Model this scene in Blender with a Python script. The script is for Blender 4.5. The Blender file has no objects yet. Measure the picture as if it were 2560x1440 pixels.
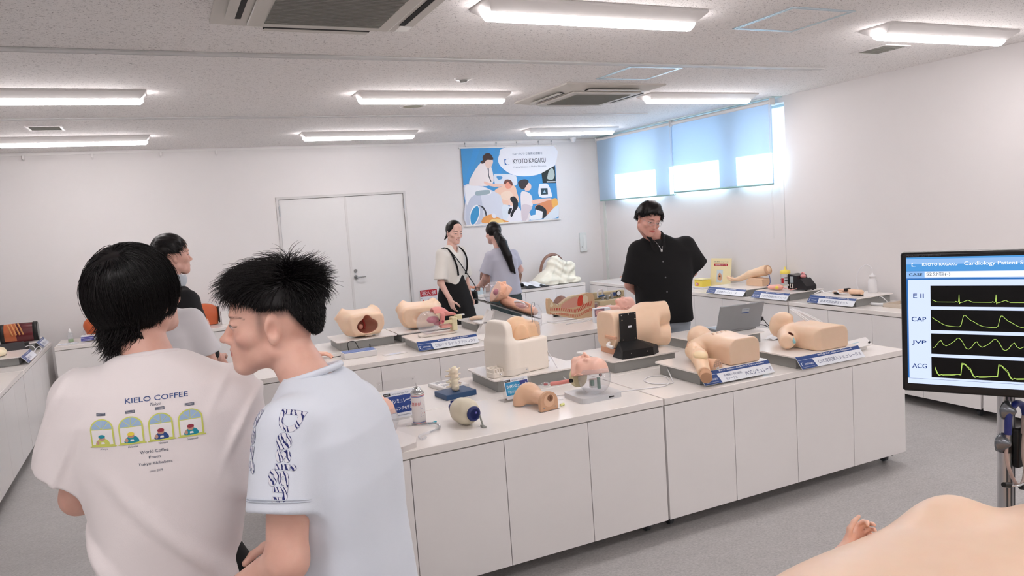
import bpy, bmesh, math, random
import numpy as np
from mathutils import Vector, Matrix, Euler
from mathutils.bvhtree import BVHTree
# ---------------------------------------------------------------- camera, world, exposure
SC = bpy.context.scene
COL = SC.collection
cd = bpy.data.cameras.new('camera'); cam = bpy.data.objects.new('camera', cd); COL.objects.link(cam)
SC.camera = cam
cd.sensor_width = 36.0; cd.lens = 1865.3 / 2560 * 36.0; cd.clip_start = 0.05; cd.clip_end = 200
def cam_matrix(yaw, pit, rol, H):
    cy, sy, cp, sp, cr, sr = math.cos(yaw), math.sin(yaw), math.cos(pit), math.sin(pit), math.cos(rol), math.sin(rol)
    fwd = Vector((sy*cp, cy*cp, sp)); right = Vector((cy, -sy, 0)); up = right.cross(fwd)
    r2 = cr*right + sr*up; u2 = -sr*right + cr*up
    m = Matrix((r2, u2, -fwd)).transposed().to_4x4(); m.translation = (0, 0, H)
    return m
cam.matrix_world = cam_matrix(0.435723, -0.100298, -0.069988, 1.725)
SC.view_settings.view_transform = 'Standard'; SC.view_settings.look = 'None'
SC.view_settings.gamma = 1.0; SC.view_settings.use_curve_mapping = False
SC.view_settings.exposure = 0.48
W = bpy.data.worlds.new('outdoors'); SC.world = W; W.use_nodes = True
bg = W.node_tree.nodes['Background']; bg.inputs[0].default_value = (0.60, 0.75, 1.0, 1); bg.inputs[1].default_value = 1.9
sl = bpy.data.lights.new('sun', 'SUN'); sl.energy = 42.0; sl.angle = 0.009; sl.color = (1.0, 0.97, 0.93)
sun = bpy.data.objects.new('sun', sl); COL.objects.link(sun)
sun.rotation_euler = Vector((-0.72, 0.10, -0.65)).to_track_quat('-Z', 'Y').to_euler(); sun.location = (9, 5, 6)
SC.cycles.max_bounces = 8; SC.cycles.transparent_max_bounces = 16; SC.cycles.caustics_reflective = False; SC.cycles.caustics_refractive = False
SC.cycles.sample_clamp_indirect = 6.0
T = 0.725; CEIL = 2.70; XL, XR, YB, YF = -1.72, 5.80, 9.27, -5.2
PI = math.pi
rnd = random.Random(7)
# ---------------------------------------------------------------- materials
MATS = {}
def lin(c):
    if isinstance(c, str):
        c = c.lstrip('#'); c = [int(c[i:i+2], 16)/255 for i in (0, 2, 4)]
        c = [v/12.92 if v <= .04045 else ((v+.055)/1.055)**2.4 for v in c]
    return (*c[:3], 1.0)
def mat(name, col='#cccccc', rough=.5, metal=0., trans=0., ior=1.45, emit=None, es=1., var=.04, vscale=14., bump=0., bscale=60., alpha=1., coat=0., sheen=0., spec=.5):
    if name in MATS: return MATS[name]
    m = bpy.data.materials.new(name); MATS[name] = m; m.use_nodes = True
    nt = m.node_tree; b = nt.nodes['Principled BSDF']; c = lin(col)
    b.inputs['Base Color'].default_value = c; b.inputs['Roughness'].default_value = rough; b.inputs['Metallic'].default_value = metal
    b.inputs['Transmission Weight'].default_value = trans; b.inputs['IOR'].default_value = ior; b.inputs['Alpha'].default_value = alpha
    b.inputs['Coat Weight'].default_value = coat; b.inputs['Sheen Weight'].default_value = sheen; b.inputs['Specular IOR Level'].default_value = spec
    if emit is not None:
        b.inputs['Emission Color'].default_value = lin(emit); b.inputs['Emission Strength'].default_value = es
    tc = None
    if var > 0 or bump > 0:
        tc = nt.nodes.new('ShaderNodeTexCoord')
    if var > 0:
        n = nt.nodes.new('ShaderNodeTexNoise'); n.inputs['Scale'].default_value = vscale; n.inputs['Detail'].default_value = 3
        nt.links.new(tc.outputs['Object'], n.inputs['Vector'])
        mx = nt.nodes.new('ShaderNodeMix'); mx.data_type = 'RGBA'
        mx.inputs['A'].default_value = (c[0]*(1-var), c[1]*(1-var), c[2]*(1-var), 1)
        mx.inputs['B'].default_value = (min(1, c[0]*(1+var)), min(1, c[1]*(1+var)), min(1, c[2]*(1+var)), 1)
        nt.links.new(n.outputs['Fac'], mx.inputs['Factor']); nt.links.new(mx.outputs['Result'], b.inputs['Base Color'])
    if bump > 0:
        n = nt.nodes.new('ShaderNodeTexNoise'); n.inputs['Scale'].default_value = bscale; n.inputs['Detail'].default_value = 4
        nt.links.new(tc.outputs['Object'], n.inputs['Vector'])
        bp = nt.nodes.new('ShaderNodeBump'); bp.inputs['Strength'].default_value = bump; bp.inputs['Distance'].default_value = .01
        nt.links.new(n.outputs['Fac'], bp.inputs['Height']); nt.links.new(bp.outputs['Normal'], b.inputs['Normal'])
    return m
def clearmat(name, col=(1, 1, 1), fac=.12, rough=.03, tint=.95, bump=0.):
    if name in MATS: return MATS[name]
    m = bpy.data.materials.new(name); MATS[name] = m; m.use_nodes = True; nt = m.node_tree
    for n in list(nt.nodes):
        if n.type == 'BSDF_PRINCIPLED': nt.nodes.remove(n)
    out = [n for n in nt.nodes if n.type == 'OUTPUT_MATERIAL'][0]
    t = nt.nodes.new('ShaderNodeBsdfTransparent'); t.inputs[0].default_value = (col[0]*tint, col[1]*tint, col[2]*tint, 1)
    g = nt.nodes.new('ShaderNodeBsdfGlossy'); g.inputs['Roughness'].default_value = rough
    d = nt.nodes.new('ShaderNodeBsdfDiffuse'); d.inputs[0].default_value = (*col, 1)
    lw = nt.nodes.new('ShaderNodeLayerWeight'); lw.inputs[0].default_value = .5
    pw = nt.nodes.new('ShaderNodeMath'); pw.operation = 'POWER'; pw.inputs[1].default_value = 4; nt.links.new(lw.outputs['Facing'], pw.inputs[0])
    f = nt.nodes.new('ShaderNodeMath'); f.operation = 'MULTIPLY_ADD'; f.inputs[1].default_value = .7; f.inputs[2].default_value = .04; nt.links.new(pw.outputs[0], f.inputs[0])
    m1 = nt.nodes.new('ShaderNodeMixShader'); m1.inputs[0].default_value = fac; m2 = nt.nodes.new('ShaderNodeMixShader')
    nt.links.new(t.outputs[0], m1.inputs[1]); nt.links.new(d.outputs[0], m1.inputs[2])
    nt.links.new(f.outputs[0], m2.inputs[0]); nt.links.new(m1.outputs[0], m2.inputs[1]); nt.links.new(g.outputs[0], m2.inputs[2])
    if bump > 0:
        tc = nt.nodes.new('ShaderNodeTexCoord'); n = nt.nodes.new('ShaderNodeTexNoise'); n.inputs['Scale'].default_value = 28; n.inputs['Detail'].default_value = 2; nt.links.new(tc.outputs['Object'], n.inputs['Vector'])
        bp = nt.nodes.new('ShaderNodeBump'); bp.inputs['Strength'].default_value = bump; bp.inputs['Distance'].default_value = .02; nt.links.new(n.outputs['Fac'], bp.inputs['Height'])
        for x in (g, lw): nt.links.new(bp.outputs['Normal'], x.inputs['Normal'])
    nt.links.new(m2.outputs[0], out.inputs[0]); return m
# ---------------------------------------------------------------- objects
def tag(o, label=None, cat=None, group=None, kind=None):
    if label: o['label'] = label
    if cat: o['category'] = cat
    if group: o['group'] = group
    if kind: o['kind'] = kind
    return o
def thing(name, label, cat, loc=(0, 0, 0), rz=0., group=None):
    o = bpy.data.objects.new(name, None); COL.objects.link(o); o.empty_display_size = .05
    o.location = loc; o.rotation_euler = (0, 0, rz); return tag(o, label, cat, group)
def obj(name, mesh, mats, parent=None, smooth=None, loc=None, rot=None, label=None):
    o = bpy.data.objects.new(name, mesh); COL.objects.link(o)
    if mats is not None:
        if not isinstance(mats, (list, tuple)): mats = [mats]
        if not mesh.materials:
            for m in mats: mesh.materials.append(m)
    if parent is not None: o.parent = parent
    if loc is not None: o.location = loc
    if rot is not None: o.rotation_euler = rot
    if smooth: mesh.shade_smooth()
    if label: o['label'] = label
    return o
def struct(o): o['kind'] = 'structure'; return o
def copy_tree(o, parent=None):
    c = o.copy(); COL.objects.link(c)
    if parent is not None: c.parent = parent; c.matrix_parent_inverse = o.matrix_parent_inverse
    for ch in list(o.children): copy_tree(ch, c)
    return c
def relabel(o, label, loc=None, rz=None, group=None):
    o['label'] = label
    if loc is not None: o.location = loc
    if rz is not None: o.rotation_euler = (0, 0, rz)
    if group: o['group'] = group
    return o
def TM(loc=(0, 0, 0), rot=(0, 0, 0)): return Matrix.Translation(loc) @ Euler(rot, 'XYZ').to_matrix().to_4x4()
class MB:
    """mesh builder: collects shapes, builds one mesh"""
    def __init__(s): s.v = []; s.f = []; s.m = []; s.sm = []; s.mi = 0
    def add(s, vs, fs, smooth=False, M=None):
        b = len(s.v)
        for v in vs: s.v.append(tuple(M @ Vector(v)) if M is not None else tuple(v))
        for f in fs: s.f.append([i+b for i in f]); s.m.append(s.mi); s.sm.append(smooth)
        return s
    def box(s, x0, x1, y0, y1, z0, z1, b=0., M=None, seg=2):
        if b <= 0:
            vs = [(x, y, z) for z in (z0, z1) for y in (y0, y1) for x in (x0, x1)]
            return s.add(vs, [(0, 2, 3, 1), (4, 5, 7, 6), (0, 1, 5, 4), (2, 6, 7, 3), (0, 4, 6, 2), (1, 3, 7, 5)], False, M)
        bm = bmesh.new(); bmesh.ops.create_cube(bm, size=1)
        for v in bm.verts: v.co = ((x0+x1)/2 + v.co.x*(x1-x0), (y0+y1)/2 + v.co.y*(y1-y0), (z0+z1)/2 + v.co.z*(z1-z0))
        bmesh.ops.bevel(bm, geom=bm.edges[:], offset=b, segments=seg, profile=.5, affect='EDGES', clamp_overlap=True)
        bm.normal_update(); fl = [max(abs(c) for c in f.normal) < .999 for f in bm.faces]; k = len(s.sm); s.bm(bm, True, M); s.sm[k:] = fl; return s
    def bm(s, bm, smooth=False, M=None):
        bm.verts.index_update(); s.add([v.co[:] for v in bm.verts], [[v.index for v in f.verts] for f in bm.faces], smooth, M); bm.free(); return s
    def prism(s, pts, z0, z1, M=None, smooth=False):
        n = len(pts); vs = [(p[0], p[1], z0) for p in pts] + [(p[0], p[1], z1) for p in pts]
        s.add(vs, [[i, (i+1) % n, n+(i+1) % n, n+i] for i in range(n)], smooth, M)
        return s.add(vs, [list(range(n))[::-1], list(range(n, 2*n))], False, M)
    def lathe(s, prof, n=24, M=None, smooth=True, cap=True, a0=0, a1=2*PI):
        full = abs(a1-a0-2*PI) < 1e-6; k = n if full else n+1; vs = []
        for r, z in prof:
            for i in range(k):
                a = a0+(a1-a0)*i/n; vs.append((r*math.cos(a), r*math.sin(a), z))
        fs = []
        for j in range(len(prof)-1):
            for i in range(n): fs.append([j*k+i, j*k+(i+1) % k, (j+1)*k+(i+1) % k, (j+1)*k+i])
        s.add(vs, fs, smooth, M)
        if cap and full:
            e = []
            if prof[0][0] > 1e-5: e.append(list(range(n))[::-1])
            if prof[-1][0] > 1e-5: e.append([(len(prof)-1)*k+i for i in range(n)])
            if e: s.add(vs, e, False, M)
        return s
    def cyl(s, p, q, r, r2=None, n=16, smooth=True, cap=True):
        p = Vector(p); q = Vector(q); d = q-p; L = d.length; M = Matrix.Translation(p) @ d.to_track_quat('Z', 'Y').to_matrix().to_4x4()
        return s.lathe([(r, 0), (r if r2 is None else r2, L)], n, M, smooth, cap)
    def tube(s, pts, r, n=8, closed=False, sub=0, M=None):
        P = [Vector(p) for p in pts]
        if sub: P = spline(P, sub, closed)
        m = len(P); R = r if isinstance(r, (list, tuple)) else [r]*m
        if len(R) != m: R = [R[0]+(R[-1]-R[0])*i/(m-1) for i in range(m)] if len(R) == 2 else [float(np.interp(i/(m-1), np.linspace(0, 1, len(R)), R)) for i in range(m)]
        up = Vector((0, 0, 1)); vs = []; prev = None
        for i in range(m):
            t = (P[(i+1) % m]-P[i-1]) if closed else (P[min(i+1, m-1)]-P[max(i-1, 0)])
            t = t.normalized() if t.length > 1e-9 else up
            if prev is None:
                a = up if abs(t.z) < .9 else Vector((1, 0, 0)); nx = a.cross(t).normalized()
            else:
                nx = (prev - t*prev.dot(t)); nx = nx.normalized() if nx.length > 1e-6 else prev
            prev = nx; ny = t.cross(nx)
            for k in range(n):
                a = 2*PI*k/n; vs.append(P[i]+(nx*math.cos(a)+ny*math.sin(a))*R[i])
        fs = []; e = m if closed else m-1
        for i in range(e):
            for k in range(n): fs.append([i*n+k, i*n+(k+1) % n, ((i+1) % m)*n+(k+1) % n, ((i+1) % m)*n+k])
        s.add(vs, fs, True, M)
        if not closed: s.add(vs, [list(range(n))[::-1], [(m-1)*n+k for k in range(n)]], False, M)
        return s
    def ball(s, c, r, n=16, M=None):
        r = r if isinstance(r, (list, tuple)) else (r, r, r); k = n//2
        MM = Matrix.Translation(c) @ Matrix.Diagonal((*r, 1)); MM = M @ MM if M is not None else MM
        return s.lathe([(max(math.sin(PI*j/k), 0), -math.cos(PI*j/k)) for j in range(k+1)], n, MM)
    def grid(s, fn, nu, nv, smooth=True, M=None, cu=False):
        vs = [fn(i/(nu-1) if not cu else i/nu, j/(nv-1)) for j in range(nv) for i in range(nu)]
        fs = [[j*nu+i, j*nu+(i+1) % nu, (j+1)*nu+(i+1) % nu, (j+1)*nu+i] for j in range(nv-1) for i in range(nu if cu else nu-1)]
        return s.add(vs, fs, smooth, M)
    def mesh(s, name='m', mats=None):
        me = bpy.data.meshes.new(name); me.from_pydata(s.v, [], s.f)
        me.polygons.foreach_set('material_index', s.m); me.polygons.foreach_set('use_smooth', s.sm)
        if mats:
            for m in mats: me.materials.append(m)
        me.update(); return me
    def obj(s, name, mats, parent=None, **k):
        sharp = k.pop('sharp', None)
        me = s.mesh(name)
        if sharp: me.set_sharp_from_angle(angle=sharp)
        return obj(name, me, mats, parent, **k)
def spline(P, sub, closed=False):
    out = []; n = len(P); rng = n if closed else n-1
    for i in range(rng):
        if closed: a, b, c, d = P[i-1], P[i], P[(i+1) % n], P[(i+2) % n]
        else: a, b, c, d = P[max(i-1, 0)], P[i], P[i+1], P[min(i+2, n-1)]
        for k in range(sub):
            t = k/sub; out.append(.5*((2*b)+(c-a)*t+(2*a-5*b+4*c-d)*t*t+(3*b-a-3*c+d)*t**3))
    if not closed: out.append(P[-1])
    return out
TXT = {}
def text_mesh(s, off=0.):
    k = (s, off)
    if k not in TXT:
        cu = bpy.data.curves.new('t', 'FONT'); cu.body = s; cu.offset = off; cu.resolution_u = 3; cu.size = 1
        o = bpy.data.objects.new('t', cu); COL.objects.link(o); bpy.context.view_layer.update()
        dg = bpy.context.evaluated_depsgraph_get(); me = bpy.data.meshes.new_from_object(o.evaluated_get(dg))
        vs = [v.co[:] for v in me.vertices]; fs = [list(p.vertices) for p in me.polygons]
        bpy.data.objects.remove(o); bpy.data.curves.remove(cu); bpy.data.meshes.remove(me); TXT[k] = (vs, fs)
    return TXT[k]
def put_text(mb, s, x, y, h, w=None, M=None, z=0., off=0., align='L', shear=0.):
    """letters flat in the xy plane; x,y = lower left of the text, h = cap height, w = full width"""
    vs, fs = text_mesh(s, 0. if any('\u4e00' <= c <= '\u9fff' for c in s) else off)
    if not vs: return mb
    x0 = min(v[0] for v in vs); x1 = max(v[0] for v in vs); y0 = min(v[1] for v in vs); y1 = max(v[1] for v in vs)
    ky = h/(y1-y0); kx = w/(x1-x0) if w else ky; ww = (x1-x0)*kx
    if align == 'C': x -= ww/2
    if align == 'R': x -= ww
    return mb.add([(x+(v[0]-x0)*kx+shear*(v[1]-y0)*ky, y+(v[1]-y0)*ky, z) for v in vs], fs, False, M)
def poly(mb, pts, z=0., M=None, sub=0):
    P = [Vector((p[0], p[1], 0)) for p in pts]
    if sub: P = spline(P, sub, True)
    from mathutils.geometry import tessellate_polygon
    return mb.add([(p.x, p.y, z) for p in P], [list(t) for t in tessellate_polygon([P])], False, M)
def oval(cx, cy, rx, ry, n=20, a0=0, a1=2*PI, rot=0):
    c, s_ = math.cos(rot), math.sin(rot)
    return [(cx+rx*math.cos(a)*c-ry*math.sin(a)*s_, cy+rx*math.cos(a)*s_+ry*math.sin(a)*c) for a in [a0+(a1-a0)*i/n for i in range(n if abs(a1-a0-2*PI) < 1e-6 else n+1)]]
def line(mb, pts, w, z=0., M=None):
    for p, q in zip(pts[:-1], pts[1:]):
        d = Vector((q[0]-p[0], q[1]-p[1])); L = d.length
        if L < 1e-7: continue
        n = Vector((-d.y, d.x))/L*w/2; e = d/L*w*.35
        mb.add([(p[0]+n.x-e.x, p[1]+n.y-e.y, z), (p[0]-n.x-e.x, p[1]-n.y-e.y, z), (q[0]-n.x+e.x, q[1]-n.y+e.y, z), (q[0]+n.x+e.x, q[1]+n.y+e.y, z)], [(0, 1, 2, 3)], False, M)
    return mb
# ---------------------------------------------------------------- implicit surfaces -> mesh
F4 = np.float32
def A3(v): return np.array(v, F4)
def rotm(rx=0, ry=0, rz=0): return np.array(Euler((rx, ry, rz), 'XYZ').to_matrix(), F4)
def sE(c, r, R=None):
    c = A3(c); r = A3(r if hasattr(r, '__len__') else (r, r, r))
    def f(P):
        q = P-c
        if R is not None: q = q@R
        k0 = np.sqrt(((q/r)**2).sum(1)); k1 = np.sqrt(((q/(r*r))**2).sum(1))+1e-9
        return k0*(k0-1)/k1
    return f
def sC(a, b, r1, r2=None):
    a = A3(a); b = A3(b); r2 = r1 if r2 is None else r2; d = b-a; L = max(float(d@d), 1e-12)
    def f(P):
        t = np.clip((P-a)@d/L, 0, 1); return np.sqrt(((P-a-t[:, None]*d)**2).sum(1))-(r1+(r2-r1)*t)
    return f
def sB(c, h, r=0., R=None):
    c = A3(c); h = A3(h)-r
    def f(P):
        q = P-c
        if R is not None: q = q@R
        q = np.abs(q)-h; return np.sqrt((np.maximum(q, 0)**2).sum(1))+np.minimum(q.max(1), 0)-r
    return f
def sPl(n, p):
    n = A3(n); n = n/np.linalg.norm(n); d = float(A3(p)@n); return lambda P: P@n-d      # solid where below the plane
def smin(a, b, k):
    if k <= 0: return np.minimum(a, b)
    h = np.maximum(k-np.abs(a-b), 0)/k; return np.minimum(a, b)-h*h*k*.25
def sU(k, *fs):
    def f(P):
        v = fs[0](P)
        for g in fs[1:]: v = smin(v, g(P), k)
        return v
    return f
def sS(k, a, *bs):
    def f(P):
        v = a(P)
        for b in bs: v = -smin(-v, b(P), k)
        return v
    return f
def sI(k, a, *bs):
    def f(P):
        v = a(P)
        for b in bs: v = -smin(-v, -b(P), k)
        return v
    return f
def sL(f, loc=(0, 0, 0), R=None, s=1.):
    loc = A3(loc)
    def g(P):
        q = P-loc
        if R is not None: q = q@R
        return f(q/F4(s))*F4(s)
    return g
def sO(f, o): return lambda P: f(P)-o
def sW(f, amp, freq, seed=0, aniso=(1, 1, 1)):
    rs = np.random.RandomState(seed); K = rs.normal(size=(7, 3)).astype(F4)*A3(aniso); K *= freq/np.linalg.norm(K, axis=1, keepdims=True).mean(); ph = rs.uniform(0, 6.28, 7).astype(F4)
    def g(P): return f(P)+F4(amp)*np.sin(P@K.T+ph+1.3*np.sin(P@K[::-1].T*.6)).sum(1)/3
    return g
def nets(f, lo, hi, h, matf=None, smooth=2, colf=None):
    lo = np.array(lo, F4); hi = np.array(hi, F4); B = 4
    nb = np.maximum(np.ceil((hi-lo)/(h*B)).astype(int), 1); n = nb*B+1
    cs = [lo[i]+(np.arange(nb[i])+.5)*h*B for i in range(3)]
    Pc = np.stack(np.meshgrid(*cs, indexing='ij'), -1).reshape(-1, 3).astype(F4); vc = f(Pc)
    act = np.abs(vc) < h*B*1.35
    V = np.repeat(np.repeat(np.repeat(np.where(vc < 0, -1, 1).astype(F4).reshape(nb), B, 0), B, 1), B, 2)
    V = np.pad(V, ((0, 1),)*3, mode='edge')
    idx = np.stack(np.unravel_index(np.nonzero(act)[0], nb), 1)*B
    o = np.stack(np.meshgrid(*[np.arange(B+1)]*3, indexing='ij'), -1).reshape(-1, 3)
    step = 20000
    for s0 in range(0, len(idx), step):
        I = (idx[s0:s0+step, None, :]+o[None]).reshape(-1, 3); V[I[:, 0], I[:, 1], I[:, 2]] = f(lo+I.astype(F4)*F4(h))
    V[0] = V[-1] = 1; V[:, 0] = V[:, -1] = 1; V[:, :, 0] = V[:, :, -1] = 1
    S = V < 0; n = np.array(V.shape)-1
    c = sum(S[i:n[0]+i, j:n[1]+j, k:n[2]+k].astype(np.int8) for i in (0, 1) for j in (0, 1) for k in (0, 1))
    C = np.argwhere((c > 0) & (c < 8)); vid = -np.ones(n, np.int64); vid[C[:, 0], C[:, 1], C[:, 2]] = np.arange(len(C))
    acc = np.zeros((len(C), 3)); cnt = np.zeros(len(C))
    for ax in range(3):
        for a in (0, 1):
            for b in (0, 1):
                p = C.copy(); o1 = [x for x in range(3) if x != ax]; p[:, o1[0]] += a; p[:, o1[1]] += b; q = p.copy(); q[:, ax] += 1
                va = V[p[:, 0], p[:, 1], p[:, 2]]; vb = V[q[:, 0], q[:, 1], q[:, 2]]; m = (va < 0) != (vb < 0)
                t = np.where(m, va/np.where(m, va-vb, 1), 0); w = p.astype(float); w[:, ax] += t
                acc[m] += w[m]; cnt[m] += 1
    X = lo+acc/cnt[:, None]*h
    F = []
    for ax in range(3):
        o1 = [x for x in range(3) if x != ax]
        sl0 = [slice(1, -1)]*3; sl0[ax] = slice(0, -1); sl1 = list(sl0); sl1[ax] = slice(1, None)
        a = S[tuple(sl0)]; b = S[tuple(sl1)]; e = np.argwhere(a != b); off = np.array([1, 1, 1]); off[ax] = 0; fl = a[e[:, 0], e[:, 1], e[:, 2]]; e = e+off
        def g(du, dv):
            q = e.copy(); q[:, o1[0]] -= du; q[:, o1[1]] -= dv; return vid[q[:, 0], q[:, 1], q[:, 2]]
        Q = np.stack([g(1, 1), g(0, 1), g(0, 0), g(1, 0)], 1)
        flip = fl if ax != 1 else ~fl
        Q[~flip] = Q[~flip][:, ::-1]; F.append(Q)
    F = np.concatenate(F); F = F[(F >= 0).all(1)]
    for _ in range(smooth):                       # light relaxation, then pull back on the surface
        s_ = np.zeros_like(X); k = np.zeros(len(X))
        for i in range(4):
            np.add.at(s_, F[:, i], X[F[:, i-1]]+X[F[:, (i+1) % 4]]); np.add.at(k, F[:, i], 2)
        X = X*.5+.5*s_/np.maximum(k, 1)[:, None]
    me = bpy.data.meshes.new('shape'); me.vertices.add(len(X)); me.vertices.foreach_set('co', X.astype(F4).ravel())
    me.loops.add(len(F)*4); me.loops.foreach_set('vertex_index', F.ravel().astype(np.int32))
    me.polygons.add(len(F)); me.polygons.foreach_set('loop_start', np.arange(len(F), dtype=np.int32)*4)
    if matf is not None: me.polygons.foreach_set('material_index', matf(X[F].mean(1).astype(F4)).astype(np.int32))
    if colf is not None:
        at = me.color_attributes.new('tint', 'FLOAT_COLOR', 'POINT'); at.data.foreach_set('color', np.concatenate([colf(X.astype(F4)), np.ones((len(X), 1))], 1).astype(F4).ravel())
    me.update(calc_edges=True); me.validate(); me.shade_smooth(); return me
def bvh_of(o):
    me = o.data; M = o.matrix_world if o.parent is None else o.parent.matrix_world @ o.matrix_local
    return BVHTree.FromPolygons([M @ v.co for v in me.vertices], [list(p.vertices) for p in me.polygons])
def drape(mb, bv, M, d, cut=.012, off=.0009):
    """lay flat artwork (mb, xy plane placed by M) onto a surface along direction d"""
    me = mb.mesh('print'); bm = bmesh.new(); bm.from_mesh(me); bmesh.ops.triangulate(bm, faces=bm.faces[:])
    for _ in range(7):
        es = [e for e in bm.edges if e.calc_length() > cut]
        if not es: break
        bmesh.ops.subdivide_edges(bm, edges=es, cuts=1, use_grid_fill=False); bmesh.ops.triangulate(bm, faces=[f for f in bm.faces if len(f.verts) > 3])
    d = Vector(d).normalized(); bad = []
    for v in bm.verts:
        zl = v.co.z; p = M @ Vector((v.co.x, v.co.y, 0)); h = bv.ray_cast(p-d*.6, d, 1.4)
        if h[0] is None: bad.append(v)
        else:
            v.co = h[0]-d*(off+zl)
    bmesh.ops.delete(bm, geom=bad, context='VERTS'); bm.to_mesh(me); bm.free(); return me
# ================================================================ the room
M_wall = mat('wall_paint', '#e9e6e5', .85, var=.012, vscale=3, bump=.05, bscale=300)
M_white = mat('white_laminate', '#f5f2f0', .32, var=.01, vscale=5)
M_door = mat('door_paint', '#e6e5e4', .55, var=.01)
M_top = mat('worktop_laminate', '#f6f1ec', .16, var=.012, vscale=6)
M_metal = mat('brushed_steel', '#a9abad', .3, 1., var=.05)
M_chrome = mat('chrome', '#d0d2d4', .12, 1., var=0)
M_plw = mat('white_plastic', '#eceae8', .4, var=.01)
M_grey = mat('grey_panel', '#90918f', .5, var=.03)
M_blk = mat('black_plastic', '#0a0a0b', .4, var=.03)
M_dark = mat('dark_recess', '#1d1d1e', .8, var=.03)
def ceiling_mat():
    m = mat('rockwool_ceiling', '#d6d1cf', .95, var=0); nt = m.node_tree; b = nt.nodes['Principled BSDF']
    tc = nt.nodes.new('ShaderNodeTexCoord'); mp = nt.nodes.new('ShaderNodeMapping'); mp.inputs['Scale'].default_value = (62, 120, 60)
    n = nt.nodes.new('ShaderNodeTexNoise'); n.inputs['Scale'].default_value = 1; n.inputs['Detail'].default_value = 3; n.inputs['Roughness'].default_value = .65; n.inputs['Distortion'].default_value = 1.6
    r = nt.nodes.new('ShaderNodeValToRGB'); r.color_ramp.elements[0].position = .355; r.color_ramp.elements[0].color = (.30, .28, .28, 1); r.color_ramp.elements[1].position = .415; r.color_ramp.elements[1].color = lin('#f6f3f1')
    nt.links.new(tc.outputs['Object'], mp.inputs[0]); nt.links.new(mp.outputs[0], n.inputs['Vector']); nt.links.new(n.outputs['Fac'], r.inputs[0]); nt.links.new(r.outputs[0], b.inputs['Base Color'])
    bp = nt.nodes.new('ShaderNodeBump'); bp.inputs['Strength'].default_value = .25; bp.inputs['Distance'].default_value = .003
    nt.links.new(n.outputs['Fac'], bp.inputs['Height']); nt.links.new(bp.outputs['Normal'], b.inputs['Normal']); return m
def floor_mat():
    m = mat('mottled_vinyl', '#a2a09f', .38, var=0); nt = m.node_tree; b = nt.nodes['Principled BSDF']
    tc = nt.nodes.new('ShaderNodeTexCoord'); mp = nt.nodes.new('ShaderNodeMapping'); mp.inputs['Scale'].default_value = (1, 1.6, 1); mp.inputs['Rotation'].default_value = (0, 0, .2)
    nt.links.new(tc.outputs['Object'], mp.inputs[0]); last = None
    for sc, a, c, f in ((7, '#9f9d9c', '#b9b7b6', 1.), (70, '#8b8a8a', '#cfcdcb', .60)):
        n = nt.nodes.new('ShaderNodeTexNoise'); n.inputs['Scale'].default_value = sc; n.inputs['Detail'].default_value = 6; n.inputs['Roughness'].default_value = .7; n.inputs['Distortion'].default_value = .6
        nt.links.new(mp.outputs[0], n.inputs['Vector']); r = nt.nodes.new('ShaderNodeValToRGB')
        r.color_ramp.elements[0].position = .3; r.color_ramp.elements[0].color = lin(a); r.color_ramp.elements[1].position = .7; r.color_ramp.elements[1].color = lin(c); nt.links.new(n.outputs['Fac'], r.inputs[0])
        if last is None: last = r.outputs[0]
        else:
            mx = nt.nodes.new('ShaderNodeMix'); mx.data_type = 'RGBA'; mx.inputs[0].default_value = f; nt.links.new(last, mx.inputs['A']); nt.links.new(r.outputs[0], mx.inputs['B']); last = mx.outputs['Result']
    nt.links.new(last, b.inputs['Base Color']); return m
M_ceil = ceiling_mat()
struct(MB().box(XL-.2, XR+.2, YF-.2, YB+.2, -.1, 0).obj('floor', floor_mat()))
struct(MB().box(XL-.2, XR+.2, YF-.2, YB+.2, CEIL, CEIL+.15).obj('ceiling', M_ceil))
struct(MB().box(XL-.2, XL, YF, YB, 0, CEIL).obj('wall_left', M_wall))
struct(MB().box(XL-.2, XR+.2, YF-.2, YF, 0, CEIL).obj('wall_front', M_wall))
# back wall with the doorway
DX0, DX1, DZ = 1.30, 2.905, 2.10
struct(MB().box(XL-.2, DX0, YB, YB+.2, 0, CEIL).box(DX1, XR+.2, YB, YB+.2, 0, CEIL).box(DX0, DX1, YB, YB+.2, DZ, CEIL).obj('wall_back', M_wall))
# right wall with three high openings
WZ0, WZ1 = 1.90, 2.64; OPN = [(8.66, 7.66), (7.46, 6.50), (6.30, 5.70)]
w = MB().box(XR, XR+.22, YF, YB, 0, WZ0).box(XR, XR+.22, YF, YB, WZ1, CEIL)
e = [YB]+[v for o in OPN for v in o]+[YF]
for i in range(0, len(e), 2): w.box(XR, XR+.22, e[i+1], e[i], WZ0, WZ1)
struct(w.obj('wall_right', M_wall))
M_alu = mat('window_aluminium', '#c9dcdd', .35, .3, var=.02)
glass = clearmat('window_glass', (.93, .98, 1), .01, .01, .98)
for i, (a, b) in enumerate(OPN):
    f = MB(); X0, X1 = XR+.12, XR+.16
    for y0, y1, z0, z1 in ((b, a, WZ0, WZ0+.025), (b, a, WZ1-.025, WZ1), (b, b+.025, WZ0, WZ1), (a-.025, a, WZ0, WZ1)): f.box(X0, X1, y0, y1, z0, z1)
    f.box(XR+.02, XR+.12, b, a, WZ0-.012, WZ0+.004).box(XR+.06, XR+.215, b, b+.04, WZ0, WZ1)  # sill, plus a thick jamb added to block the sun beam past the blind
    o = struct(f.obj('window_%d' % (i+1), M_alu)); g = MB().box(XR+.137, XR+.142, b+.02, a-.02, WZ0+.02, WZ1-.02).obj('glass', glass, o)
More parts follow.
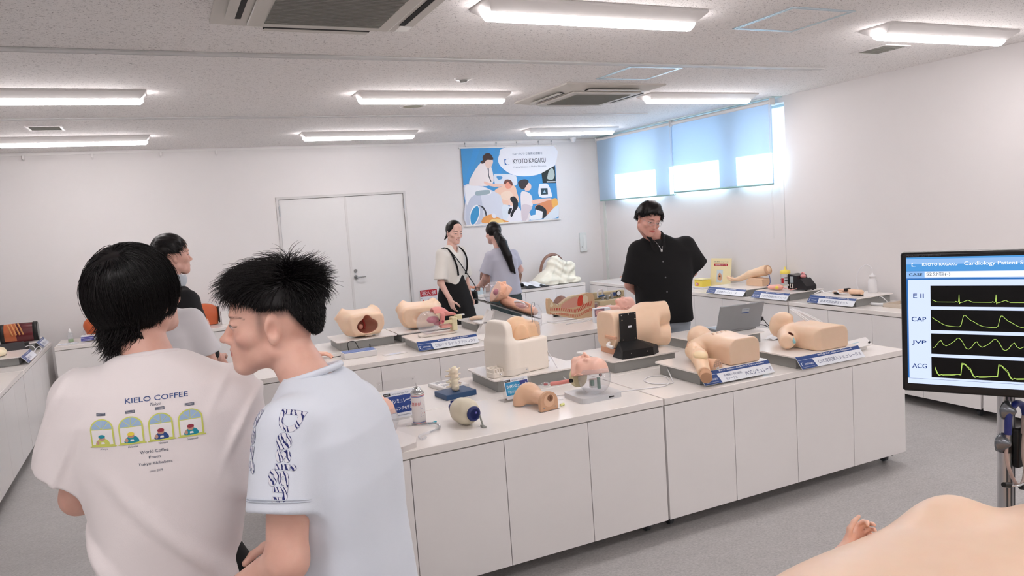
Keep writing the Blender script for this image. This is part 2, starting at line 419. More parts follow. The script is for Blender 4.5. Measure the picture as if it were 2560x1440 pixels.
# eave outside that shades the upper part of the glass
M_eave = mat('eave_soffit', '#9fc4d8', .7, var=.05)
struct(MB().box(XR+.22, XR+.56, 4.6, YB+.2, 2.74, 2.86).obj('trim_eave', M_eave))
# roller blinds
def blind_mat():
    m = bpy.data.materials.new('roller_blind_fabric'); m.use_nodes = True; nt = m.node_tree; nt.nodes.remove(nt.nodes['Principled BSDF'])
    out = nt.nodes['Material Output']; d = nt.nodes.new('ShaderNodeBsdfDiffuse'); t = nt.nodes.new('ShaderNodeBsdfTranslucent'); p = nt.nodes.new('ShaderNodeBsdfTransparent')
    d.inputs[0].default_value = (.68, .80, .90, 1); t.inputs[0].default_value = (.76, .87, .98, 1); p.inputs[0].default_value = (.85, .93, 1, 1)
    tc = nt.nodes.new('ShaderNodeTexCoord'); wv = nt.nodes.new('ShaderNodeTexWave'); wv.bands_direction = 'Z'; wv.inputs['Scale'].default_value = 30; wv.inputs['Distortion'].default_value = 4
    bp = nt.nodes.new('ShaderNodeBump'); bp.inputs['Strength'].default_value = .08; nt.links.new(tc.outputs['Object'], wv.inputs['Vector']); nt.links.new(wv.outputs['Fac'], bp.inputs['Height']); nt.links.new(bp.outputs['Normal'], d.inputs['Normal'])
    a = nt.nodes.new('ShaderNodeMixShader'); a.inputs[0].default_value = .55; b = nt.nodes.new('ShaderNodeMixShader'); b.inputs[0].default_value = .10
    nt.links.new(d.outputs[0], a.inputs[1]); nt.links.new(t.outputs[0], a.inputs[2]); nt.links.new(a.outputs[0], b.inputs[1]); nt.links.new(p.outputs[0], b.inputs[2]); nt.links.new(b.outputs[0], out.inputs[0]); return m
M_bl = blind_mat(); M_rail = mat('blind_rail', '#9fc6c6', .4, .2, var=.02)
for y0, y1, zb, lab in ((7.375, 9.08, 1.80, 'light blue roller blind in the room corner, lowered over the high window'), (5.765, 7.40, 1.825, 'light blue roller blind nearer the bare strip of window, lowered over the high window')):
    t = thing('roller_blind', lab, 'window blind', (XR-.1, (y0+y1)/2, zb), 0, 'roller blinds over the high window'); L = (y1-y0)/2
    MB().box(-.0008-.008*(y0 > 7), .0008-.008*(y0 > 7), -L+.004, L-.004, .01, CEIL-zb-.05).obj('fabric', M_bl, t)
    MB().cyl((0, -L+.012, .008), (0, L-.012, .008), .011).obj('bottom_bar', M_rail, t)
    MB().cyl((.005, -L, CEIL-zb-.045), (.005, L, CEIL-zb-.045), .022).box(-.03, .04, -L-.004, -L+.004, CEIL-zb-.08, CEIL-zb).box(-.03, .04, L-.004, L+.004, CEIL-zb-.08, CEIL-zb).obj('roller', M_plw, t)
    c = MB()
    for dx in (-.008, .008): c.cyl((dx-.03, -L+.006, CEIL-zb-.05), (dx-.03, -L+.006, -.55 if y0 < 7 else .2), .0018, n=5)
    c.obj('pull_cord', M_plw, t)
struct(MB().box(XR-.14, XR, 5.72, 9.10, CEIL-.012, CEIL).obj('trim_blind_pelmet', M_alu))
# wall strips, picture rail, baseboards
struct(MB().box(XR-.012, XR, 9.10, 9.16, 0, CEIL-.012).obj('trim_corner_strip', mat('strip_paint', '#dfe4df', .6)))
struct(MB().box(XR-.003, XR, 5.735, 5.741, 0, 1.86).obj('trim_wall_joint', mat('joint_paint', '#cfd0cf', .7)))
struct(MB().box(XL, XR, YB-.012, YB, CEIL-.035, CEIL-.012).obj('trim_picture_rail', M_plw))
M_bb = mat('baseboard_vinyl', '#7f7f80', .5)
struct(MB().box(XL, DX0-.04, YB-.008, YB, 0, .06).box(DX1+.04, XR, YB-.008, YB, 0, .06).obj('baseboard_back', M_bb))
struct(MB().box(XR-.008, XR, YF, YB, 0, .06).obj('baseboard_right', M_bb))
for k, (x0, x1, y) in enumerate(((-1.72, 4.93, 4.43), (-1.72, 4.94, 6.82))):
    struct(MB().box(x0, x1, y-.028, y+.028, CEIL-.012, CEIL, b=.003).box(x0, x1-.08, y+.026, y+.031, CEIL-.014, CEIL-.001).obj('trim_ceiling_rail_%d' % (k+1), mat('rail_paint', '#cfcfce', .45)))
for x in (-1.18, -.55, .12, .7): struct(MB().box(x-.012, x+.012, YB-.03, YB-.01, CEIL-.075, CEIL-.03, b=.003).cyl((x, YB-.02, CEIL-.07), (x, YB-.02, CEIL-.095), .004).obj('trim_picture_hook', M_plw))
# double door
d1 = thing('door_1', None, None, (0, 0, 0)); d1['kind'] = 'structure'
fr = MB().box(DX0+.001, DX0+.03, YB-.012, YB+.12, 0, DZ-.03).box(DX1-.03, DX1-.001, YB-.012, YB+.12, 0, DZ-.03).box(DX0+.001, DX1-.001, YB-.012, YB+.12, DZ-.03, DZ-.001).box(DX0+.03, DX1-.03, YB+.06, YB+.12, 0, DZ-.03)
fr.obj('door_frame', mat('door_frame_paint', '#d3d1cf', .5), d1)
DM = 2.12
for x0, x1, s in ((DX0+.034, DM-.003, -1), (DM+.003, DX1-.034, 1)):
    lf = MB().box(x0, x1, YB+.004, YB+.044, .01, DZ-.034, b=.002).obj('door_leaf', M_door, d1)
    hx = x0-.004 if s < 0 else x1+.004
    for z in (.28, 1.2, 1.93): MB().cyl((hx, YB-.006, z-.06), (hx, YB-.006, z+.06), .009, n=10).cyl((hx, YB-.006, z-.065), (hx, YB-.006, z+.065), .005, n=8).obj('hinge', M_metal, lf)
    if s > 0:
        hb = MB().cyl((x0+.055, YB+.005, 1.06), (x0+.055, YB-.012, 1.06), .026).cyl((x0+.055, YB-.01, 1.06), (x0+.055, YB-.05, 1.06), .01).tube([(x0+.055, YB-.05, 1.06), (x0+.1, YB-.052, 1.062), (x0+.17, YB-.05, 1.062)], .0085)
        hb.obj('door_handle', M_metal, lf); MB().cyl((x0+.055, YB+.005, 1.14), (x0+.055, YB-.012, 1.14), .021).cyl((x0+.055, YB-.01, 1.14), (x0+.055, YB-.016, 1.14), .01).obj('lock_cylinder', M_metal, lf)
MB().box(DM-.006, DM+.022, YB-.001, YB+.004, .01, DZ-.04).obj('meeting_strip', mat('meeting_strip_paint', '#dddbd9', .5), d1)
# ================================================================ ceiling fittings
M_led = mat('led_diffuser', '#ffffff', .4, emit='#fff8f9', es=26.0, var=0)
M_lb = mat('lamp_body', '#e3e0de', .4, var=.01)
def lamp(label, x, y):
    t = thing('ceiling_lamp', label, 'ceiling light', (x, y, CEIL), 0, 'LED batten lights'); L = .625
    b = MB(); vs = []
    for z, wy, l in ((0, .115, L), (-.012, .115, L), (-.05, .052, L-.035)): vs += [(-l, -wy, z), (l, -wy, z), (l, wy, z), (-l, wy, z)]
    b.add(vs, [(0, 1, 2, 3)]+[(a+i, a+(i+1) % 4, a+4+(i+1) % 4, a+4+i) for a in (0, 4) for i in range(4)]+[(8, 11, 10, 9)])
    b.obj('lamp_body', M_lb, t)
    d = MB(); n = 8; l = L-.02; R = .048
    sec = [(R*math.cos(a), -.046-.036*abs(math.sin(a))) for a in [PI*i/n for i in range(n+1)]]
    for px, k in ((-l, .55), (-l+.02, 1), (l-.02, 1), (l, .55)):
        for y_, z_ in sec: d.v.append((px, y_*k, -.046+(z_+.046)*k))
    for j in range(3):
        for i in range(n): d.f.append([j*(n+1)+i, j*(n+1)+i+1, (j+1)*(n+1)+i+1, (j+1)*(n+1)+i]); d.m.append(0); d.sm.append(True)
    for j in (0, 3): d.f.append([j*(n+1)+i for i in range(n+1)]); d.m.append(0); d.sm.append(False)
    d.obj('diffuser', M_led, t); return t
L0 = None
rows = {.85: 'overhead just in front of the camera', 3.26: 'nearest the camera', 5.66: 'in the middle row', 8.06: 'in the row closest to the back wall', -1.55: 'behind the camera', -3.95: 'added for brightness in an unseen last row behind the camera'}  # last row is added out of view to brighten camera-facing cabinet fronts
cols = {-.60: 'on the left side', 2.075: 'over the middle', 4.70: 'by the right wall'}
for y, rn in rows.items():
    for x, cn in cols.items():
        if (x, y) == (-.60, 3.26): continue
        lab = 'lit white LED batten %s, %s' % (rn, cn)
        if L0 is None: L0 = lamp(lab, x, y)
        else: relabel(copy_tree(L0), lab, (x, y, CEIL))
M_acw = mat('aircon_plastic', '#cfcbc4', .5, var=.01); M_acg = mat('aircon_grille', '#8d8d86', .7, var=.05, vscale=3)
def aircon(label, x, y):
    t = thing('ceiling_air_conditioner', label, 'air conditioner', (x, y, CEIL), 0, 'ceiling cassette air conditioners'); h = .475
    b = MB(); vs = []
    for z, r in ((0, h), (-.012, h), (-.04, h-.1), (-.04, h-.105)): vs += [(-r, -r, z), (r, -r, z), (r, r, z), (-r, r, z)]
    b.add(vs, [(a+i, a+(i+1) % 4, a+4+(i+1) % 4, a+4+i) for a in (0, 4, 8) for i in range(4)]); b.box(-h+.1, h-.1, -h+.1, h-.1, -.041, -.03)
    b.obj('panel', M_acw, t)
    for k in range(4):
        M = Matrix.Rotation(k*PI/2, 4, 'Z')
        MB().box(-.25, .25, -.405, -.362, -.0445, -.035, M=M).obj('air_slot', M_dark, t)
        v = MB(); v.box(-.245, .245, -.43, -.388, -.047, -.043, M=M @ TM((0, 0, 0), (.0, 0, 0)))
        v.obj('louvre', M_acw, t)
    g = MB().box(-.33, .33, -.33, .33, -.055, -.04, b=.006).obj('intake_frame', M_acw, t)
    g2 = MB().box(-.262, .262, -.262, .262, -.058, -.054)
    for i in range(26): g2.box(-.262, .262, -.26+.02*i, -.254+.02*i, -.0605, -.058)
    g2.obj('grille', M_acg, g); return t
AC = aircon('white ceiling cassette air conditioner cut off by the top of the picture', .79, 3.30)
relabel(copy_tree(AC), 'white ceiling cassette air conditioner whole in view, towards the windows', (3.46, 5.62, CEIL))
M_hf = mat('hatch_frame', '#cfe0e6', .3, .5, var=.01)
def hatch(label, x, y):
    t = thing('ceiling_hatch', label, 'ceiling hatch', (x, y, CEIL), 0, 'ceiling access hatches'); f = MB()
    for r0, r1 in ((.222, .232), (.206, .214)):
        for k in range(4): f.box(-r1, r1, r0, r1, -.005, .001, M=Matrix.Rotation(k*PI/2, 4, 'Z'))
    f.obj('hatch_frame', M_hf, t); MB().box(-.204, .204, -.204, .204, -.003, .002).obj('hatch_panel', M_ceil, t); return t
H1 = hatch('square ceiling access hatch nearest the camera, right of the long batten lamp', 3.37, 3.23)
relabel(copy_tree(H1), 'square ceiling access hatch beside the farther air conditioner', (3.385, 4.75, CEIL))
def vent(label, x, y):
    t = thing('ceiling_vent', label, 'air vent', (x, y, CEIL), 0, 'ceiling vents'); f = MB()
    for x0, x1, y0, y1 in ((-.13, .13, -.14, -.12), (-.13, .13, .12, .14), (-.13, -.11, -.12, .12), (.11, .13, -.12, .12)): f.box(x0, x1, y0, y1, -.007, .001)
    f.obj('vent_frame', M_plw, t); MB().box(-.11, .11, -.12, .12, -.002, .001).obj('backing', M_acg, t); s = MB()
    for i in range(9): s.box(-.11, .11, -.108+.026*i, -.100+.026*i, -.006, -.002)
    s.obj('slats', M_acg, t); return t
V1 = vent('grey slatted ceiling vent at the right, before the right wall', 4.785, 3.78)
relabel(copy_tree(V1), 'small rectangular ceiling vent at the far left between two batten lamps', (-.755, 7.37, CEIL))
t = thing('smoke_detector', 'small round white detector on the ceiling, between the rails over the middle', 'smoke detector', (2.075, 5.03, CEIL))
MB().lathe([(0, -.03), (.022, -.03), (.028, -.02), (.03, -.012)], 20).obj('sensor_head', M_grey, t); MB().lathe([(.03, -.014), (.052, -.012), (.064, -.004), (.064, 0)], 28).obj('detector_base', M_plw, t)
t = thing('ceiling_speaker', 'round flush ceiling speaker with beige grille', 'speaker', (2.095, 6.26, CEIL))
MB().lathe([(0, -.008), (.085, -.008), (.09, -.004)], 32).obj('grille', mat('speaker_grille', '#a9a796', .8), t); MB().lathe([(.086, -.004), (.09, -.011), (.112, -.006), (.115, 0)], 32).obj('ring', M_plw, t)
t = thing('security_camera', 'small white dome camera on the ceiling near the back corner', 'security camera', (5.33, 9.1, CEIL))
MB().lathe([(.045, 0), (.045, -.02), (.04, -.025)], 20).obj('mount', M_plw, t); MB().lathe([(.036, -.022), (.034, -.045), (.022, -.062), (0, -.07)], 20).obj('dome', M_plw, t)
# ================================================================ benches
def bench(label, x0, x1, y0, y1, face, group, feet=True):
    """1.8 m cabinet bench; face = direction of the doors"""
    cx, cy = (x0+x1)/2, (y0+y1)/2; rz = {'-y': 0, '+x': PI/2, '-x': -PI/2}[face]
    L = (x1-x0) if face == '-y' else (y1-y0); D = (y1-y0) if face == '-y' else (x1-x0)
    t = thing('storage_bench', label, 'cabinet', (cx, cy, 0), rz, group); l, d = L/2-.002, D/2-.001
    MB().box(-l, l, -d-.0, d, T-.036, T, b=.003).obj('worktop', M_top, t)
    MB().box(-l, l, -d+.026, d, .085, T-.042).box(-l+.01, l-.01, -d+.03, d, T-.043, T-.036).obj('carcass', M_white, t)
    for i in range(4):
        a = -l+i*2*l/4
        MB().box(a+.0018, a+l/2-.0018, -d+.004, -d+.0235, .077, T-.042, b=.0012).obj('door', M_white, t)
    for sx in (-1, 1):
        for sy in (-1, 1):
            c = MB(); x = sx*(l-.07); y = sy*(d-.11)
            c.cyl((x-.011, y, .027), (x+.011, y, .027), .026, n=18).box(x-.016, x+.016, y-.03, y+.012, .05, .07, b=.004).cyl((x, y, .06), (x, y, .086), .012).box(x-.016, x-.0135, y-.022, y+.01, .02, .06).box(x+.0135, x+.016, y-.022, y+.01, .02, .06)
            if sy < 0: c.box(x-.012, x+.012, y-.065, y-.025, .052, .058, b=.002)
            c.obj('caster', M_cast, t)
    return t
M_cast = mat('caster_rubber', '#4c4e52', .45)
GI, GM, GR, GB, GL = 'cabinets of the front island', 'cabinets of the middle island', 'cabinets along the right wall', 'cabinets along the back wall', 'cabinets along the left wall'
bench('white cabinet bench on casters, right half of the front island facing the camera', 2.25, 4.065, 3.08, 3.685, '-y', GI)
bench('white cabinet bench on casters, left half of the front island carrying the resuscitator bag', .435, 2.245, 3.08, 3.685, '-y', GI)
bench('white bench backing the right half of the front island, under the laptop', 2.25, 4.065, 3.69, 4.29, '-y', GI)
bench('white bench backing the left half of the front island, under the cream seat-shaped model', .435, 2.245, 3.69, 4.29, '-y', GI)
bench('white bench of the middle island left part, under the oral care head', .45, 2.255, 5.24, 5.84, '-y', GM)
bench('white bench of the middle island right part, in front of the sagittal section model', 2.26, 4.065, 5.24, 5.84, '-y', GM)
bench('white bench at the back of the middle island, under the two pelvis models', .45, 2.255, 5.845, 6.445, '-y', GM)
bench('white bench at the back of the middle island, under the suction training case', 2.26, 4.065, 5.845, 6.445, '-y', GM)
bench('white bench along the right wall nearest the back corner', 5.215, 5.79, 6.975, 8.70, '-x', GR)
bench('white bench along the right wall under the arm model and the black device', 5.215, 5.79, 5.165, 6.965, '-x', GR)
bench('white bench along the right wall under the white bottle', 5.215, 5.79, 3.355, 5.155, '-x', GR)
bench('white bench along the right wall behind the monitor', 5.215, 5.79, 1.545, 3.345, '-x', GR)
bench('white bench against the back wall behind the two women', 3.31, 5.13, 8.66, 9.25, '-y', GB)
bench('white bench against the back wall at the left, under the eye-drop bottle', -1.04, .76, 8.48, 9.08, '-y', GB)
bench('white bench at the left wall beneath the rib model', -1.71, -1.11, 7.155, 8.95, '+x', GL)
bench('white bench at the left edge of the photo, nearer part along the left wall', -1.71, -1.11, 5.35, 7.15, '+x', GL)
# ================================================================ heads, hands, bodies
def mirror(fn): return [fn(-1), fn(1)]
def head_sdf(nose=1., jaw=1., lips=1., ears=True, eyes='open', fem=0., neck=True, crease=True):
    """face towards +y, crown +z, origin between the ears; chin -0.118, crown +0.118"""
    f = sU(.03, sE((0, -.008, .03), (.0755, .088, .088)), sE((0, .022, -.03), (.063, .068, .078)))
    f = sU(.025, f, *mirror(lambda s: sC((s*.052*jaw, .0, -.062), (s*.014, .068, -.100), .020, .017)), sE((0, .07, -.101), (.022, .019, .017)))
    f = sU(.02, f, *mirror(lambda s: sE((s*.046, .056, -.022), (.021, .022, .017))), sC((-.036, .081, .026), (.036, .081, .026), .010-.003*fem))
    f = sU(.022, f, sE((0, .074, -.062), (.030, .023, .028)), sE((0, .04, .06), (.055, .05, .045)))
    f = sS(.014, f, *mirror(lambda s: sE((s*.032, .099, .006), (.019, .014, .012))))
    f = sU(.008, f, *mirror(lambda s: sE((s*.031, .0795, .005), (.0135, .0125, .0118))))
    if eyes == 'open':      # a lid crease and a lid gap
        f = sS(.002, f, *mirror(lambda s: sC((s*.021, .0925, .0035), (s*.042, .0865, .004), .0011)))
        f = sU(.004, f, *mirror(lambda s: sC((s*.020, .0915, .0085), (s*.043, .085, .0075), .0022)))
    else:
        f = sS(.003, f, *mirror(lambda s: sC((s*.020, .0915, .0005), (s*.044, .085, .0005), .0010)))
    n = sU(.008, sC((0, .086, .014), (0, .104+.004*nose, -.026), .0065, .0085), sE((0, .108*1+.003*nose, -.030), (.0095, .0105, .0085)), *mirror(lambda s: sE((s*.0115, .098, -.034), (.0070, .0085, .0068))))
    f = sU(.010, f, n)
    f = sS(.003, f, *mirror(lambda s: sE((s*.0065, .105, -.0405), (.0032, .0045, .003))))
    l = sU(.004, sC((-.021, .086, -.0600), (-.003, .0955, -.0565), .0035, .0050*lips), sC((.021, .086, -.0600), (.003, .0955, -.0565), .0035, .0050*lips), sC((-.016, .088, -.0665), (.016, .088, -.0665), .0055*lips), sE((0, .0925, -.067), (.012, .006, .006)))
    f = sU(.006, f, l)
    if crease: f = sS(.003, f, sC((-.024, .0905, -.0610), (0, .1000, -.0612), .0012), sC((.024, .0905, -.0610), (0, .1000, -.0612), .0012), sC((0, .0975, -.043), (0, .0985, -.051), .0014))
    if ears:
        def ear(s):
            R = rotm(.0, 0, s*-.38)
            o = sE((0, 0, 0), (.0075, .0175, .031)); o = sU(.006, o, sE((0, .003, -.024), (.006, .010, .012)))
            c = sE((s*.0068, .0045, -.001), (.0095, .0100, .0160)); c2 = sC((s*.0085, .008, .020), (s*.0085, -.0105, .010), .0030); c2 = sU(.002, c2, sC((s*.0085, -.0105, .010), (s*.0085, -.0100, -.008), .0026))
            return sL(sS(.004, o, c, c2), (s*.0775, -.004, -.004), rotm(-.12, 0, s*-.42))
        f = sU(.006, f, *mirror(ear))
    g0 = f; f = lambda P: g0(np.stack([P[:, 0], P[:, 1], P[:, 2]+F4(.17)*np.minimum(P[:, 2]+F4(.03), 0)], 1))
    if neck: f = sU(.03, f, sC((0, -.022, -.06), (0, -.040, -.19), .056-.008*fem, .058-.008*fem))
    return f
def face_tint(q, skin, lip, brow, hs=1.):
    """colour of skin, lips, brows and eyes for points q in head coordinates"""
    x = np.abs(q[:, 0])/hs; y = q[:, 1]/hs; z = q[:, 2]/hs; z = z+.17*np.minimum(z+.03, 0); C = np.tile(np.array(skin)[None], (len(q), 1))
    def mix(w, c):
        nonlocal C
        w = np.clip(w, 0, 1)[:, None]; C = C*(1-w)+np.array(c)[None]*w
    s = lambda d, e=.0012: 1/(1+np.exp(-d/e*2))                       # 1 inside
    fr = (y > .05)
    blush = np.exp(-((x-.045)**2+(z+.03)**2)/.0009)*fr*.25; mix(blush, [skin[0]*1.02, skin[1]*.80, skin[2]*.78])
    mix(s(np.minimum(z+.073-x*.20, -.0525-x*.34-z))*(x < .0235)*(y > .08), lip)
    if brow is not None:
        bz = .0265-((x-.027)**2)*10; mix(s(.0036*(1-np.abs(x-.029)/.030)-np.abs(z-bz))*.85*(y > .055)*(x > .010), brow)
        mix(s(np.minimum(.0030-np.abs(z-.0022), .0115-np.abs(x-.0315)), .0008)*(y > .073), (.70, .66, .63))
        mix(s(.0058-np.sqrt((x-.0315)**2+(z-.0026)**2)*1.0, .0008)*(y > .075)*(z < .0062), (.012, .008, .006))
        mix(s(.0012-np.abs(z-.0062+np.maximum(x-.036, 0)*.35), .0008)*(np.abs(x-.032) < .0145)*(y > .068), brow)
    return C
def hand_sdf(curl=(.35, .35, .4, .45), spread=.06, thumb=(.5, .35), s=1.):
    """wrist at origin, fingers towards -z, palm facing +x, thumb on the +y side"""
    f = sU(.012, sC((0, 0, .03), (0, 0, -.015), .0235, .024), sB((0, .0, -.052), (.0115, .036, .042), .011), sE((.006, .022, -.035), (.014, .016, .03)))
    L = (.070, .078, .073, .056); Y = (.029, .010, -.010, -.028)
    for i in range(4):
        d = spread*(1.5-i); p = np.array([0, Y[i], -.088]); a = 0.; seg = [.46*L[i], .30*L[i], .24*L[i]]; rr = [.0092, .0086, .0079, .0068]
        if i == 3: rr = [r*.88 for r in rr]
        g = []
        for j in range(3):
            a += curl[i]*(1.0 if j else .8); q = p+seg[j]*np.array([math.sin(a), math.sin(d)*math.cos(a), -math.cos(a)*math.cos(d)])
            g.append(sC(p, q, rr[j], rr[j+1])); p = q
        f = sU(.005, f, sU(.004, *g))
    p = np.array([.004, .026, -.022]); dirs = [(.35, .75, -.62), (.30+thumb[1]*.6, .45-thumb[0]*.3, -.85), (.25+thumb[1], .25-thumb[0]*.4, -.92)]
    for d, l, r0, r1 in zip(dirs, (.042, .032, .026), (.0135, .0108, .0098), (.0112, .0100, .0078)):
        d = np.array(d); d /= np.linalg.norm(d); q = p+d*l; f = sU(.006, f, sC(p, q, r0, r1)); p = q
    return (lambda P: f(P/F4(s))*F4(s)) if s != 1 else f
def frame_from(z_axis, x_hint):
    """matrix whose columns are the hand's axes: -z along the given direction, x near the hint"""
    z = -np.array(z_axis, float); z /= np.linalg.norm(z); x = np.array(x_hint, float); x -= z*(x@z); x /= np.linalg.norm(x); y = np.cross(z, x)
    return np.stack([x, y, z], 1).astype(F4)
def skin_mat(name, rough=.5, lo=(.93, .88, .87, 1)):
    if name in MATS: return MATS[name]
    m = mat(name, '#d9a78c', rough, var=0, bump=.03, bscale=350); nt = m.node_tree; b = nt.nodes['Principled BSDF']
    at = nt.nodes.new('ShaderNodeAttribute'); at.attribute_name = 'tint'; tc = nt.nodes.new('ShaderNodeTexCoord'); n = nt.nodes.new('ShaderNodeTexNoise'); n.inputs['Scale'].default_value = 22; n.inputs['Detail'].default_value = 4
    r = nt.nodes.new('ShaderNodeValToRGB'); r.color_ramp.elements[0].color = lo; r.color_ramp.elements[1].color = (1, 1, 1, 1); r.color_ramp.elements[0].position = .35; r.color_ramp.elements[1].position = .6
    mx = nt.nodes.new('ShaderNodeMix'); mx.data_type = 'RGBA'; mx.blend_type = 'MULTIPLY'; mx.inputs[0].default_value = 1
    nt.links.new(tc.outputs['Object'], n.inputs['Vector']); nt.links.new(n.outputs['Fac'], r.inputs[0]); nt.links.new(at.outputs['Color'], mx.inputs['A']); nt.links.new(r.outputs[0], mx.inputs['B']); nt.links.new(mx.outputs['Result'], b.inputs['Base Color'])
    b.inputs['Subsurface Weight'].default_value = .12; b.inputs['Subsurface Radius'].default_value = (1, .35, .2); b.inputs['Subsurface Scale'].default_value = .006
    return m
def hair_strands(mb, roots, path, r0=.0006, K=7):
    """roots: (N,3); path(root,i)->K points; strands are slim three-sided tapering fibres"""
    vs = mb.v
    for i, rt in enumerate(roots):
        P = path(rt, i)
        if P is None: continue
        b = len(vs); k = len(P)
        for j, p in enumerate(P):
            t = P[min(j+1, k-1)]-P[max(j-1, 0)]; t = t/(np.linalg.norm(t)+1e-9); a = np.cross(t, (.31, .52, .79)); a /= np.linalg.norm(a)+1e-9; c = np.cross(t, a)
            r = r0*(1-.85*(j/(k-1))**1.5)
            for m in range(3):
                an = 2.094*m; vs.append(tuple(p+(a*math.cos(an)+c*math.sin(an))*r))
        for j in range(k-1):
            for m in range(3): mb.f.append([b+j*3+m, b+j*3+(m+1) % 3, b+j*3+3+(m+1) % 3, b+j*3+3+m]); mb.m.append(0); mb.sm.append(True)
def hair_mat(): 
    if 'black_hair' in MATS: return MATS['black_hair']
    m = mat('black_hair', '#0d090a', .38, var=.3, vscale=60, spec=.35); return m
def person_parts(J, R, neck_to=None, girth=1., arms=True, hands=None, legs=True, armr=1., legr=1., head_kw={}, hs=1.):
    """one continuous body: J holds world joints; R the head's rotation"""
    hd = sL(head_sdf(neck=False, **head_kw), J['head'], R, hs); H = np.array(J['head'], float); Rn = np.array(R, float)
    nk = Rn@np.array([0, -.022, -.055])*hs+H; parts = [sC(nk, J['neck'], .055*girth*hs, .062*girth)]
    ch = np.array(J['chest'], float); pv = np.array(J['pelvis'], float); sh = [np.array(J['shl'], float), np.array(J['shr'], float)]
    ax = sh[1]-sh[0]; ax /= np.linalg.norm(ax); up = np.array(J['neck'])-pv; up /= np.linalg.norm(up); fw = np.cross(up, ax); Rb = np.stack([ax, fw, up], 1).astype(F4)
    parts += [sE(ch, (.145*girth, .095*girth, .17), Rb), sE((ch+pv)/2, (.135*girth, .10*girth, .18), Rb), sE(pv, (.155*girth, .11*girth, .13), Rb), sC(sh[0]*.85+sh[1]*.15, sh[1]*.85+sh[0]*.15, .04)]
    if arms:
        for k, s in (('l', 0), ('r', 1)):
            if 'el'+k not in J: continue
            parts.append(sU(.02, sC(sh[s]*.96+sh[1-s]*.04-np.array([0, 0, .012]), J['el'+k], .043*armr, .038*armr), sC(J['el'+k], J['wr'+k], .038*armr, .026*armr)))
    if legs:
        for k in 'lr':
            if 'kn'+k in J: parts.append(sU(.03, sC(J['hp'+k], J['kn'+k], .082*legr, .055*legr), sC(J['kn'+k], J['an'+k], .055*legr, .036*legr), sC(J['an'+k], J['toe'+k], .038, .03)))
    f = sU(.03, *parts); f = sU(.018, f, hd)
    for h in (hands or []): f = sU(.012, f, sL(hand_sdf(**h.get('kw', {})), h['at'], frame_from(h['dir'], h['palm']), h.get('s', 1.)) if not h.get('left') else (lambda P, h=h: sL(hand_sdf(**h.get('kw', {})), h['at'], frame_from(h['dir'], h['palm'])*A3([1, -1, 1]), h.get('s', 1.))(P)))
    return f
def rot_head(heading, pitch=0, roll=0):
    """heading in degrees from +y, counter-clockwise seen from above; pitch>0 bows"""
    return np.array((Matrix.Rotation(math.radians(heading), 3, 'Z') @ Matrix.Rotation(-math.radians(pitch), 3, 'X') @ Matrix.Rotation(math.radians(roll), 3, 'Y')), F4)
def tinted(name, f, lo, hi, h, parent, J=None, R=None, skin='#d9a78c', lip='#b5685e', brow='#1a1310', hs=1., m=None, extra=None, smooth=2):
    sk, lp = lin(skin)[:3], lin(lip)[:3]; br = lin(brow)[:3] if brow else None
    def cf(X):
        C = np.tile(np.array(sk)[None], (len(X), 1))
        if J is not None:
            H = A3(J['head']); k = np.linalg.norm(X-H, axis=1) < .17*hs
            if k.any(): C[k] = face_tint((X[k]-H)@R, sk, lp, br, hs)
        if extra is not None: C = extra(X, C)
        return C
    return obj(name, nets(f, lo, hi, h, colf=cf, smooth=smooth), m or skin_mat('human_skin'), parent)
# ================================================================ clothing
def loft(keys, n=2.5, top=None, bot=None, k=.01, rot=None):
    """soft tube along z: keys (z, half_width, half_depth, cx, cy)"""
    K = np.array(keys, float); K = K[K[:, 0].argsort()]
    def f(P):
        z = P[:, 2]; a, b, cx, cy = [np.interp(z, K[:, 0], K[:, i]) for i in (1, 2, 3, 4)]
        x = np.abs(P[:, 0]-cx)/a; y = np.abs(P[:, 1]-cy)/b; r = (x**n+y**n)**(1/n)
        v = ((r-1)*np.minimum(a, b)*.9).astype(F4); zt = K[-1, 0]; zb = K[0, 0]
        v = -smin(-v, -(z-zt).astype(F4), k); return -smin(-v, -(zb-z).astype(F4), k)
    return f
def sleeve(sh, end, r0, r1, flat=.85, open_=.02, arm=None):
    sh, end = np.array(sh, float), np.array(end, float); d = end-sh; d /= np.linalg.norm(d)
    s = sI(.006, sC(sh, end+d*r1*1.5, r0, r1*1.12), sPl(d, end))
    return sS(.004, s, sC(end-d*open_, end+d*.1, r1-.019, r1-.010))
def shirt(body, sleeves, extra=(), k=.035, wr=.004, wf=22, seed=1, neck=None, yaw=None):
    f = sU(k, body, *sleeves, *extra)
    if neck is not None: f = sS(.008, f, neck)
    return sW(f, wr, wf, seed, (1, 1, .35))
M_teeA = mat('white_cotton', '#f4edec', .85, var=.015, bump=.06, bscale=500, sheen=.2)
M_teeB = mat('pale_blue_jersey', '#dfe6f0', .7, var=.012, bump=.05, bscale=600, sheen=.2)
M_teeG = mat('light_grey_cotton', '#dcd9dc', .85, var=.015, sheen=.2)
M_blkc = mat('black_cotton', '#08080a', .9, var=.1)
M_cream = mat('cream_blouse', '#e6e3dc', .8, var=.02)
M_lav = mat('lavender_blouse', '#b9bac8', .8, var=.02)
M_suit = mat('dark_suit_cloth', '#141518', .85, var=.08)
M_jean = mat('grey_trouser_cloth', '#55606a', .85, var=.06)
M_gtr = mat('light_grey_trousers', '#9aa2aa', .85, var=.05)
M_shoe = mat('dark_shoe', '#17171a', .5)
M_hair = hair_mat()
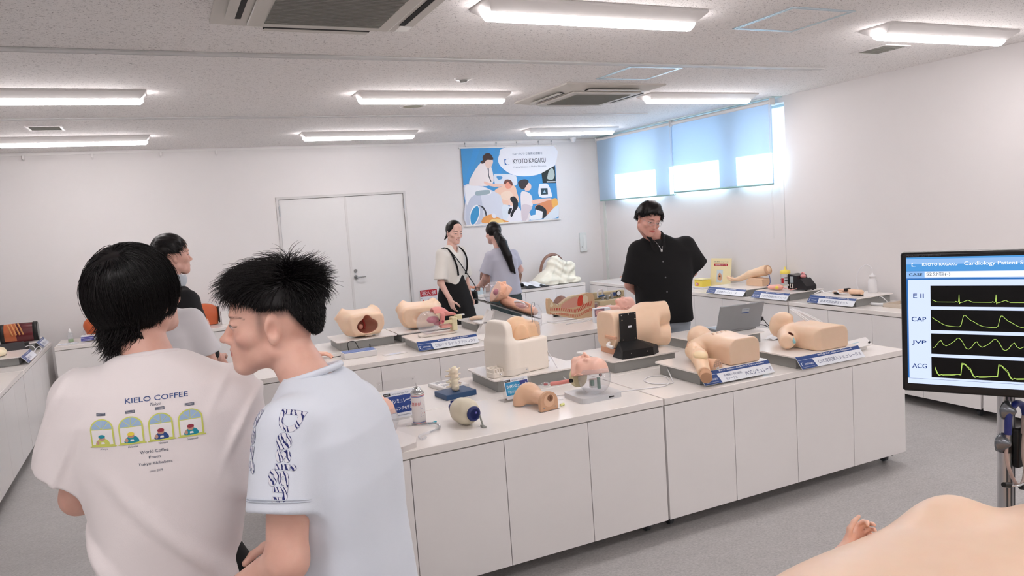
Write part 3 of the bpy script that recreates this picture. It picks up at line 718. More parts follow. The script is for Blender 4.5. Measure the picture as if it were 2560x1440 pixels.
def trousers(name, parent, m, hips, kn, an, w=.165, zt=.98, r=(.105, .085, .07), d=.12):
    fs = [loft([(hips[2]-.12, w*1.02, d, hips[0], hips[1]), (hips[2]+.02, w, d, hips[0], hips[1]), (zt, w*.9, d*.88, hips[0], hips[1])])]
    for s in (0, 1):
        h = (hips[0]+(s*2-1)*.085, hips[1], hips[2]-.06); fs.append(sU(.03, sC(h, kn[s], r[0], r[1]), sC(kn[s], an[s], r[1], r[2])))
    f = sW(sI(.005, sU(.04, *fs), sPl((0, 0, -1), (0, 0, an[0][2]-.02))), .004, 20, 3, (1, 1, .4))
    xs = [hips[0]]+[p[0] for p in kn+an]; ys = [hips[1]]+[p[1] for p in kn+an]
    return obj(name, nets(f, (min(xs)-.28, min(ys)-.2, 0), (max(xs)+.28, max(ys)+.2, zt+.05), .012), m, parent)
def shoes(parent, an, m=None, fw=(0, 1)):
    for a in an:
        f = sI(.006, sU(.03, sE((a[0]+fw[0]*.06, a[1]+fw[1]*.06, .035), (.048, .135, .05), rotm(0, 0, math.atan2(-fw[0], fw[1]))), sC((a[0], a[1]-.02, .05), (a[0], a[1]-.02, .1), .045)), sPl((0, 0, -1), (0, 0, .002)))
        obj('shoe', nets(f, (a[0]-.2, a[1]-.2, -.02), (a[0]+.2, a[1]+.25, .16), .01), m or M_shoe, parent)
def strands_mesh(P, r0, r1=.15, sides=3):
    """P (N,K,3) fibres -> one mesh, vectorised"""
    P = np.asarray(P, float); N, K, _ = P.shape; t = np.empty_like(P); t[:, 1:-1] = P[:, 2:]-P[:, :-2]; t[:, 0] = P[:, 1]-P[:, 0]; t[:, -1] = P[:, -1]-P[:, -2]
    t /= np.linalg.norm(t, axis=2, keepdims=True)+1e-9; a = np.cross(t, (.31, .52, .79)); a /= np.linalg.norm(a, axis=2, keepdims=True)+1e-9; c = np.cross(t, a)
    R = np.array(r0) if hasattr(r0, '__len__') else np.full(N, r0); w = R[:, None]*(1-(1-r1)*np.linspace(0, 1, K)[None]**1.5)
    V = np.stack([P+(a*math.cos(2*PI*m/sides)+c*math.sin(2*PI*m/sides))*w[..., None] for m in range(sides)], 2).reshape(-1, 3)
    i = np.arange(N)[:, None, None]*K*sides; j = np.arange(K-1)[None, :, None]*sides; m = np.arange(sides)[None, None]; m2 = (m+1) % sides
    F = np.stack([i+j+m, i+j+m2, i+j+sides+m2, i+j+sides+m], -1).reshape(-1, 4)
    me = bpy.data.meshes.new('strands'); me.vertices.add(len(V)); me.vertices.foreach_set('co', V.astype(F4).ravel()); me.loops.add(len(F)*4); me.loops.foreach_set('vertex_index', F.ravel().astype(np.int32))
    me.polygons.add(len(F)); me.polygons.foreach_set('loop_start', np.arange(len(F), dtype=np.int32)*4); me.update(calc_edges=True); me.shade_smooth(); return me
SKC, SKR = np.array([0, -.008, .03]), np.array([.0755, .088, .088])
def scalp_roots(n, keep, seed=0, rad=1.02):
    rs = np.random.RandomState(seed); d = rs.normal(size=(n*4, 3)); d /= np.linalg.norm(d, axis=1, keepdims=True); p = SKC+d*SKR*rad; p = p[keep(p)][:n]; return p, rs
def hair_flow(p, dirf, L, K=9, off=.004, lift=.0, curl=0., rs=None, R=SKR, hug=.9):
    """grow fibres from roots p along dirf(points, s) keeping outside the skull"""
    N = len(p); out = [p.copy()]; q = p.copy(); st = (L/(K-1))[:, None] if hasattr(L, '__len__') else L/(K-1); jit = rs.normal(size=(N, 3))*curl
    for k in range(1, K):
        s = k/(K-1); d = dirf(q, s)+jit; g = (q-SKC)/R**2; g /= np.linalg.norm(g, axis=1, keepdims=True); d = d-g*np.maximum((d*g).sum(1, keepdims=True), 0)*hug; d /= np.linalg.norm(d, axis=1, keepdims=True)+1e-9; q = q+d*st
        e = (q-SKC)/R; r = np.linalg.norm(e, axis=1, keepdims=True); o = 1+(off+lift*s)/.085; m = (r < o)&(q[:, 2:3] > -.07); q = np.where(m, SKC+e/np.maximum(r, 1e-6)*o*R, q); out.append(q.copy())
    return np.stack(out, 1)
def add_strands(parent, P, R, H, r0, hs=1., name='hair_strands', m=None, r1=.15): return obj(name, strands_mesh((P*hs)@np.array(R, float).T+np.array(H), r0, r1), m or M_hair, parent)
def hair_cap(parent, f, R, H, h, hs=1., name='hair', lo=(-.13, -.16, -.16), hi=(.13, .16, .17), m=None):
    g = sL(f, H, R, hs); H = np.array(H); return obj(name, nets(g, H-.18*hs, H+.18*hs, h), m or M_hair, parent)
# ================================================================ person: white T-shirt with coffee print (front left)
A = thing('person', 'person seen from behind in a white T-shirt with small arched windows printed on it', 'person', (-.023, 1.91, 0), math.radians(-14))
J = dict(head=(-.050, .035, 1.589), neck=(-.025, .0, 1.44), chest=(-.02, 0, 1.27), pelvis=(-.02, 0, .93), shl=(-.195, 0, 1.385), shr=(.165, .0, 1.35), ell=(-.225, .03, 1.13), wrl=(-.10, .20, 1.06), elr=(.18, .06, 1.12), wrr=(.04, .22, 1.08),
         hpl=(-.11, 0, .86), hpr=(.07, 0, .86), knl=(-.12, .02, .47), knr=(.09, .02, .47), anl=(-.12, -.01, .08), anr=(.10, -.01, .08), toel=(-.12, .12, .03), toer=(.11, .12, .03))
RA = rot_head(-30, -12, 3)
f = person_parts(J, RA, head_kw=dict(nose=.5, jaw=1.08), girth=.9, hands=[dict(at=J['wrl'], dir=(.9, .5, .1), palm=(1, -.2, 0)), dict(at=J['wrr'], dir=(-.9, .5, .1), palm=(-1, 0, 0), left=True)])
tinted('body', f, (-.42, -.25, 0), (.4, .5, 1.76), .0042, A, J, RA, skin='#e3b6a4', lip='#b5685e')
body = loft([(.86, .165, .125, -.035, .01), (.95, .158, .12, -.036, .005), (1.05, .165, .122, -.022, .0), (1.2, .185, .125, -.02, 0), (1.32, .198, .118, -.018, 0), (1.39, .180, .095, -.018, .0), (1.43, .125, .072, -.020, .0), (1.462, .072, .055, -.025, .0)], 2.6, k=.012)
sl = [sleeve((-.175, 0, 1.375), (-.238, .01, 1.195), .062, .070), sleeve((.14, 0, 1.345), (.185, .03, 1.165), .060, .068)]
neck = sC((-.025, .02, 1.50), (-.022, .0, 1.40), .060)
f = shirt(body, sl, (sC((-.19, 0, 1.375), (.155, 0, 1.34), .045),), k=.04, wr=.0042, wf=20, seed=5, neck=neck)
# long soft folds across the back
fold = lambda P: f(P)-F4(.013)*np.sin(P[:, 0]*30+P[:, 2]*13+2*np.sin(P[:, 2]*6)).clip(0, 1)**3*np.clip((1.26-P[:, 2])*4, 0, 1)-F4(.008)*np.sin(P[:, 0]*-70+P[:, 2]*40).clip(0, 1)**3*np.clip((np.abs(P[:, 0]+.02)-.12)*12, 0, 1)*np.clip((P[:, 2]-1.1)*6, 0, 1)
teeA = obj('t_shirt', nets(fold, (-.36, -.2, .83), (.32, .2, 1.52), .0045), M_teeA, A)
MB().tube([(-.025+.064*math.cos(a), .004+.055*math.sin(a), 1.452+.012*math.sin(a)*-1+.004*math.cos(a)) for a in [2*PI*i/36 for i in range(36)]], .0075, 8, closed=True).obj('collar', M_teeA, teeA)
trousers('trousers', A, M_blkc, (-.02, .01, .90), [J['knl'], J['knr']], [J['anl'], J['anr']], w=.16, zt=1.0, d=.11); shoes(A, [J['anl'], J['anr']])
# hair: straight, to the nape
capA = sI(.012, sU(.02, sE(SKC+[0, -.006, .002], SKR+.008), sE((0, -.047, -.035), (.056, .043, .060))), sPl((0, .90, -.44), (0, .012, .010)))
capA = sS(.01, capA, sE((.088, .03, -.04), (.03, .045, .045)), sE((-.088, .03, -.04), (.03, .045, .045)))
hA = hair_cap(A, sW(capA, .0015, 90, 2), RA, J['head'], .004)
p, rs = scalp_roots(8000, lambda p: (p[:, 2] > -.045)&(p[:, 1] < -.002+.9*np.maximum(p[:, 2]-.03, 0))|(p[:, 2] > .085), 3, 1.1)
wh = np.array([.012, -.045, .112])
def dirA(q, s):
    v = q-wh; v /= np.linalg.norm(v, axis=1, keepdims=True)+1e-6; d = v*max(0, 1-1.3*s)+np.array([0, 0, -1.])*(.4+.8*s); low = (q[:, 2] < -.02)[:, None]
    d = d+low*np.stack([-q[:, 0]*5, (-.052-q[:, 1])*5*(q[:, 1] < .03)-.25*(q[:, 2] < -.085), -.3+0*q[:, 2]], 1); return d
L = .050+rs.uniform(.5, 1.0, len(p))*np.clip(.065+(p[:, 2]+.03)*.80, .045, .15)*np.clip(1.05-5.5*np.maximum(p[:, 1], 0), .4, 1)
add_strands(hA, hair_flow(p, dirA, L*1.12, 10, .0125, .008, .14, rs, hug=.97), RA, J['head'], rs.uniform(.0006, .0012, len(p)))
p2 = np.stack([rs.uniform(-.060, .060, 900), np.zeros(900), rs.uniform(-.085, -.015, 900)], 1); p2[:, 1] = -.047-.043*np.sqrt(np.clip(1-(p2[:, 0]/.066)**2, 0, 1))*np.sqrt(np.clip(1-((p2[:, 2]+.035)/.07)**2, .1, 1))
dn = np.stack([-p2[:, 0]*3+rs.normal(size=900)*.12, rs.normal(size=900)*.12-.10, -1+0*p2[:, 2]], 1)
add_strands(hA, hair_flow(p2, lambda q, s: dn+np.array([-.55, -.35, .5])*s*s, rs.uniform(.028, .062, 900), 8, .004, 0, .08, rs, hug=0), RA, J['head'], rs.uniform(.0008, .0016, 900), name='nape_hair')
# print on the back
m_navy = mat('print_navy', '#2c4a86', .8, var=0); m_ink = mat('print_ink', '#4a5468', .8, var=0); m_lime = mat('print_lime', '#cfd56a', .8, var=0); m_sky = mat('print_sky', '#9db9d8', .8, var=0)
m_teal = mat('print_teal', '#1f8fa0', .8, var=0); m_tan = mat('print_tan', '#c39a86', .8, var=0); m_wht = mat('print_white', '#f3f0ee', .8, var=0); m_yel = mat('print_yellow', '#ecd84f', .8, var=0); m_red = mat('print_red', '#9a3a48', .8, var=0)
PM = [m_navy, m_ink, m_lime, m_sky, m_teal, m_tan, m_wht, m_yel, m_red]
bpy.context.view_layer.update(); bvA = BVHTree.FromPolygons([v.co for v in teeA.data.vertices], [list(q.vertices) for q in teeA.data.polygons])
g = MB(); g.mi = 0; put_text(g, 'KIELO COFFEE', -.0675, .1335, .0135, .145, off=0)
g.mi = 1; put_text(g, 'Tokyo', -.0135, .118, .010, .027, shear=.35)
for i, (hat, coat, face) in enumerate(((4, 2, 5), (7, 4, 5), (8, 0, 5), (8, 4, 5))):
    x = -.1255+i*.0685; y = .0255-.0*i; w_ = .0285
    g.mi = 1; poly(g, [(x-.011, y+.082), (x+.011, y+.082), (x+.011, y+.0895), (x-.011, y+.0895)], .0001); g.mi = 6
    for k in (0, 1): line(g, [(x-.0095, y+.0843+k*.003), (x+.0095, y+.0843+k*.003)], .0007, .0002)
    arch = [(x-w_, y), (x+w_, y), (x+w_, y+.046)]+[(x+w_*math.cos(a), y+.046+.0275*math.sin(a)) for a in [PI*j/14 for j in range(1, 14)]]+[(x-w_, y+.046)]
    g.mi = 2; poly(g, arch, .0001); sc = lambda P, k, kk: [(x+(a-x)*k, y+.004+(b-y)*kk) for a, b in P]
    g.mi = 6; poly(g, [(x-w_*.87, y+.004), (x+w_*.87, y+.004), (x+w_*.87, y+.045), (x-w_*.87, y+.045)], .0002)
    g.mi = 3; poly(g, [(x+w_*.87, y+.047)]+[(x+w_*.87*math.cos(a), y+.047+.0235*math.sin(a)) for a in [PI*j/14 for j in range(1, 14)]]+[(x-w_*.87, y+.047)], .0002)
    g.mi = 2
    for a in (.25, .5, .75): line(g, [(x, y+.047), (x+w_*.87*math.cos(PI*a), y+.047+.0235*math.sin(PI*a))], .0012, .0003)
    line(g, [(x-w_-.003, y-.001), (x+w_+.003, y-.001)], .003, .0003)
    g.mi = coat; poly(g, [(x-.016, y+.003), (x+.015, y+.003), (x+.013, y+.016), (x+.004, y+.021), (x-.007, y+.020), (x-.014, y+.014)], .0004, sub=3)
    g.mi = face; poly(g, oval(x-.001, y+.022, .0078, .0072, 14), .0005); poly(g, oval(x-.012, y+.010, .004, .006, 10), .0005)
    g.mi = hat; poly(g, oval(x-.001, y+.0265, .0082, .0052, 14), .0006); g.mi = 6; poly(g, [(x-.004, y+.006), (x+.005, y+.006), (x+.004, y+.0115), (x-.003, y+.0115)], .0006)
    g.mi = 1; line(g, [(x-.005, y+.0215), (x-.002, y+.0213)], .0008, .0007)
for s, x, w_ in (('Kenya', -.1255, .018), ('Colombia', -.057, .024), ('Vietnam', .0115, .022), ('Guatemala', .08, .026)): g.mi = 1; put_text(g, s, x, .0135, .0058, w_, align='C', shear=.35)
g.mi = 1
for s, y, h, w_ in (('World Coffee', -.0075, .0085, .066), ('From', -.0235, .0080, .027), ('Tokyo Akihabara', -.0425, .0095, .080), ('since 2019', -.0605, .0058, .031)): put_text(g, s, -.010, y, h, w_, align='C')
MM = Matrix.Translation((.002, 0, 1.262)) @ Matrix.Rotation(PI/2, 4, 'X') @ Matrix.Diagonal((.88, .80, 1, 1))
obj('back_print', drape(g, bvA, MM, (0, 1, 0), .010, .0011), PM, teeA)
# ================================================================ person: pale blue jersey, in profile (front right)
B = thing('person', 'person with spiky black hair and pale blue jersey lettered on the sleeve', 'person', (.29, 1.605, 0), math.radians(50))
J = dict(head=(.03, .125, 1.520), neck=(.005, .04, 1.385), chest=(0, -.005, 1.21), pelvis=(0, -.03, .88), shl=(-.165, .0, 1.335), shr=(.13, .01, 1.30), ell=(-.215, -.005, 1.095), wrl=(-.16, .20, .965), elr=(.22, .0, 1.09), wrr=(.14, .2, .96),
         hpl=(-.09, -.03, .82), hpr=(.09, -.03, .82), knl=(-.09, .0, .46), knr=(.09, .0, .46), anl=(-.1, -.03, .08), anr=(.1, -.03, .08), toel=(-.1, .1, .03), toer=(.1, .1, .03))
RB = rot_head(25, -1, 0)
def g_hair(y, k=0.): return .040+k+.75*np.maximum(y-.02, 0)-1.45*np.maximum(-.035-y, 0)
def fadeB(X, C):
    q = (X-A3(J['head']))@RB; e = (q-SKC)/(SKR+.02); ins = (e**2).sum(1) < 1.15
    d = g_hair(q[:, 1])-q[:, 2]; w = np.clip(1-d/.026, 0, 1)*.80*ins*(q[:, 1] < .066)*(q[:, 1] > -.12)*(np.abs(q[:, 0]) > .02)
    sb = ins*np.exp(-((q[:, 1]-.022)/.010)**2)*np.clip((q[:, 2]+.036)/.045, 0, 1)*(q[:, 2] < .05); w = np.maximum(w, sb*.55)
    ear = (np.abs(q[:, 0]) > .0765)&(np.abs(q[:, 1]) < .03); w = w*(~ear); w = w[:, None]; return C*(1-w)+np.array([.035, .026, .028])*w
f = person_parts(J, RB, head_kw=dict(nose=.7, jaw=1.02), girth=.88, hands=[dict(at=J['wrl'], dir=(.25, .6, -.75), palm=(1, -.1, .2)), dict(at=J['wrr'], dir=(-.3, .5, -.75), palm=(-1, 0, 0), left=True)], armr=1.02)
tinted('body', f, (-.34, -.25, 0), (.34, .42, 1.68), .0031, B, J, RB, skin='#e2b5a2', lip='#bd6f66', brow='#120c0b', extra=fadeB, smooth=1)
body = loft([(.84, .165, .135, 0, -.02), (.95, .160, .125, 0, -.02), (1.08, .168, .120, 0, -.012), (1.2, .188, .118, 0, -.008), (1.3, .182, .108, -.006, .0), (1.36, .138, .088, -.012, .008), (1.395, .105, .066, 0, .018), (1.418, .070, .055, 0, .025)], 2.5, k=.010)
sl = [sleeve((-.155, .002, 1.335), (-.205, .002, 1.185), .062, .064), sleeve((.125, .01, 1.305), (.212, .005, 1.17), .062, .066)]
neck = sC((0, .065, 1.45), (0, .03, 1.36), .060)
f = shirt(body, sl, (sC((-.165, .0, 1.335), (.135, .01, 1.305), .044),), k=.032, wr=.003, wf=18, seed=11, neck=neck)
foldB = lambda P: f(P)-F4(.006)*np.sin(P[:, 1]*34+P[:, 2]*16+1.5*np.sin(P[:, 2]*9)).clip(0, 1)**2*np.clip((1.22-P[:, 2])*5, 0, 1)*(P[:, 0] > -.17)
teeB = obj('jersey', nets(foldB, (-.32, -.2, .82), (.32, .22, 1.47), .0042), M_teeB, B)
sm = MB()
d = Vector((-.05, 0, -.15)).normalized(); c0 = Vector((-.205, .002, 1.185))-d*.028; U_ = Vector((0, 1, 0)); V_ = d.cross(U_)
for o_, rr in ((0, .0665), (.004, .0665)): sm.tube([c0+d*o_+(U_*math.cos(a)+V_*math.sin(a))*rr for a in [2*PI*i/40 for i in range(40)]], .0009, 5, closed=True)
sm.obj('hem_stitch', mat('stitch_thread', '#c3cbd6', .8), teeB)
MB().tube([(.003+.066*math.cos(a), .028+.056*math.sin(a), 1.412-.014*math.sin(a)) for a in [2*PI*i/36 for i in range(36)]], .0075, 8, closed=True).obj('collar', M_teeB, teeB)
trousers('trousers', B, M_teeB, (0, -.02, .86), [J['knl'], J['knr']], [J['anl'], J['anr']], w=.165, zt=.93, d=.12); shoes(B, [J['anl'], J['anr']])
# patterned lettering on the sleeve
def stripe_mat():
    m = mat('camouflage_print', '#2b2f78', .8, var=0); nt = m.node_tree; b = nt.nodes['Principled BSDF']
    tc = nt.nodes.new('ShaderNodeTexCoord'); mp = nt.nodes.new('ShaderNodeMapping'); mp.inputs['Rotation'].default_value = (.6, 0, 0); mp.inputs['Scale'].default_value = (1, 1, .55); w = nt.nodes.new('ShaderNodeTexWave'); w.bands_direction = 'Y'; w.inputs['Scale'].default_value = 30; w.inputs['Distortion'].default_value = 4.5; w.inputs['Detail Scale'].default_value = 1.8
    r = nt.nodes.new('ShaderNodeValToRGB'); r.color_ramp.interpolation = 'CONSTANT'; e = r.color_ramp.elements; e[0].color = lin('#e3e4ea'); e[1].position = .40; e[1].color = lin('#8f95b8'); x = e.new(.45); x.color = lin('#222a68'); x = e.new(.86); x.color = lin('#dfe1ea')
    nt.links.new(tc.outputs['Object'], mp.inputs[0]); nt.links.new(mp.outputs[0], w.inputs['Vector']); nt.links.new(w.outputs['Fac'], r.inputs[0]); nt.links.new(r.outputs[0], b.inputs['Base Color']); return m
M_camo = stripe_mat(); M_out = mat('print_outline', '#8d93ad', .8, var=0)
bpy.context.view_layer.update(); bvB = BVHTree.FromPolygons([v.co for v in teeB.data.vertices], [list(q.vertices) for q in teeB.data.polygons])
g = MB(); put_text(g, 'Design', 0, 0, .045, .190, off=.03); g.mi = 1; put_text(g, 'Design', -.0008, -.0008, .0466, .1916, off=.038, z=-.0003)
MS = Matrix(((0, 0, -1, -.21), (0, -1, 0, -.004), (-1, 0, 0, 1.395), (0, 0, 0, 1)))
obj('sleeve_print', drape(g, bvB, MS, (1, 0, -.5), .006, .0012), [M_camo, M_out], teeB)
g = MB(); put_text(g, 'perf', 0, 0, .045, .125, off=.03); g.mi = 1; put_text(g, 'perf', -.0008, -.0008, .0466, .1266, off=.038, z=-.0003)
MS = Matrix(((0, -.35, -1, -.185), (0, -1, 0, .062), (-1, 0, 0, 1.385), (0, 0, 0, 1)))
obj('chest_print', drape(g, bvB, MS, (1, -.45, -.4), .006, .0012), [M_camo, M_out], teeB)
# hair
cf = lambda P: smin(-np.minimum(0, 0*P[:, 0])+sE(SKC, SKR+.008)(P), 9, 0)
capB = lambda P: np.maximum(sE(SKC+np.array([0, 0, .004]), SKR+.009)(P), ((g_hair(P[:, 1])-P[:, 2])*.75).astype(F4))
hB = hair_cap(B, capB, RB, J['head'], .0035)
p, rs = scalp_roots(9500, lambda p: p[:, 2] > g_hair(p[:, 1], -.002), 4, 1.06)
def dirB(q, s):
    n = (q-SKC)/SKR**2; n /= np.linalg.norm(n, axis=1, keepdims=True); top = np.clip((q[:, 2]-.05)/.05, 0, 1)[:, None]; fr = np.clip((q[:, 1]+.055)/.05, 0, 1)[:, None]; D = np.array([0, 0, -1.])
    side = D*.9+n*.12+np.array([0, .25, 0]); topv = n*.42*(1-.7*s)+np.array([0, 1., 0])*(.75+.25*s)+D*(.08+.60*s*s)*np.clip(.35+q[:, 1:2]*9, .2, 1); back = n*.16+D*.95+np.array([0, -.1, 0])
    return fr*(top*topv+(1-top)*side)+(1-fr)*(back*(1-top)+top*(n*.5+D*.3+np.array([0, -.3, 0])))
tk = np.clip((p[:, 2]-.058)/.03, 0, 1); L = tk*rs.uniform(.040, .078, len(p))+(1-tk)*np.clip(.008+(p[:, 2]-g_hair(p[:, 1]))*.5, .006, .024)*np.where(p[:, 1] < -.04, .8, 1)*np.where(p[:, 1] > .045, .72, 1)
add_strands(hB, hair_flow(p, dirB, L, 8, .007, .004, .13, rs, hug=0.), RB, J['head'], rs.uniform(.0007, .0014, len(p)))
pp = np.array([0, -.035, .118])+rs.normal(size=(90, 3))*[.016, .012, .002]; dd = rs.normal(size=(90, 3))*[.6, .9, .3]+[0, -.1, 1.]
add_strands(hB, hair_flow(pp, lambda q, s: dd+np.array([0, 0, -1.4])*s*s, rs.uniform(.03, .055, 90), 7, .004, 0, .1, rs, hug=0), RB, J['head'], .0006, name='flyaway_hair')
# ================================================================ other people in the room
# man in a dark suit, in profile
C = thing('person', 'person in a dark suit jacket over a light shirt collar, seen in profile', 'person', (.060, 4.98, 0), math.radians(-62)); C.scale = (1.015, 1.015, 1.015)
J = dict(head=(-.045, .02, 1.581), neck=(-.045, -.01, 1.43), chest=(-.05, -.01, 1.2), pelvis=(-.05, 0, .92), shl=(-.22, -.01, 1.36), shr=(.12, -.01, 1.34), ell=(-.27, 0, 1.1), wrl=(-.2, .15, .95), elr=(.17, 0, 1.09), wrr=(.1, .16, .95))
RC = rot_head(-8, -2, 2); f = person_parts(J, RC, hs=1.06, head_kw=dict(nose=.7, jaw=1.12), girth=1.05, legs=False, hands=[dict(at=J['wrl'], dir=(.2, .5, -.8), palm=(1, 0, 0)), dict(at=J['wrr'], dir=(-.2, .5, -.8), palm=(-1, 0, 0), left=True)])
tinted('body', f, (-.42, -.25, .75), (.35, .4, 1.75), .0045, C, J, RC, skin='#e0b3a2', lip='#a8605a', hs=1.06)
jk = sU(.04, loft([(.78, .20, .15, -.05, 0), (1.0, .195, .145, -.05, 0), (1.2, .22, .145, -.05, -.005), (1.33, .20, .12, -.05, -.01), (1.40, .11, .08, -.05, -.012)], 2.5), *[sU(.02, sC(a, b, .07, .055), sC(b, c, .055, .042)) for a, b, c in (((-.235, -.01, 1.335), (-.27, 0, 1.1), (-.21, .12, .97)), ((.135, -.01, 1.315), (.17, 0, 1.09), (.11, .13, .97)))])
jk = sS(.006, jk, sC((-.045, .03, 1.47), (-.045, -.005, 1.38), .064), sC((-.045, .16, 1.42), (-.045, .17, 1.15), .045, .01))
obj('suit_jacket', nets(sW(jk, .003, 18, 4), (-.4, -.25, .76), (.32, .3, 1.48), .008), M_suit, C)
obj('dress_shirt', nets(sU(.01, sE((-.05, .055, 1.26), (.09, .075, .14)), sS(.004, sC((-.045, .028, 1.44), (-.045, -.008, 1.38), .068), sC((-.045, .04, 1.50), (-.045, -.01, 1.36), .057))), (-.18, -.12, 1.1), (.08, .16, 1.5), .006), mat('shirt_blue_white', '#c3ccd4', .7), C)
trousers('trousers', C, M_suit, (-.05, 0, .9), [(-.13, .01, .48), (.04, .01, .48)], [(-.13, 0, .08), (.04, 0, .08)], w=.17, zt=.98); shoes(C, [(-.13, 0, .08), (.04, 0, .08)])
gC = lambda y: .022+1.0*np.maximum(y-.015, 0)-1.1*np.maximum(-.04-y, 0)
hC = hair_cap(C, sW(lambda P: np.maximum(sE(SKC+np.array([0, 0, .006]), SKR+.012)(P), ((gC(P[:, 1])-P[:, 2])*.75).astype(F4)), .002, 120, 2), RC, J['head'], .005, 1.06)
p, rs = scalp_roots(1700, lambda p: p[:, 2] > gC(p[:, 1])+.004, 8, 1.12)
add_strands(hC, hair_flow(p, lambda q, s: np.array([0, .9, -.2])+(q-SKC)*[5, 2, 4]+np.array([0, 0, -1.1])*s, rs.uniform(.02, .045, len(p)), 6, .012, .004, .25, rs, hug=.8), RC, J['head'], rs.uniform(.0012, .0024, len(p)), 1.06)
# person in a light T-shirt behind the first one, one fist raised
G = thing('person', 'person with one raised fist, mostly hidden, plain light T-shirt', 'person', (-.05, 4.37, 0), math.radians(-20)); G.scale = (.96, .96, .96)
J = dict(head=(-.12, .05, 1.53), neck=(-.04, .01, 1.41), chest=(0, 0, 1.2), pelvis=(0, 0, .92), shl=(-.18, 0, 1.335), shr=(.175, 0, 1.33), ell=(-.24, .02, 1.07), wrl=(-.1, .2, 1.05), elr=(.235, .05, 1.08), wrr=(.17, .26, 1.21))
RG = rot_head(10, 5); f = person_parts(J, RG, head_kw=dict(nose=.6), girth=1.05, legs=False, hands=[dict(at=J['wrr'], dir=(-.1, .75, .65), palm=(-1, 0, .1), kw=dict(curl=(1.5, 1.55, 1.55, 1.5), spread=.02, thumb=(.8, .9)), left=True), dict(at=J['wrl'], dir=(.8, .5, 0), palm=(0, 0, 1))])
tinted('body', f, (-.42, -.25, .8), (.4, .5, 1.75), .005, G, J, RG, skin='#e0b3a2', lip='#b5685e')
f = shirt(loft([(.84, .175, .135, 0, 0), (1.05, .18, .13, 0, 0), (1.25, .205, .13, 0, 0), (1.33, .195, .11, 0, 0), (1.385, .12, .08, 0, 0), (1.43, .07, .056, 0, .005)], 2.5), [sleeve((-.185, 0, 1.325), (-.245, .01, 1.12), .07, .075), sleeve((.18, 0, 1.32), (.238, .035, 1.13), .07, .075)], (sC((-.18, 0, 1.325), (.175, 0, 1.32), .055),), wr=.005, wf=24, seed=9, neck=sC((-.07, .03, 1.48), (-.03, .01, 1.38), .058))
obj('t_shirt', nets(f, (-.37, -.2, .82), (.36, .2, 1.5), .0075), M_teeG, G)
trousers('trousers', G, M_suit, (0, 0, .9), [(-.09, .01, .48), (.09, .01, .48)], [(-.09, 0, .08), (.09, 0, .08)], w=.17, zt=.98); shoes(G, [(-.09, 0, .08), (.09, 0, .08)])
hG = hair_cap(G, lambda P: np.maximum(sE(SKC+np.array([0, 0, .006]), SKR+.014)(P), ((gC(P[:, 1])-P[:, 2])*.75).astype(F4)), RG, J['head'], .006)
# woman in black pinafore dress
W1 = thing('person', 'smiling person in a cream blouse and black pinafore dress with a small black shoulder bag', 'person', (2.665, 7.13, 0), math.radians(-148))
J = dict(head=(-.018, .045, 1.566), neck=(0, .015, 1.43), chest=(0, 0, 1.24), pelvis=(0, 0, .93), shl=(-.165, 0, 1.37), shr=(.165, 0, 1.37), ell=(-.215, .0, 1.08), wrl=(-.20, .05, .89), elr=(.205, .0, 1.08), wrr=(.175, .08, .90))
RW = rot_head(-22, 10, -5); hk = dict(kw=dict(curl=(.45, .5, .55, .6), spread=.04))
f = person_parts(J, RW, head_kw=dict(nose=.3, jaw=.92, fem=1., lips=1.1), girth=.86, legs=False, armr=.86, hs=.97, hands=[dict(at=J['wrl'], dir=(0, .1, -1), palm=(1, 0, 0), s=.92, **hk), dict(at=J['wrr'], dir=(-.1, .15, -1), palm=(-1, 0, 0), left=True, s=.92, **hk)])
def smile(X, C):
    q = (X-A3(J['head']))@RW/F4(.97); z = q[:, 2]+.17*np.minimum(q[:, 2]+.03, 0); w = (np.abs(q[:, 0]) < .0165)&(q[:, 1] > .084)&(np.abs(z+.0615-q[:, 0]**2*9) < .0030); C = C.copy(); C[w] = (.82, .80, .77); return C
bw = tinted('body', f, (-.32, -.22, .7), (.32, .3, 1.72), .0048, W1, J, RW, skin='#e6bfb0', lip='#b9564f', hs=.97, extra=smile)
for s in (-1, 1):
    a = (s*.075, .02, .12); f = sW(sU(.02, sC((s*.08, 0, .45), a, .05, .034), sC(a, (s*.08, .0, .07), .034, .03)), 0, 1)
    tinted('leg', f, (s*.08-.08, -.08, .02), (s*.08+.08, .08, .5), .012, W1, skin='#e6bfb0')
shoes(W1, [(-.08, .0, .08), (.08, .0, .08)])
blo = shirt(loft([(1.02, .135, .105, 0, 0), (1.22, .16, .112, 0, .005), (1.34, .165, .10, 0, 0), (1.405, .10, .07, 0, .0), (1.445, .06, .05, 0, .01)], 2.4), [sleeve((-.155, 0, 1.362), (-.215, .01, 1.105), .053, .066), sleeve((.155, 0, 1.362), (.210, .01, 1.11), .053, .066)], (sC((-.155, 0, 1.362), (.155, 0, 1.362), .042),), wr=.004, wf=26, seed=21, neck=sU(.02, sC((0, .05, 1.50), (0, .02, 1.40), .052), sE((0, .09, 1.41), (.03, .05, .045))))
obj('blouse', nets(blo, (-.34, -.18, 1.0), (.34, .18, 1.48), .0065), M_cream, W1)
dr = sW(loft([(.44, .27, .22, 0, 0), (.7, .225, .19, 0, 0), (.95, .18, .14, 0, 0), (1.08, .138, .11, 0, 0), (1.165, .132, .108, 0, .0)], 2.2, k=.006), .006, 17, 5, (1, 1, .15))
dress = obj('pinafore_dress', nets(dr, (-.32, -.27, .42), (.32, .27, 1.19), .009), M_blkc, W1)
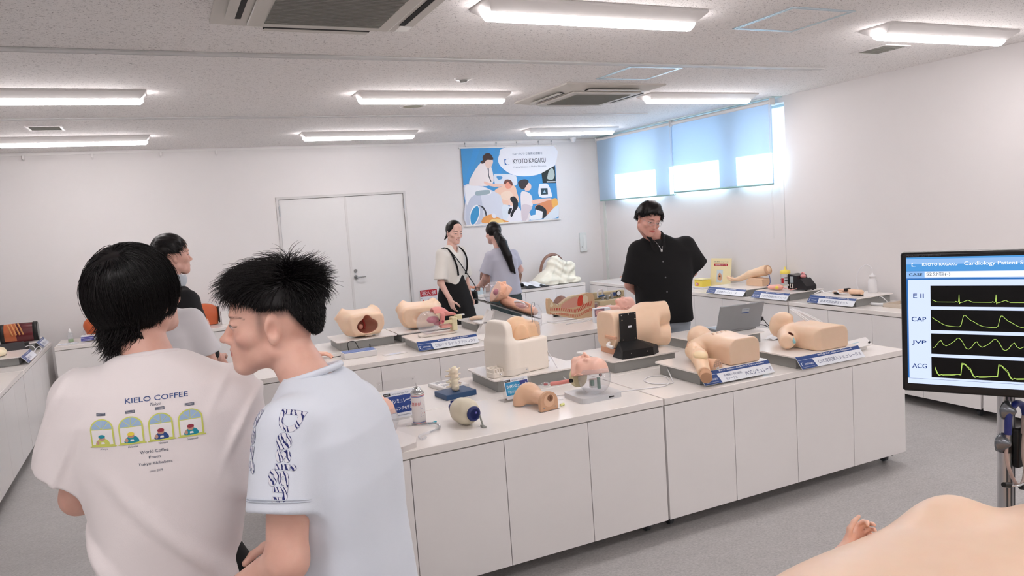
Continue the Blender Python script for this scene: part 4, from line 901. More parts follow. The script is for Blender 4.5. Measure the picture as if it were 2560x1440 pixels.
for s in (-1, 1): MB().tube([(s*.060, .118, 1.14), (s*.085, .128, 1.22), (s*.105, .105, 1.33), (s*.10, .04, 1.408), (s*.09, -.04, 1.398), (s*.06, -.10, 1.28), (s*.03, -.12, 1.16)], .0095, 6, sub=4).obj('strap', M_blkc, dress)
capW = sU(.02, sI(.008, sE(SKC+np.array([0, -.002, .004]), SKR+.010), sPl((0, .80, -.60), (0, .055, .045))), sE((0, -.10, -.015), (.032, .03, .04)), sC((0, -.10, -.02), (.05, -.095, -.09), .022, .006))
capW = sS(.006, capW, sE((0, .10, -.008), (.056, .07, .078)))
hair_cap(W1, sW(capW, .001, 140, 3), RW, J['head'], .0045, .97)
bag = thing('shoulder_bag', 'small black shoulder bag hanging at the hip of the person in the pinafore dress', 'bag', (2.665, 7.13, 0), math.radians(-148))
MB().box(-.285, -.245, -.06, .10, .80, .94, b=.018, seg=3).obj('pouch', mat('black_leather', '#10181b', .35), bag)
MB().tube([(-.262, -.03, .935), (-.20, -.12, 1.14), (-.03, -.135, 1.32), (.085, -.06, 1.41), (.10, .04, 1.41), (.06, .125, 1.29), (-.08, .138, 1.12), (-.21, .12, .99), (-.262, .06, .935)], .005, 6, sub=5).obj('strap', MATS['black_leather'], bag)
MB().box(-.287, -.243, .0, .04, .86, .90, b=.004).obj('clasp', M_metal, bag)
# woman with a long ponytail
W2 = thing('person', 'person with a long black ponytail and a lavender-grey blouse, back turned', 'person', (3.415, 7.535, 0), math.radians(2))
J = dict(head=(-.050, .08, 1.512), neck=(-.02, .02, 1.36), chest=(0, 0, 1.16), pelvis=(0, -.03, .86), shl=(-.15, .01, 1.27), shr=(.15, .01, 1.27), ell=(-.175, .10, 1.03), wrl=(-.16, .30, .93), elr=(.235, .04, 1.08), wrr=(.12, .20, 1.0))
RW = rot_head(8, 14, 6); f = person_parts(J, RW, head_kw=dict(nose=.3, fem=1.), girth=.86, legs=False, armr=.9, hs=.97, hands=[dict(at=J['wrl'], dir=(.1, .9, -.3), palm=(0, 0, -1), s=.92), dict(at=J['wrr'], dir=(-.7, .7, 0), palm=(-.5, -.5, 0), left=True, s=.92)])
tinted('body', f, (-.32, -.22, .72), (.34, .45, 1.68), .005, W2, J, RW, skin='#e2b8aa', lip='#b5685e', hs=.97)
f = shirt(loft([(.83, .185, .135, 0, -.02), (.95, .165, .125, 0, -.015), (1.1, .155, .115, 0, -.005), (1.22, .165, .105, 0, 0), (1.29, .13, .08, -.005, .01), (1.345, .065, .052, -.015, .02)], 2.4), [sleeve((-.145, .01, 1.26), (-.195, .05, 1.085), .058, .074), sleeve((.145, .01, 1.26), (.195, .02, 1.13), .055, .066)], (sC((-.145, .01, 1.265), (.145, .01, 1.265), .042),), wr=.005, wf=24, seed=31, neck=sC((-.02, .06, 1.42), (-.015, .03, 1.31), .05))
bl2 = obj('blouse', nets(f, (-.3, -.2, .8), (.32, .2, 1.4), .0065), M_lav, W2)
trousers('trousers', W2, mat('dark_green_trousers', '#3d4a4c', .85), (0, -.02, .82), [(-.08, 0, .44), (.08, 0, .44)], [(-.08, 0, .08), (.08, 0, .08)], w=.155, zt=.9); shoes(W2, [(-.08, 0, .08), (.08, 0, .08)])
capW = sU(.02, sI(.008, sE(SKC+np.array([0, -.002, .004]), SKR+.011), sPl((0, .80, -.60), (0, .055, .040))), sE((0, -.098, -.005), (.03, .03, .035)))
hw = hair_cap(W2, sW(sS(.006, capW, sE((0, .10, .0), (.062, .07, .085))), .001, 140, 3), RW, J['head'], .0045, .97)
pt = sU(.02, sC((-.050, -.01, 1.50), (-.03, -.085, 1.40), .045, .050), sC((-.03, -.085, 1.40), (.01, -.130, 1.26), .050, .040), sC((.01, -.130, 1.26), (.075, -.140, 1.06), .038, .010), sC((-.01, -.12, 1.3), (.035, -.14, 1.1), .036, .018))
obj('ponytail', nets(sW(pt, .003, 110, 6, (1, 1, .12)), (-.12, -.23, 1.0), (.18, .05, 1.58), .005), M_hair, W2)
MB().tube([(.0-.045+.033*math.cos(a), -.055+.015*math.sin(a), 1.475+.03*math.sin(a)) for a in [2*PI*i/20 for i in range(20)]], .006, 6, closed=True).obj('hair_tie', M_blk, hw)
# man in the black shirt
M = thing('person', 'person with glasses and a loose black short-sleeved shirt, head bowed sideways', 'person', (3.493, 4.73, 0), math.radians(165))
J = dict(head=(.130, .105, 1.598), neck=(.070, .035, 1.47), chest=(.0, 0, 1.22), pelvis=(-.02, -.03, .92), shl=(-.19, -.01, 1.39), shr=(.175, .02, 1.385), ell=(-.29, -.10, 1.16), wrl=(-.12, -.23, .97), elr=(.24, -.08, 1.10), wrr=(.08, -.23, .97))
RM = rot_head(10, 18, -13)
f = person_parts(J, RM, head_kw=dict(nose=.6, jaw=1.08, lips=1.15), girth=1.05, legs=False, hands=[dict(at=J['wrl'], dir=(.8, 0, -.5), palm=(0, -1, 0)), dict(at=J['wrr'], dir=(-.8, 0, -.5), palm=(0, -1, 0), left=True)])
def lashes(X, C): return C
tinted('body', f, (-.42, -.4, .8), (.4, .3, 1.78), .0042, M, J, RM, skin='#d6a496', lip='#b0504a')
bt = loft([(.80, .225, .16, -.01, -.02), (1.0, .225, .16, -.005, -.01), (1.2, .235, .155, 0, 0), (1.34, .225, .13, -.005, .005), (1.43, .145, .10, .02, .01), (1.482, .085, .068, .055, .025)], 2.5, k=.012)
nk = sU(.03, sC((.09, .07, 1.56), (.075, .04, 1.45), .062), sC((.085, .125, 1.47), (.06, .155, 1.35), .042, .012))
f = shirt(bt, [sleeve((-.20, -.01, 1.368), (-.300, -.03, 1.200), .08, .098, open_=.03), sleeve((.185, .02, 1.355), (.240, -.01, 1.12), .08, .09, open_=.03)], (sC((-.19, -.01, 1.373), (.175, .02, 1.365), .062),), k=.045, wr=.006, wf=16, seed=41, neck=nk)
sh = obj('shirt', nets(f, (-.50, -.28, .78), (.42, .25, 1.56), .007), M_blkc, M)
col = MB()
for s in (-1, 1): col.tube([(.072+s*.066, .02, 1.495), (.072+s*.055, .095, 1.470), (.07+s*.028, .145, 1.40)], [.016, .014, .006], 6, sub=5)
col.tube([(.072+.068*math.cos(a), .02+.05*math.sin(a), 1.495) for a in [PI+PI*i/10 for i in range(11)]], .015, 6)
col.obj('collar', M_blkc, sh)
obj('undershirt', nets(sI(.004, sE((.06, .055, 1.39), (.075, .085, .09)), sPl((0, -.5, 1), (.07, .11, 1.45))), (-.05, -.06, 1.25), (.17, .16, 1.47), .007), mat('black_undershirt', '#121214', .85), M)
b = MB()
bvM = BVHTree.FromPolygons([v.co for v in sh.data.vertices], [list(q.vertices) for q in sh.data.polygons])
for z in (1.28, 1.16, 1.05, .94):
    h = bvM.ray_cast(Vector((.045-(1.3-z)*.06, .5, z)), Vector((0, -1, 0)))
    if h[0]: MB().cyl(h[0]+Vector((0, -.002, 0)), h[0]+Vector((0, .0025, 0)), .0058, n=12).obj('button', mat('button_grey', '#6b6b6e', .4), sh)
trousers('trousers', M, M_gtr, (-.02, -.03, .88), [(-.12, 0, .46), (.08, 0, .46)], [(-.12, -.02, .08), (.08, -.02, .08)], w=.175, zt=.96, r=(.11, .085, .075)); shoes(M, [(-.12, -.02, .08), (.08, -.02, .08)])
R3 = np.array(RM, float); Hh = np.array(J['head']); L2W = lambda v: tuple(R3@np.array(v, float)+Hh)
gl = MB()
for s in (-1, 1):
    gl.tube([L2W((s*.033+.0225*math.cos(a), .1005-.004*abs(math.cos(a)), .000+.0185*math.sin(a))) for a in [2*PI*i/26 for i in range(26)]], .0009, 5, closed=True)
    gl.tube([L2W((s*.055, .096, .004)), L2W((s*.078, .05, .005)), L2W((s*.082, -.005, .010)), L2W((s*.080, -.02, -.004))], .0010, 5, sub=3)
gl.tube([L2W((-.011, .101, .004)), L2W((0, .107, .007)), L2W((.011, .101, .004))], .0009, 5, sub=3)
glo = thing('eyeglasses', 'thin metal-framed round eyeglasses worn by the person in the black shirt', 'glasses', (3.493, 4.73, 0), math.radians(165)); gl.obj('frame', M_chrome, glo)
for s in (-1, 1):
    m = MB(); P = [L2W((s*.033+.022*math.cos(a), .1005-.004*abs(math.cos(a)), .018*math.sin(a))) for a in [2*PI*i/26 for i in range(26)]]; m.add(P, [list(range(26))]); m.obj('lens', clearmat('lens_clear', (1, 1, 1), .01), glo)
nc = thing('necklace', 'thin silver chain necklace with a small pendant on the person in the black shirt', 'necklace', (3.493, 4.73, 0), math.radians(165))
MB().tube([(.015, .055, 1.475), (.03, .12, 1.43), (.058, .158, 1.375), (.09, .135, 1.43), (.125, .07, 1.475)], .0011, 5, sub=6).obj('chain', M_chrome, nc); MB().box(.05, .066, .155, .160, 1.355, 1.376, b=.002).obj('pendant', M_chrome, nc)
gM = lambda x, y: .024+.80*np.maximum(y-.03, 0)-1.0*np.maximum(-.035-y, 0)
hM = hair_cap(M, sW(lambda P: np.maximum(sE(SKC+np.array([0, .002, .012]), SKR+.023)(P), ((gM(P[:, 0], P[:, 1])-P[:, 2])*.75).astype(F4)), .005, 75, 12), RM, J['head'], .0045)
p, rs = scalp_roots(2600, lambda p: p[:, 2] > gM(0, p[:, 1])+.002, 5, 1.24)
ph = rs.uniform(0, 6.28, len(p))
add_strands(hM, hair_flow(p, lambda q, s: (q-SKC)*[6, 5, 6]*(1-s)+np.stack([np.cos(ph+5*s), np.sin(ph+5*s)+.5, -.4-.6*s+0*ph], 1), rs.uniform(.02, .04, len(p)), 7, .016, .004, .1, rs, hug=.3), RM, J['head'], rs.uniform(.0012, .0026, len(p)))
# ================================================================ exhibits: shared pieces
VINYL = '#eed0b3'; PINK = '#f2c4b0'
M_navy = mat('sign_navy', '#2b4a86', .35, var=0); M_signw = mat('sign_white', '#e9edf3', .3, var=0); M_ink = mat('sign_ink', '#3a4d78', .4, var=0); M_blkink = mat('black_ink', '#1a1a1e', .5, var=0)
M_redp = mat('red_print', '#b3202c', .4, var=0); M_clear = clearmat('clear_plastic', (1, 1, 1), .02, tint=.98); M_clear2 = clearmat('clear_dome_plastic', (.97, .98, 1), .14, .06, .97, bump=.5)
M_pink = mat('pink_silicone', '#e0938c', .45, var=.04); M_dpink = mat('magenta_rubber', '#b0405c', .4, var=.1); M_bone = mat('bone_plastic', '#e6ddb4', .5, var=.05); M_tube = mat('white_tubing', '#e9e8ea', .35, var=0)
M_cream2 = mat('cream_plastic', '#f7efe3', .35, var=.01); M_blued = mat('dark_blue_base', '#23466e', .45, var=.05); M_tan = mat('tan_rubber', '#cda383', .55, var=.04)
M_bluep = mat('navy_plastic', '#1c2a66', .3, var=.05); M_yel = mat('yellow_plastic', '#efd95c', .4, var=.02)
M_vin = skin_mat('vinyl_skin', .38, (.985, .97, .96, 1))
def logo(mb, x, y, s):
    """square logo: a block with a white lens cut out at the right"""
    poly(mb, [(x, y), (x+s*.62, y)]+[(x+s*.62-s*.46*math.sin(a), y+s*.5-s*.5*math.cos(a)) for a in [PI*i/10 for i in range(1, 10)]]+[(x+s*.62, y+s), (x, y+s)])
    poly(mb, [(x+s*.62, y), (x+s, y), (x+s*.62, y+s*.06)]); poly(mb, [(x+s*.62, y+s*.94), (x+s, y+s), (x+s*.62, y+s)])
def rrect(x0, x1, y0, y1, r, n=4):
    P = []
    for cx, cy, a0 in ((x1-r, y1-r, 0), (x0+r, y1-r, 90), (x0+r, y0+r, 180), (x1-r, y0+r, 270)):
        for i in range(n+1): a = math.radians(a0+90*i/n); P.append((cx+r*math.cos(a), cy+r*math.sin(a)))
    return P
def platform(label, x, y, rz=0., w=.50, d=.42, sign=None, group='grey display platforms', h=.067):
    t = thing('display_platform', label, 'display stand', (x, y, T), rz, group)
    MB().box(-w/2+.028, w/2-.028, -d/2+.022, d/2-.02, .001, h).obj('base', M_grey, t)
    MB().prism(rrect(-w/2, w/2, -d/2, d/2, .02), h, h+.008).obj('plate', M_top, t)
    if sign:
        title, head, navy = sign; L = math.hypot(.052, .062); ang = math.atan2(.062, .052)
        M = Matrix.Translation((0, -d/2-.050, .012)) @ Matrix.Rotation(ang, 4, 'X')
        b = MB().box(-w/2+.004, w/2-.004, 0, L, -.004, 0, M=M); s = b.obj('sign_plate', M_signw, t)
        g = MB(); z = .0004; W0 = w-.008; x0 = -w/2+.004
        poly(g, [(x0, L*.70), (x0+W0, L*.70), (x0+W0, L), (x0, L)], z, M); poly(g, [(x0, 0), (x0+W0*.24, 0), (x0+W0*.22, L*.68), (x0, L*.68)], z, M)
        g.mi = 1; put_text(g, head, x0+W0*.60, L*.785, L*.13, min(W0*.66, len(head)*L*.105), M=M, z=z*2, align='C', off=.012)
        lg = MB(); logo(lg, x0+W0*.022, L*.22, L*.26); lg.f and g.add([(v[0], v[1], z*2) for v in lg.v], lg.f, False, M)
        put_text(g, 'KYOTO KAGAKU', x0+W0*.075, L*.27, L*.14, W0*.125, M=M, z=z*2, off=.015); put_text(g, 'Crafting Solutions in Medical Education', x0+W0*.03, L*.09, L*.06, W0*.17, M=M, z=z*2)
        g.mi = 2
        if isinstance(title, str): put_text(g, title, x0+W0*.28, L*.18, L*.34, min(W0*.68, len(title)*L*.36), M=M, z=z, off=.008)
        else:
            put_text(g, title[0], x0+W0*.30, L*.38, L*.18, W0*.26, M=M, z=z); put_text(g, title[1], x0+W0*.31, L*.10, L*.18, W0*.16, M=M, z=z); put_text(g, title[2], x0+W0*.60, L*.16, L*.34, W0*.38, M=M, z=z, off=.008)
        g.obj('lettering', [M_navy, M_signw, M_ink], s)
    return t
TP = T+.0755
def blk(name, label, cat, x, y, z=TP, rz=0., group=None): return thing(name, label, cat, (x, y, z+.0006), rz, group)
def vin(name, f, lo, hi, h, parent, col=VINYL, m=None, extra=None): return tinted(name, f, lo, hi, h, parent, skin=col, m=m or M_vin, extra=extra)
# ================================================================ front island, right part
platform('grey display platform carrying the torso model with a detached arm and the PICC sign', 2.79, 3.365, 0, .50, .40, (('末梢挿入中心静脈', 'カテーテル', 'PICC シミュレータ'), 'MW18 Ultrasound-Guided PICC Training Simulator', 1))
platform('grey display platform at the right end with the CVC sign', 3.435, 3.33, 0, .51, .45, ('CVC穿刺挿入シミュレータ II', 'M93UB CVC Insertion Simulator II', 1))
platform('grey display platform under the lower-body model with black bracket', 2.61, 3.945, 0, .50, .44)
platform('grey display platform under the cream seat-shaped model', 1.89, 3.975, 0, .57, .42)
platform('grey display platform under the grey laptop', 3.40, 4.06, 0, .56, .42)
# --- PICC torso: lies on its back, cut abdomen towards the camera
t = blk('torso_model', 'skin-coloured manikin torso without face, cut flat at the waist, beside the PICC sign', 'medical manikin', 2.87, 3.33)
def torso(parent, arm=True, armr=False, w=.096, hz=.118, lift=0., folds=True):
    f = sU(.03, sB((.01, -.08, .058), (w+.012, .19, .085), .05), sE((0, .03, .078), (w+.012, .12, .070)), sE((-.06, .045, .115), (.055, .07, .03)), sE((.06, .045, .115), (.055, .07, .03)))
    f = sU(.045, f, sC((-.115, .105, .065), (.115, .105, .065), .050), sC((0, .12, .075), (0, .17, .085), .045))
    f = sU(.025, f, sE((0, .215, .095), (.070, .082, .078)))
    if arm: f = sU(.03, f, sC((-.12, .10, .065), (-.17, .06, .055), .048, .045))
    f = sI(.004, f, sPl((0, -1, 0), (0, -.155, 0)), sPl((0, 0, -1), (0, 0, .0)))
    if folds: f = sS(.006, f, *[sC((-.06+.035*i, .02+.006*i, .149), (-.02+.035*i, .10, .138), .005) for i in range(4)])
    vin('torso', f, (-.27, -.17, -.005), (.2, .31, .19), .0042, parent); return parent
torso(t)
J0 = [(-.185, .065, .060), (-.235, -.10, .045), (-.315, -.235, .012)]
f = sU(.02, sC((-.165, .07, .062), (-.225, -.05, .055), .050, .044), sC((-.225, -.05, .055), (-.345, -.235, .012), .044, .034)); f = sI(.004, f, sPl((-.55, -.83, -.2), (-.338, -.235, .0)))
f = sS(.004, f, sC((-.21, .0, .105), (-.235, -.02, .103), .010), sC((-.25, .02, .10), (-.22, .06, .112), .004), sC((-.19, -.03, .10), (-.17, .03, .110), .004))
f = sI(.004, f, lambda P: (.0-P[:, 2]-np.clip((-.19-P[:, 1])*1.2, 0, .12)).astype(F4))
arm = vin('arm', f, (-.42, -.31, -.12), (-.09, .15, .14), .0036, t, '#f0ceac')
vin('puncture_pad', sI(.003, sE((-.262, -.108, .075), (.036, .060, .028), rotm(0, 0, -.35)), sB((-.262, -.108, .08), (.04, .07, .02))), (-.33, -.2, .03), (-.19, 0, .12), .003, arm, '#f2d9ae')
MB().cyl((-.338, -.235, .004), (-.362, -.270, -.006), .0335, .031, 24).obj('stump_cap', mat('tan_cap', '#c79a78', .5), arm)
MB().tube([(-.16, .10, .112), (-.20, .075, .118), (-.24, .035, .105)], .0022, 6, sub=5).tube([(-.05, .10, .135), (.0, .075, .135), (.05, .08, .135), (.09, .05, .128)], .0025, 6, sub=5).obj('vein_line', mat('vein_tan', '#c4906e', .5), t)
o = blk('vein_pad_block', 'small beige half-round block with grey pattern in front of the PICC torso', 'medical model', 2.665, 3.215, rz=.35); 
sec = [(.052*math.cos(a), .052*math.sin(a)) for a in [PI*i/16 for i in range(17)]]; M = Matrix(((1, 0, 0, 0), (0, 0, 1, -.045), (0, 1, 0, 0), (0, 0, 0, 1)))
MB().prism(sec, 0, .09, M=M, smooth=True).obj('block', mat('beige_block', '#dcb293', .5), o, sharp=.6)
g = MB(); Mf = Matrix.Translation((0, -.0456, 0)) @ Matrix.Rotation(PI/2, 4, 'X')
for x in (-.03, -.01, .01, .03): line(g, [(x, .012), (x, .040 if abs(x) < .02 else .030)], .0025, 0, Mf)
for y in (.016, .027, .038): line(g, [(-.036+.0*y, y), (.036, y)] if y < .03 else [(-.026, y), (.026, y)], .0022, .0002, Mf)
for s in (-1, 1): poly(g, oval(s*.034, .022, .0065, .0065), .0003, Mf)
g.obj('pattern', mat('grey_brown_print', '#a98b7a', .5), o); g = MB(); poly(g, [(-.014, .001), (.014, .001), (.014, .008), (-.014, .008)], .0005, Mf); g.mi = 1; put_text(g, 'VEIN', -.009, .0028, .0038, .018, M=Mf, z=.0007); g.obj('label_plate', [M_signw, M_blkink], o)
t = thing('tube_loop', 'thin white tube lying on the worktop left of the PICC platform', 'tubing', (2.52, 3.45, T)); MB().tube([(.09, .07, .073), (.05, .03, .055), (.0, -.08, .006), (-.05, -.14, .004), (-.13, -.08, .004), (-.12, .02, .004), (-.03, .07, .004), (.02, .0, .004), (-.1, -.16, .004), (-.28, -.13, .004), (-.40, -.11, .004)], .0032, 8, sub=8).obj('tube', M_tube, t)
MB().cyl((-.40, -.11, .0055), (-.425, -.105, .0055), .0055).obj('connector', mat('lilac_connector', '#7f7fc0', .4), t)
# --- CVC torso
t = blk('torso_model', 'skin-coloured manikin torso with raised chin and a hole in the shoulder, beside the CVC sign', 'medical manikin', 3.49, 3.30)
f = sU(.03, sB((.01, -.10, .055), (.124, .21, .078), .05), sE((.01, .02, .07), (.128, .10, .058)), sC((-.08, .09, .06), (.115, .09, .06), .052), sE((-.055, .05, .092), (.055, .06, .03)), sE((.075, .05, .092), (.055, .06, .03)))
f = sU(.030, f, sC((.0, .11, .07), (-.01, .175, .10), .044)); f = sU(.02, f, sE((-.015, .205, .105), (.062, .070, .085), rotm(.5, 0, 0)), sE((-.01, .17, .15), (.05, .05, .035)))
f = sU(.02, f, sC((-.10, .07, .062), (-.185, -.015, .052), .054, .047)); f = sI(.004, f, sPl((-.75, -.66, 0), (-.205, -.045, 0)), sPl((0, -1, 0), (0, -.18, 0)), sPl((0, 0, -1), (0, 0, 0)))
f = sS(.003, f, sC((-.150, -.005, .080), (-.175, -.05, .110), .014), sC((-.02, .135, .130), (-.035, .16, .135), .003), sC((-.13, .075, .12), (-.15, .02, .112), .0022))
def hol(X, C):
    w = (np.linalg.norm((X-A3([-.158, -.012, .083]))*A3([1, 1, 1]), axis=1) < .0225)&(X[:, 0] > -.19); C = C.copy(); C[w] = (.20, .05, .035); return C
vin('torso', f, (-.28, -.2, -.005), (.24, .33, .24), .004, t, extra=hol)
vin('skin_pad', sE((.045, .075, .116), (.075, .045, .022), rotm(0, 0, .1)), (-.06, 0, .08), (.14, .14, .15), .0035, t, '#e6bfae')
MB().cyl((-.160, -.035, .080), (-.185, -.070, .060), .0055).cyl((-.185, -.070, .060), (-.192, -.080, .054), .0085).obj('valve', mat('teal_valve', '#8fc6c9', .4), t)
tb = MB()
for dx in (0, .016): tb.tube([(.06+dx, .02, .112), (.02+dx, .10, .180), (.04+dx, .17, .200), (.11+dx, .13, .165), (.14+dx, .03, .118)], .0045, 8, sub=8)
tb.obj('white_tubes', M_tube, t)
o = thing('ultrasound_gauge', 'white flat device with a small black button beside the CVC platform', 'device', (3.80, 3.22, T), .12); MB().prism(rrect(-.13, .13, -.03, .03, .01), .0, .012, M=TM((0, 0, .045), (.75, 0, 0))).box(-.12, .12, .0, .05, 0, .04, b=.004).obj('housing', M_plw, o); MB().cyl((.105, -.022, .045), (.105, -.028, .052), .006).obj('button', M_blk, o)
g = MB().box(-.06, .03, -.006, .006, .056, .060, b=.002); g.obj('blue_clip', mat('pale_blue_film', '#bcd9e0', .3), o)
# --- lower body on a black bracket
t = blk('lower_body_model', 'large skin-coloured lower-body manikin lying on its side, held by a black bracket', 'medical manikin', 2.70, 3.97)
f = sU(.06, sB((-.17, 0, .150), (.13, .105, .115), .06), sE((-.02, 0, .14), (.16, .105, .105)), sE((.08, .0, .150), (.12, .12, .135)))
f = sI(.01, f, sPl((1, -.15, 0), (.130, 0, .15)))
st_ = [sI(.010, sC((.06, .0, z0), (.26, -.075, z1), .086, .066), sPl((.93, -.36, dz), (.218, -.05, z1))) for z0, z1, dz in ((.205, .226, .10), (.088, .070, -.10))]
f = sU(.022, f, *st_); f = sS(.018, f, sE((-.10, -.0, -.03), (.17, .2, .070)), sE((-.06, 0, .315), (.12, .2, .055)))
f = sI(.006, f, sPl((-1, 0, 0), (-.225, 0, 0)), sPl((0, 0, -1), (0, 0, .0)), sPl((0, -1, 0), (0, -.128, 0)))
vin('body', f, (-.25, -.16, -.005), (.29, .15, .31), .0048, t)
MB().box(-.21, -.165, -.10, .09, .0, .035).box(-.235, -.205, -.105, .0, .10, .12, b=.003).obj('foam_edge', mat('pink_beige_foam', '#dba98c', .7), t)
b = MB().box(-.205, -.085, -.142, -.128, .075, .262, b=.004); b.add([(-.26, -.23, .0), (-.04, -.245, .0), (.03, -.20, .0), (-.26, -.12, .0), (-.06, -.12, .0), (-.255, -.23, .05), (-.045, -.245, .05), (.02, -.20, .05), (-.215, -.13, .09), (-.08, -.13, .09)], [(0, 1, 6, 5), (1, 2, 7, 6), (0, 5, 8, 3), (5, 6, 9, 8), (6, 7, 9), (2, 4, 9, 7), (3, 8, 9, 4), (0, 3, 4, 2, 1)])
br = b.obj('bracket', mat('black_bracket_paint', '#08090b', .55, var=.05), t)
sc = MB()
for x, z in ((-.195, .252), (-.145, .255), (-.095, .252), (-.192, .222), (-.096, .222), (-.192, .10), (-.10, .10)): sc.cyl((x, -.1425, z), (x, -.1445, z), .0035, n=10)
for x, y in ((-.20, -.236), (-.09, -.2435)): sc.cyl((x, y+.002, .03), (x, y-.003, .03), .0035, n=10)
sc.obj('screws', M_chrome, br); MB().box(-.150, -.124, -.1435, -.1425, .17, .182).obj('label_plate', M_signw, br)
Mg = Matrix.Translation((.222, -.145, .075)) @ Matrix.Rotation(-.6, 4, 'Z') @ Matrix.Rotation(PI/2, 4, 'X')
g = MB(); poly(g, [(-.018, 0), (.018, 0), (.018, .010), (-.018, .010)], .0, Matrix.Translation((.225, -.150, .06)) @ Matrix.Rotation(.97, 4, 'Z') @ Matrix.Rotation(PI/2, 4, 'X')); g.obj('label_plate', M_signw, t)
MB().tube([(-.23, -.05, .075), (-.27, -.09, .07), (-.26, -.13, .06)], .011, 8, sub=4).obj('white_sleeve', M_plw, t)
# --- cream seat-shaped model
t = blk('seat_shaped_model', 'cream plastic seat-shaped model with skin-coloured insert and a small drip bag', 'medical model', 1.715, 3.80, rz=.20)
sh_ = sU(.055, sB((.150, .1125, .094), (.150, .1125, .098), .016), sI(.012, sB((.026, .1125, .155), (.026, .1125, .162), .020), sB((0, .1125, .10), (.3, .1125, .216), .075)))
obj('shell', nets(sI(.003, sh_, sPl((0, 0, -1), (0, 0, 0))), (-.02, -.02, -.01), (.32, .25, .35), .004), M_cream2, t)
vin('insert', sI(.004, sU(.02, sE((.17, .13, .20), (.10, .085, .115)), sB((.25, .13, .21), (.045, .085, .07), .03)), sPl((0, 0, -1), (0, 0, .19)), sPl((1, 0, 0), (.29, 0, 0)), sPl((-1, 0, 0), (-.082, 0, 0)), sPl((0, 1, 0), (0, .212, 0)), sPl((0, -1, 0), (0, -.025, 0))), (.06, .01, .17), (.32, .24, .34), .004, t, '#eec8a2')
vin('insert_panel', sI(.003, sE((.14, .05, .195), (.058, .030, .085)), sPl((0, 0, -1), (0, 0, .193))), (.06, .0, .18), (.22, .1, .3), .0035, t, '#e8bf98')
k = MB()
for i in range(4): k.box(-.085+.018*i, -.077+.018*i, .03, .10, .0, .05, b=.002)
k.box(-.088, -.002, .03, .10, 0, .03, b=.004).box(-.088, -.002, .095, .105, .0, .056, b=.003); k.obj('test_tube_holder', M_cream2, t)
st = MB().cyl((.235, .06, .19), (.235, .06, .372), .0028, n=8).tube([(.235, .06, .37), (.243, .06, .388), (.258, .06, .390), (.262, .06, .375), (.25, .06, .366)], .0022, 6, sub=4).cyl((.235, .06, .19), (.235, .06, .215), .006)
stn = st.obj('drip_stand', M_metal, t)
bgm = MB(); prof = [(.004, .0), (.008, .012), (.013, .03), (.013, .05), (.010, .055), (.016, .06), (.020, .09), (.019, .15), (.010, .172), (.006, .185)]
bgm.lathe(prof, 18, Matrix.Translation((.272, .050, .185)) @ Matrix.Diagonal((1.45, .8, 1.02, 1))); bgm.obj('drip_bag', M_clear2, t); g = MB()
for i in range(6): line(g, [(.263, .26+.014*i), (.272 if i % 2 else .277, .26+.014*i)], .0012, 0, Matrix(((1, 0, 0, 0), (0, 0, -1, .041), (0, 1, 0, 0), (0, 0, 0, 1))))
g.obj('scale_marks', M_ink, t)
MB().tube([(.272, .055, .19), (.285, .03, .14), (.300, -.02, .06), (.325, -.07, -.04), (.345, -.09, -.07)], .0035, 8, sub=6).obj('drip_tube', M_tube, t)
MB().box(.302, .322, .03, .045, .028, .038).obj('latch', M_grey, t)
# --- laptop
t = blk('laptop', 'grey rugged laptop seen from behind, lid open', 'laptop', 3.555, 3.98, rz=-.10)
MB().box(-.13, .15, -.0, .19, .0, .016, b=.004).obj('base', mat('laptop_grey', '#8d9093', .35, .3), t)
Ml = Matrix.Translation((0, .0, .022)) @ Matrix.Rotation(-.30+PI/2, 4, 'X')
lid = MB().box(-.178, .178, -.004, .185, -.004, .008, b=.003, M=Matrix.Translation((0, 0, .02)) @ Matrix.Rotation(PI/2+.33, 4, 'X')).obj('lid', MATS['laptop_grey'], t)
g = MB(); Mq = Matrix.Translation((0, 0, .02)) @ Matrix.Rotation(PI/2+.33, 4, 'X') @ Matrix.Translation((.03, .125, .0085)) 
poly(g, [(-.03, 0), (.03, 0), (.03, .03), (-.03, .03)], .0003, Mq); g.mi = 1; poly(g, [(-.03, -.008), (.03, -.008), (.03, -.002), (-.03, -.002)], .0003, Mq); g.mi = 2; put_text(g, 'KYOTO KAGAKU', -.025, .016, .006, .05, M=Mq, z=.0006)
g.obj('sticker', [mat('sticker_grey', '#a3a9b2', .4, var=0), M_navy, M_ink], lid); MB().box(.02, .05, .188, .196, .008, .010, M=Matrix.Translation((0, 0, .02)) @ Matrix.Rotation(PI/2+.33, 4, 'X')).obj('latch', M_plw, lid)
t = thing('power_cable', 'thin black cable with a round black plug right of the laptop', 'cable', (3.86, 4.08, T)); MB().tube([(.0, .0, .118), (.03, .0, .10), (.06, -.03, .05), (.10, -.10, .03), (.14, -.2, .012), (.10, -.25, .004)], .003, 8, sub=8).tube([(-.10, -.06, .088), (-.06, -.1, .085), (-.02, -.16, .04), (-.05, -.22, .004)], .003, 8, sub=6).obj('cord', M_blk, t); MB().lathe([(0, -.012), (.014, -.012), (.017, .0), (.012, .016), (.005, .022)], 16, Matrix.Translation((-.0, 0, .115)) @ Matrix.Rotation(1.3, 4, 'Y')).obj('plug', M_blk, t)
MB().box(-.115, -.085, -.068, -.05, .08, .096, b=.003).obj('connector', M_blk, t)
t = thing('power_strip', 'white power strip behind the CVC torso', 'power strip', (3.93, 3.98, T), .9); MB().box(-.11, .11, -.02, .02, .0, .03, b=.004).obj('housing', M_plw, t)
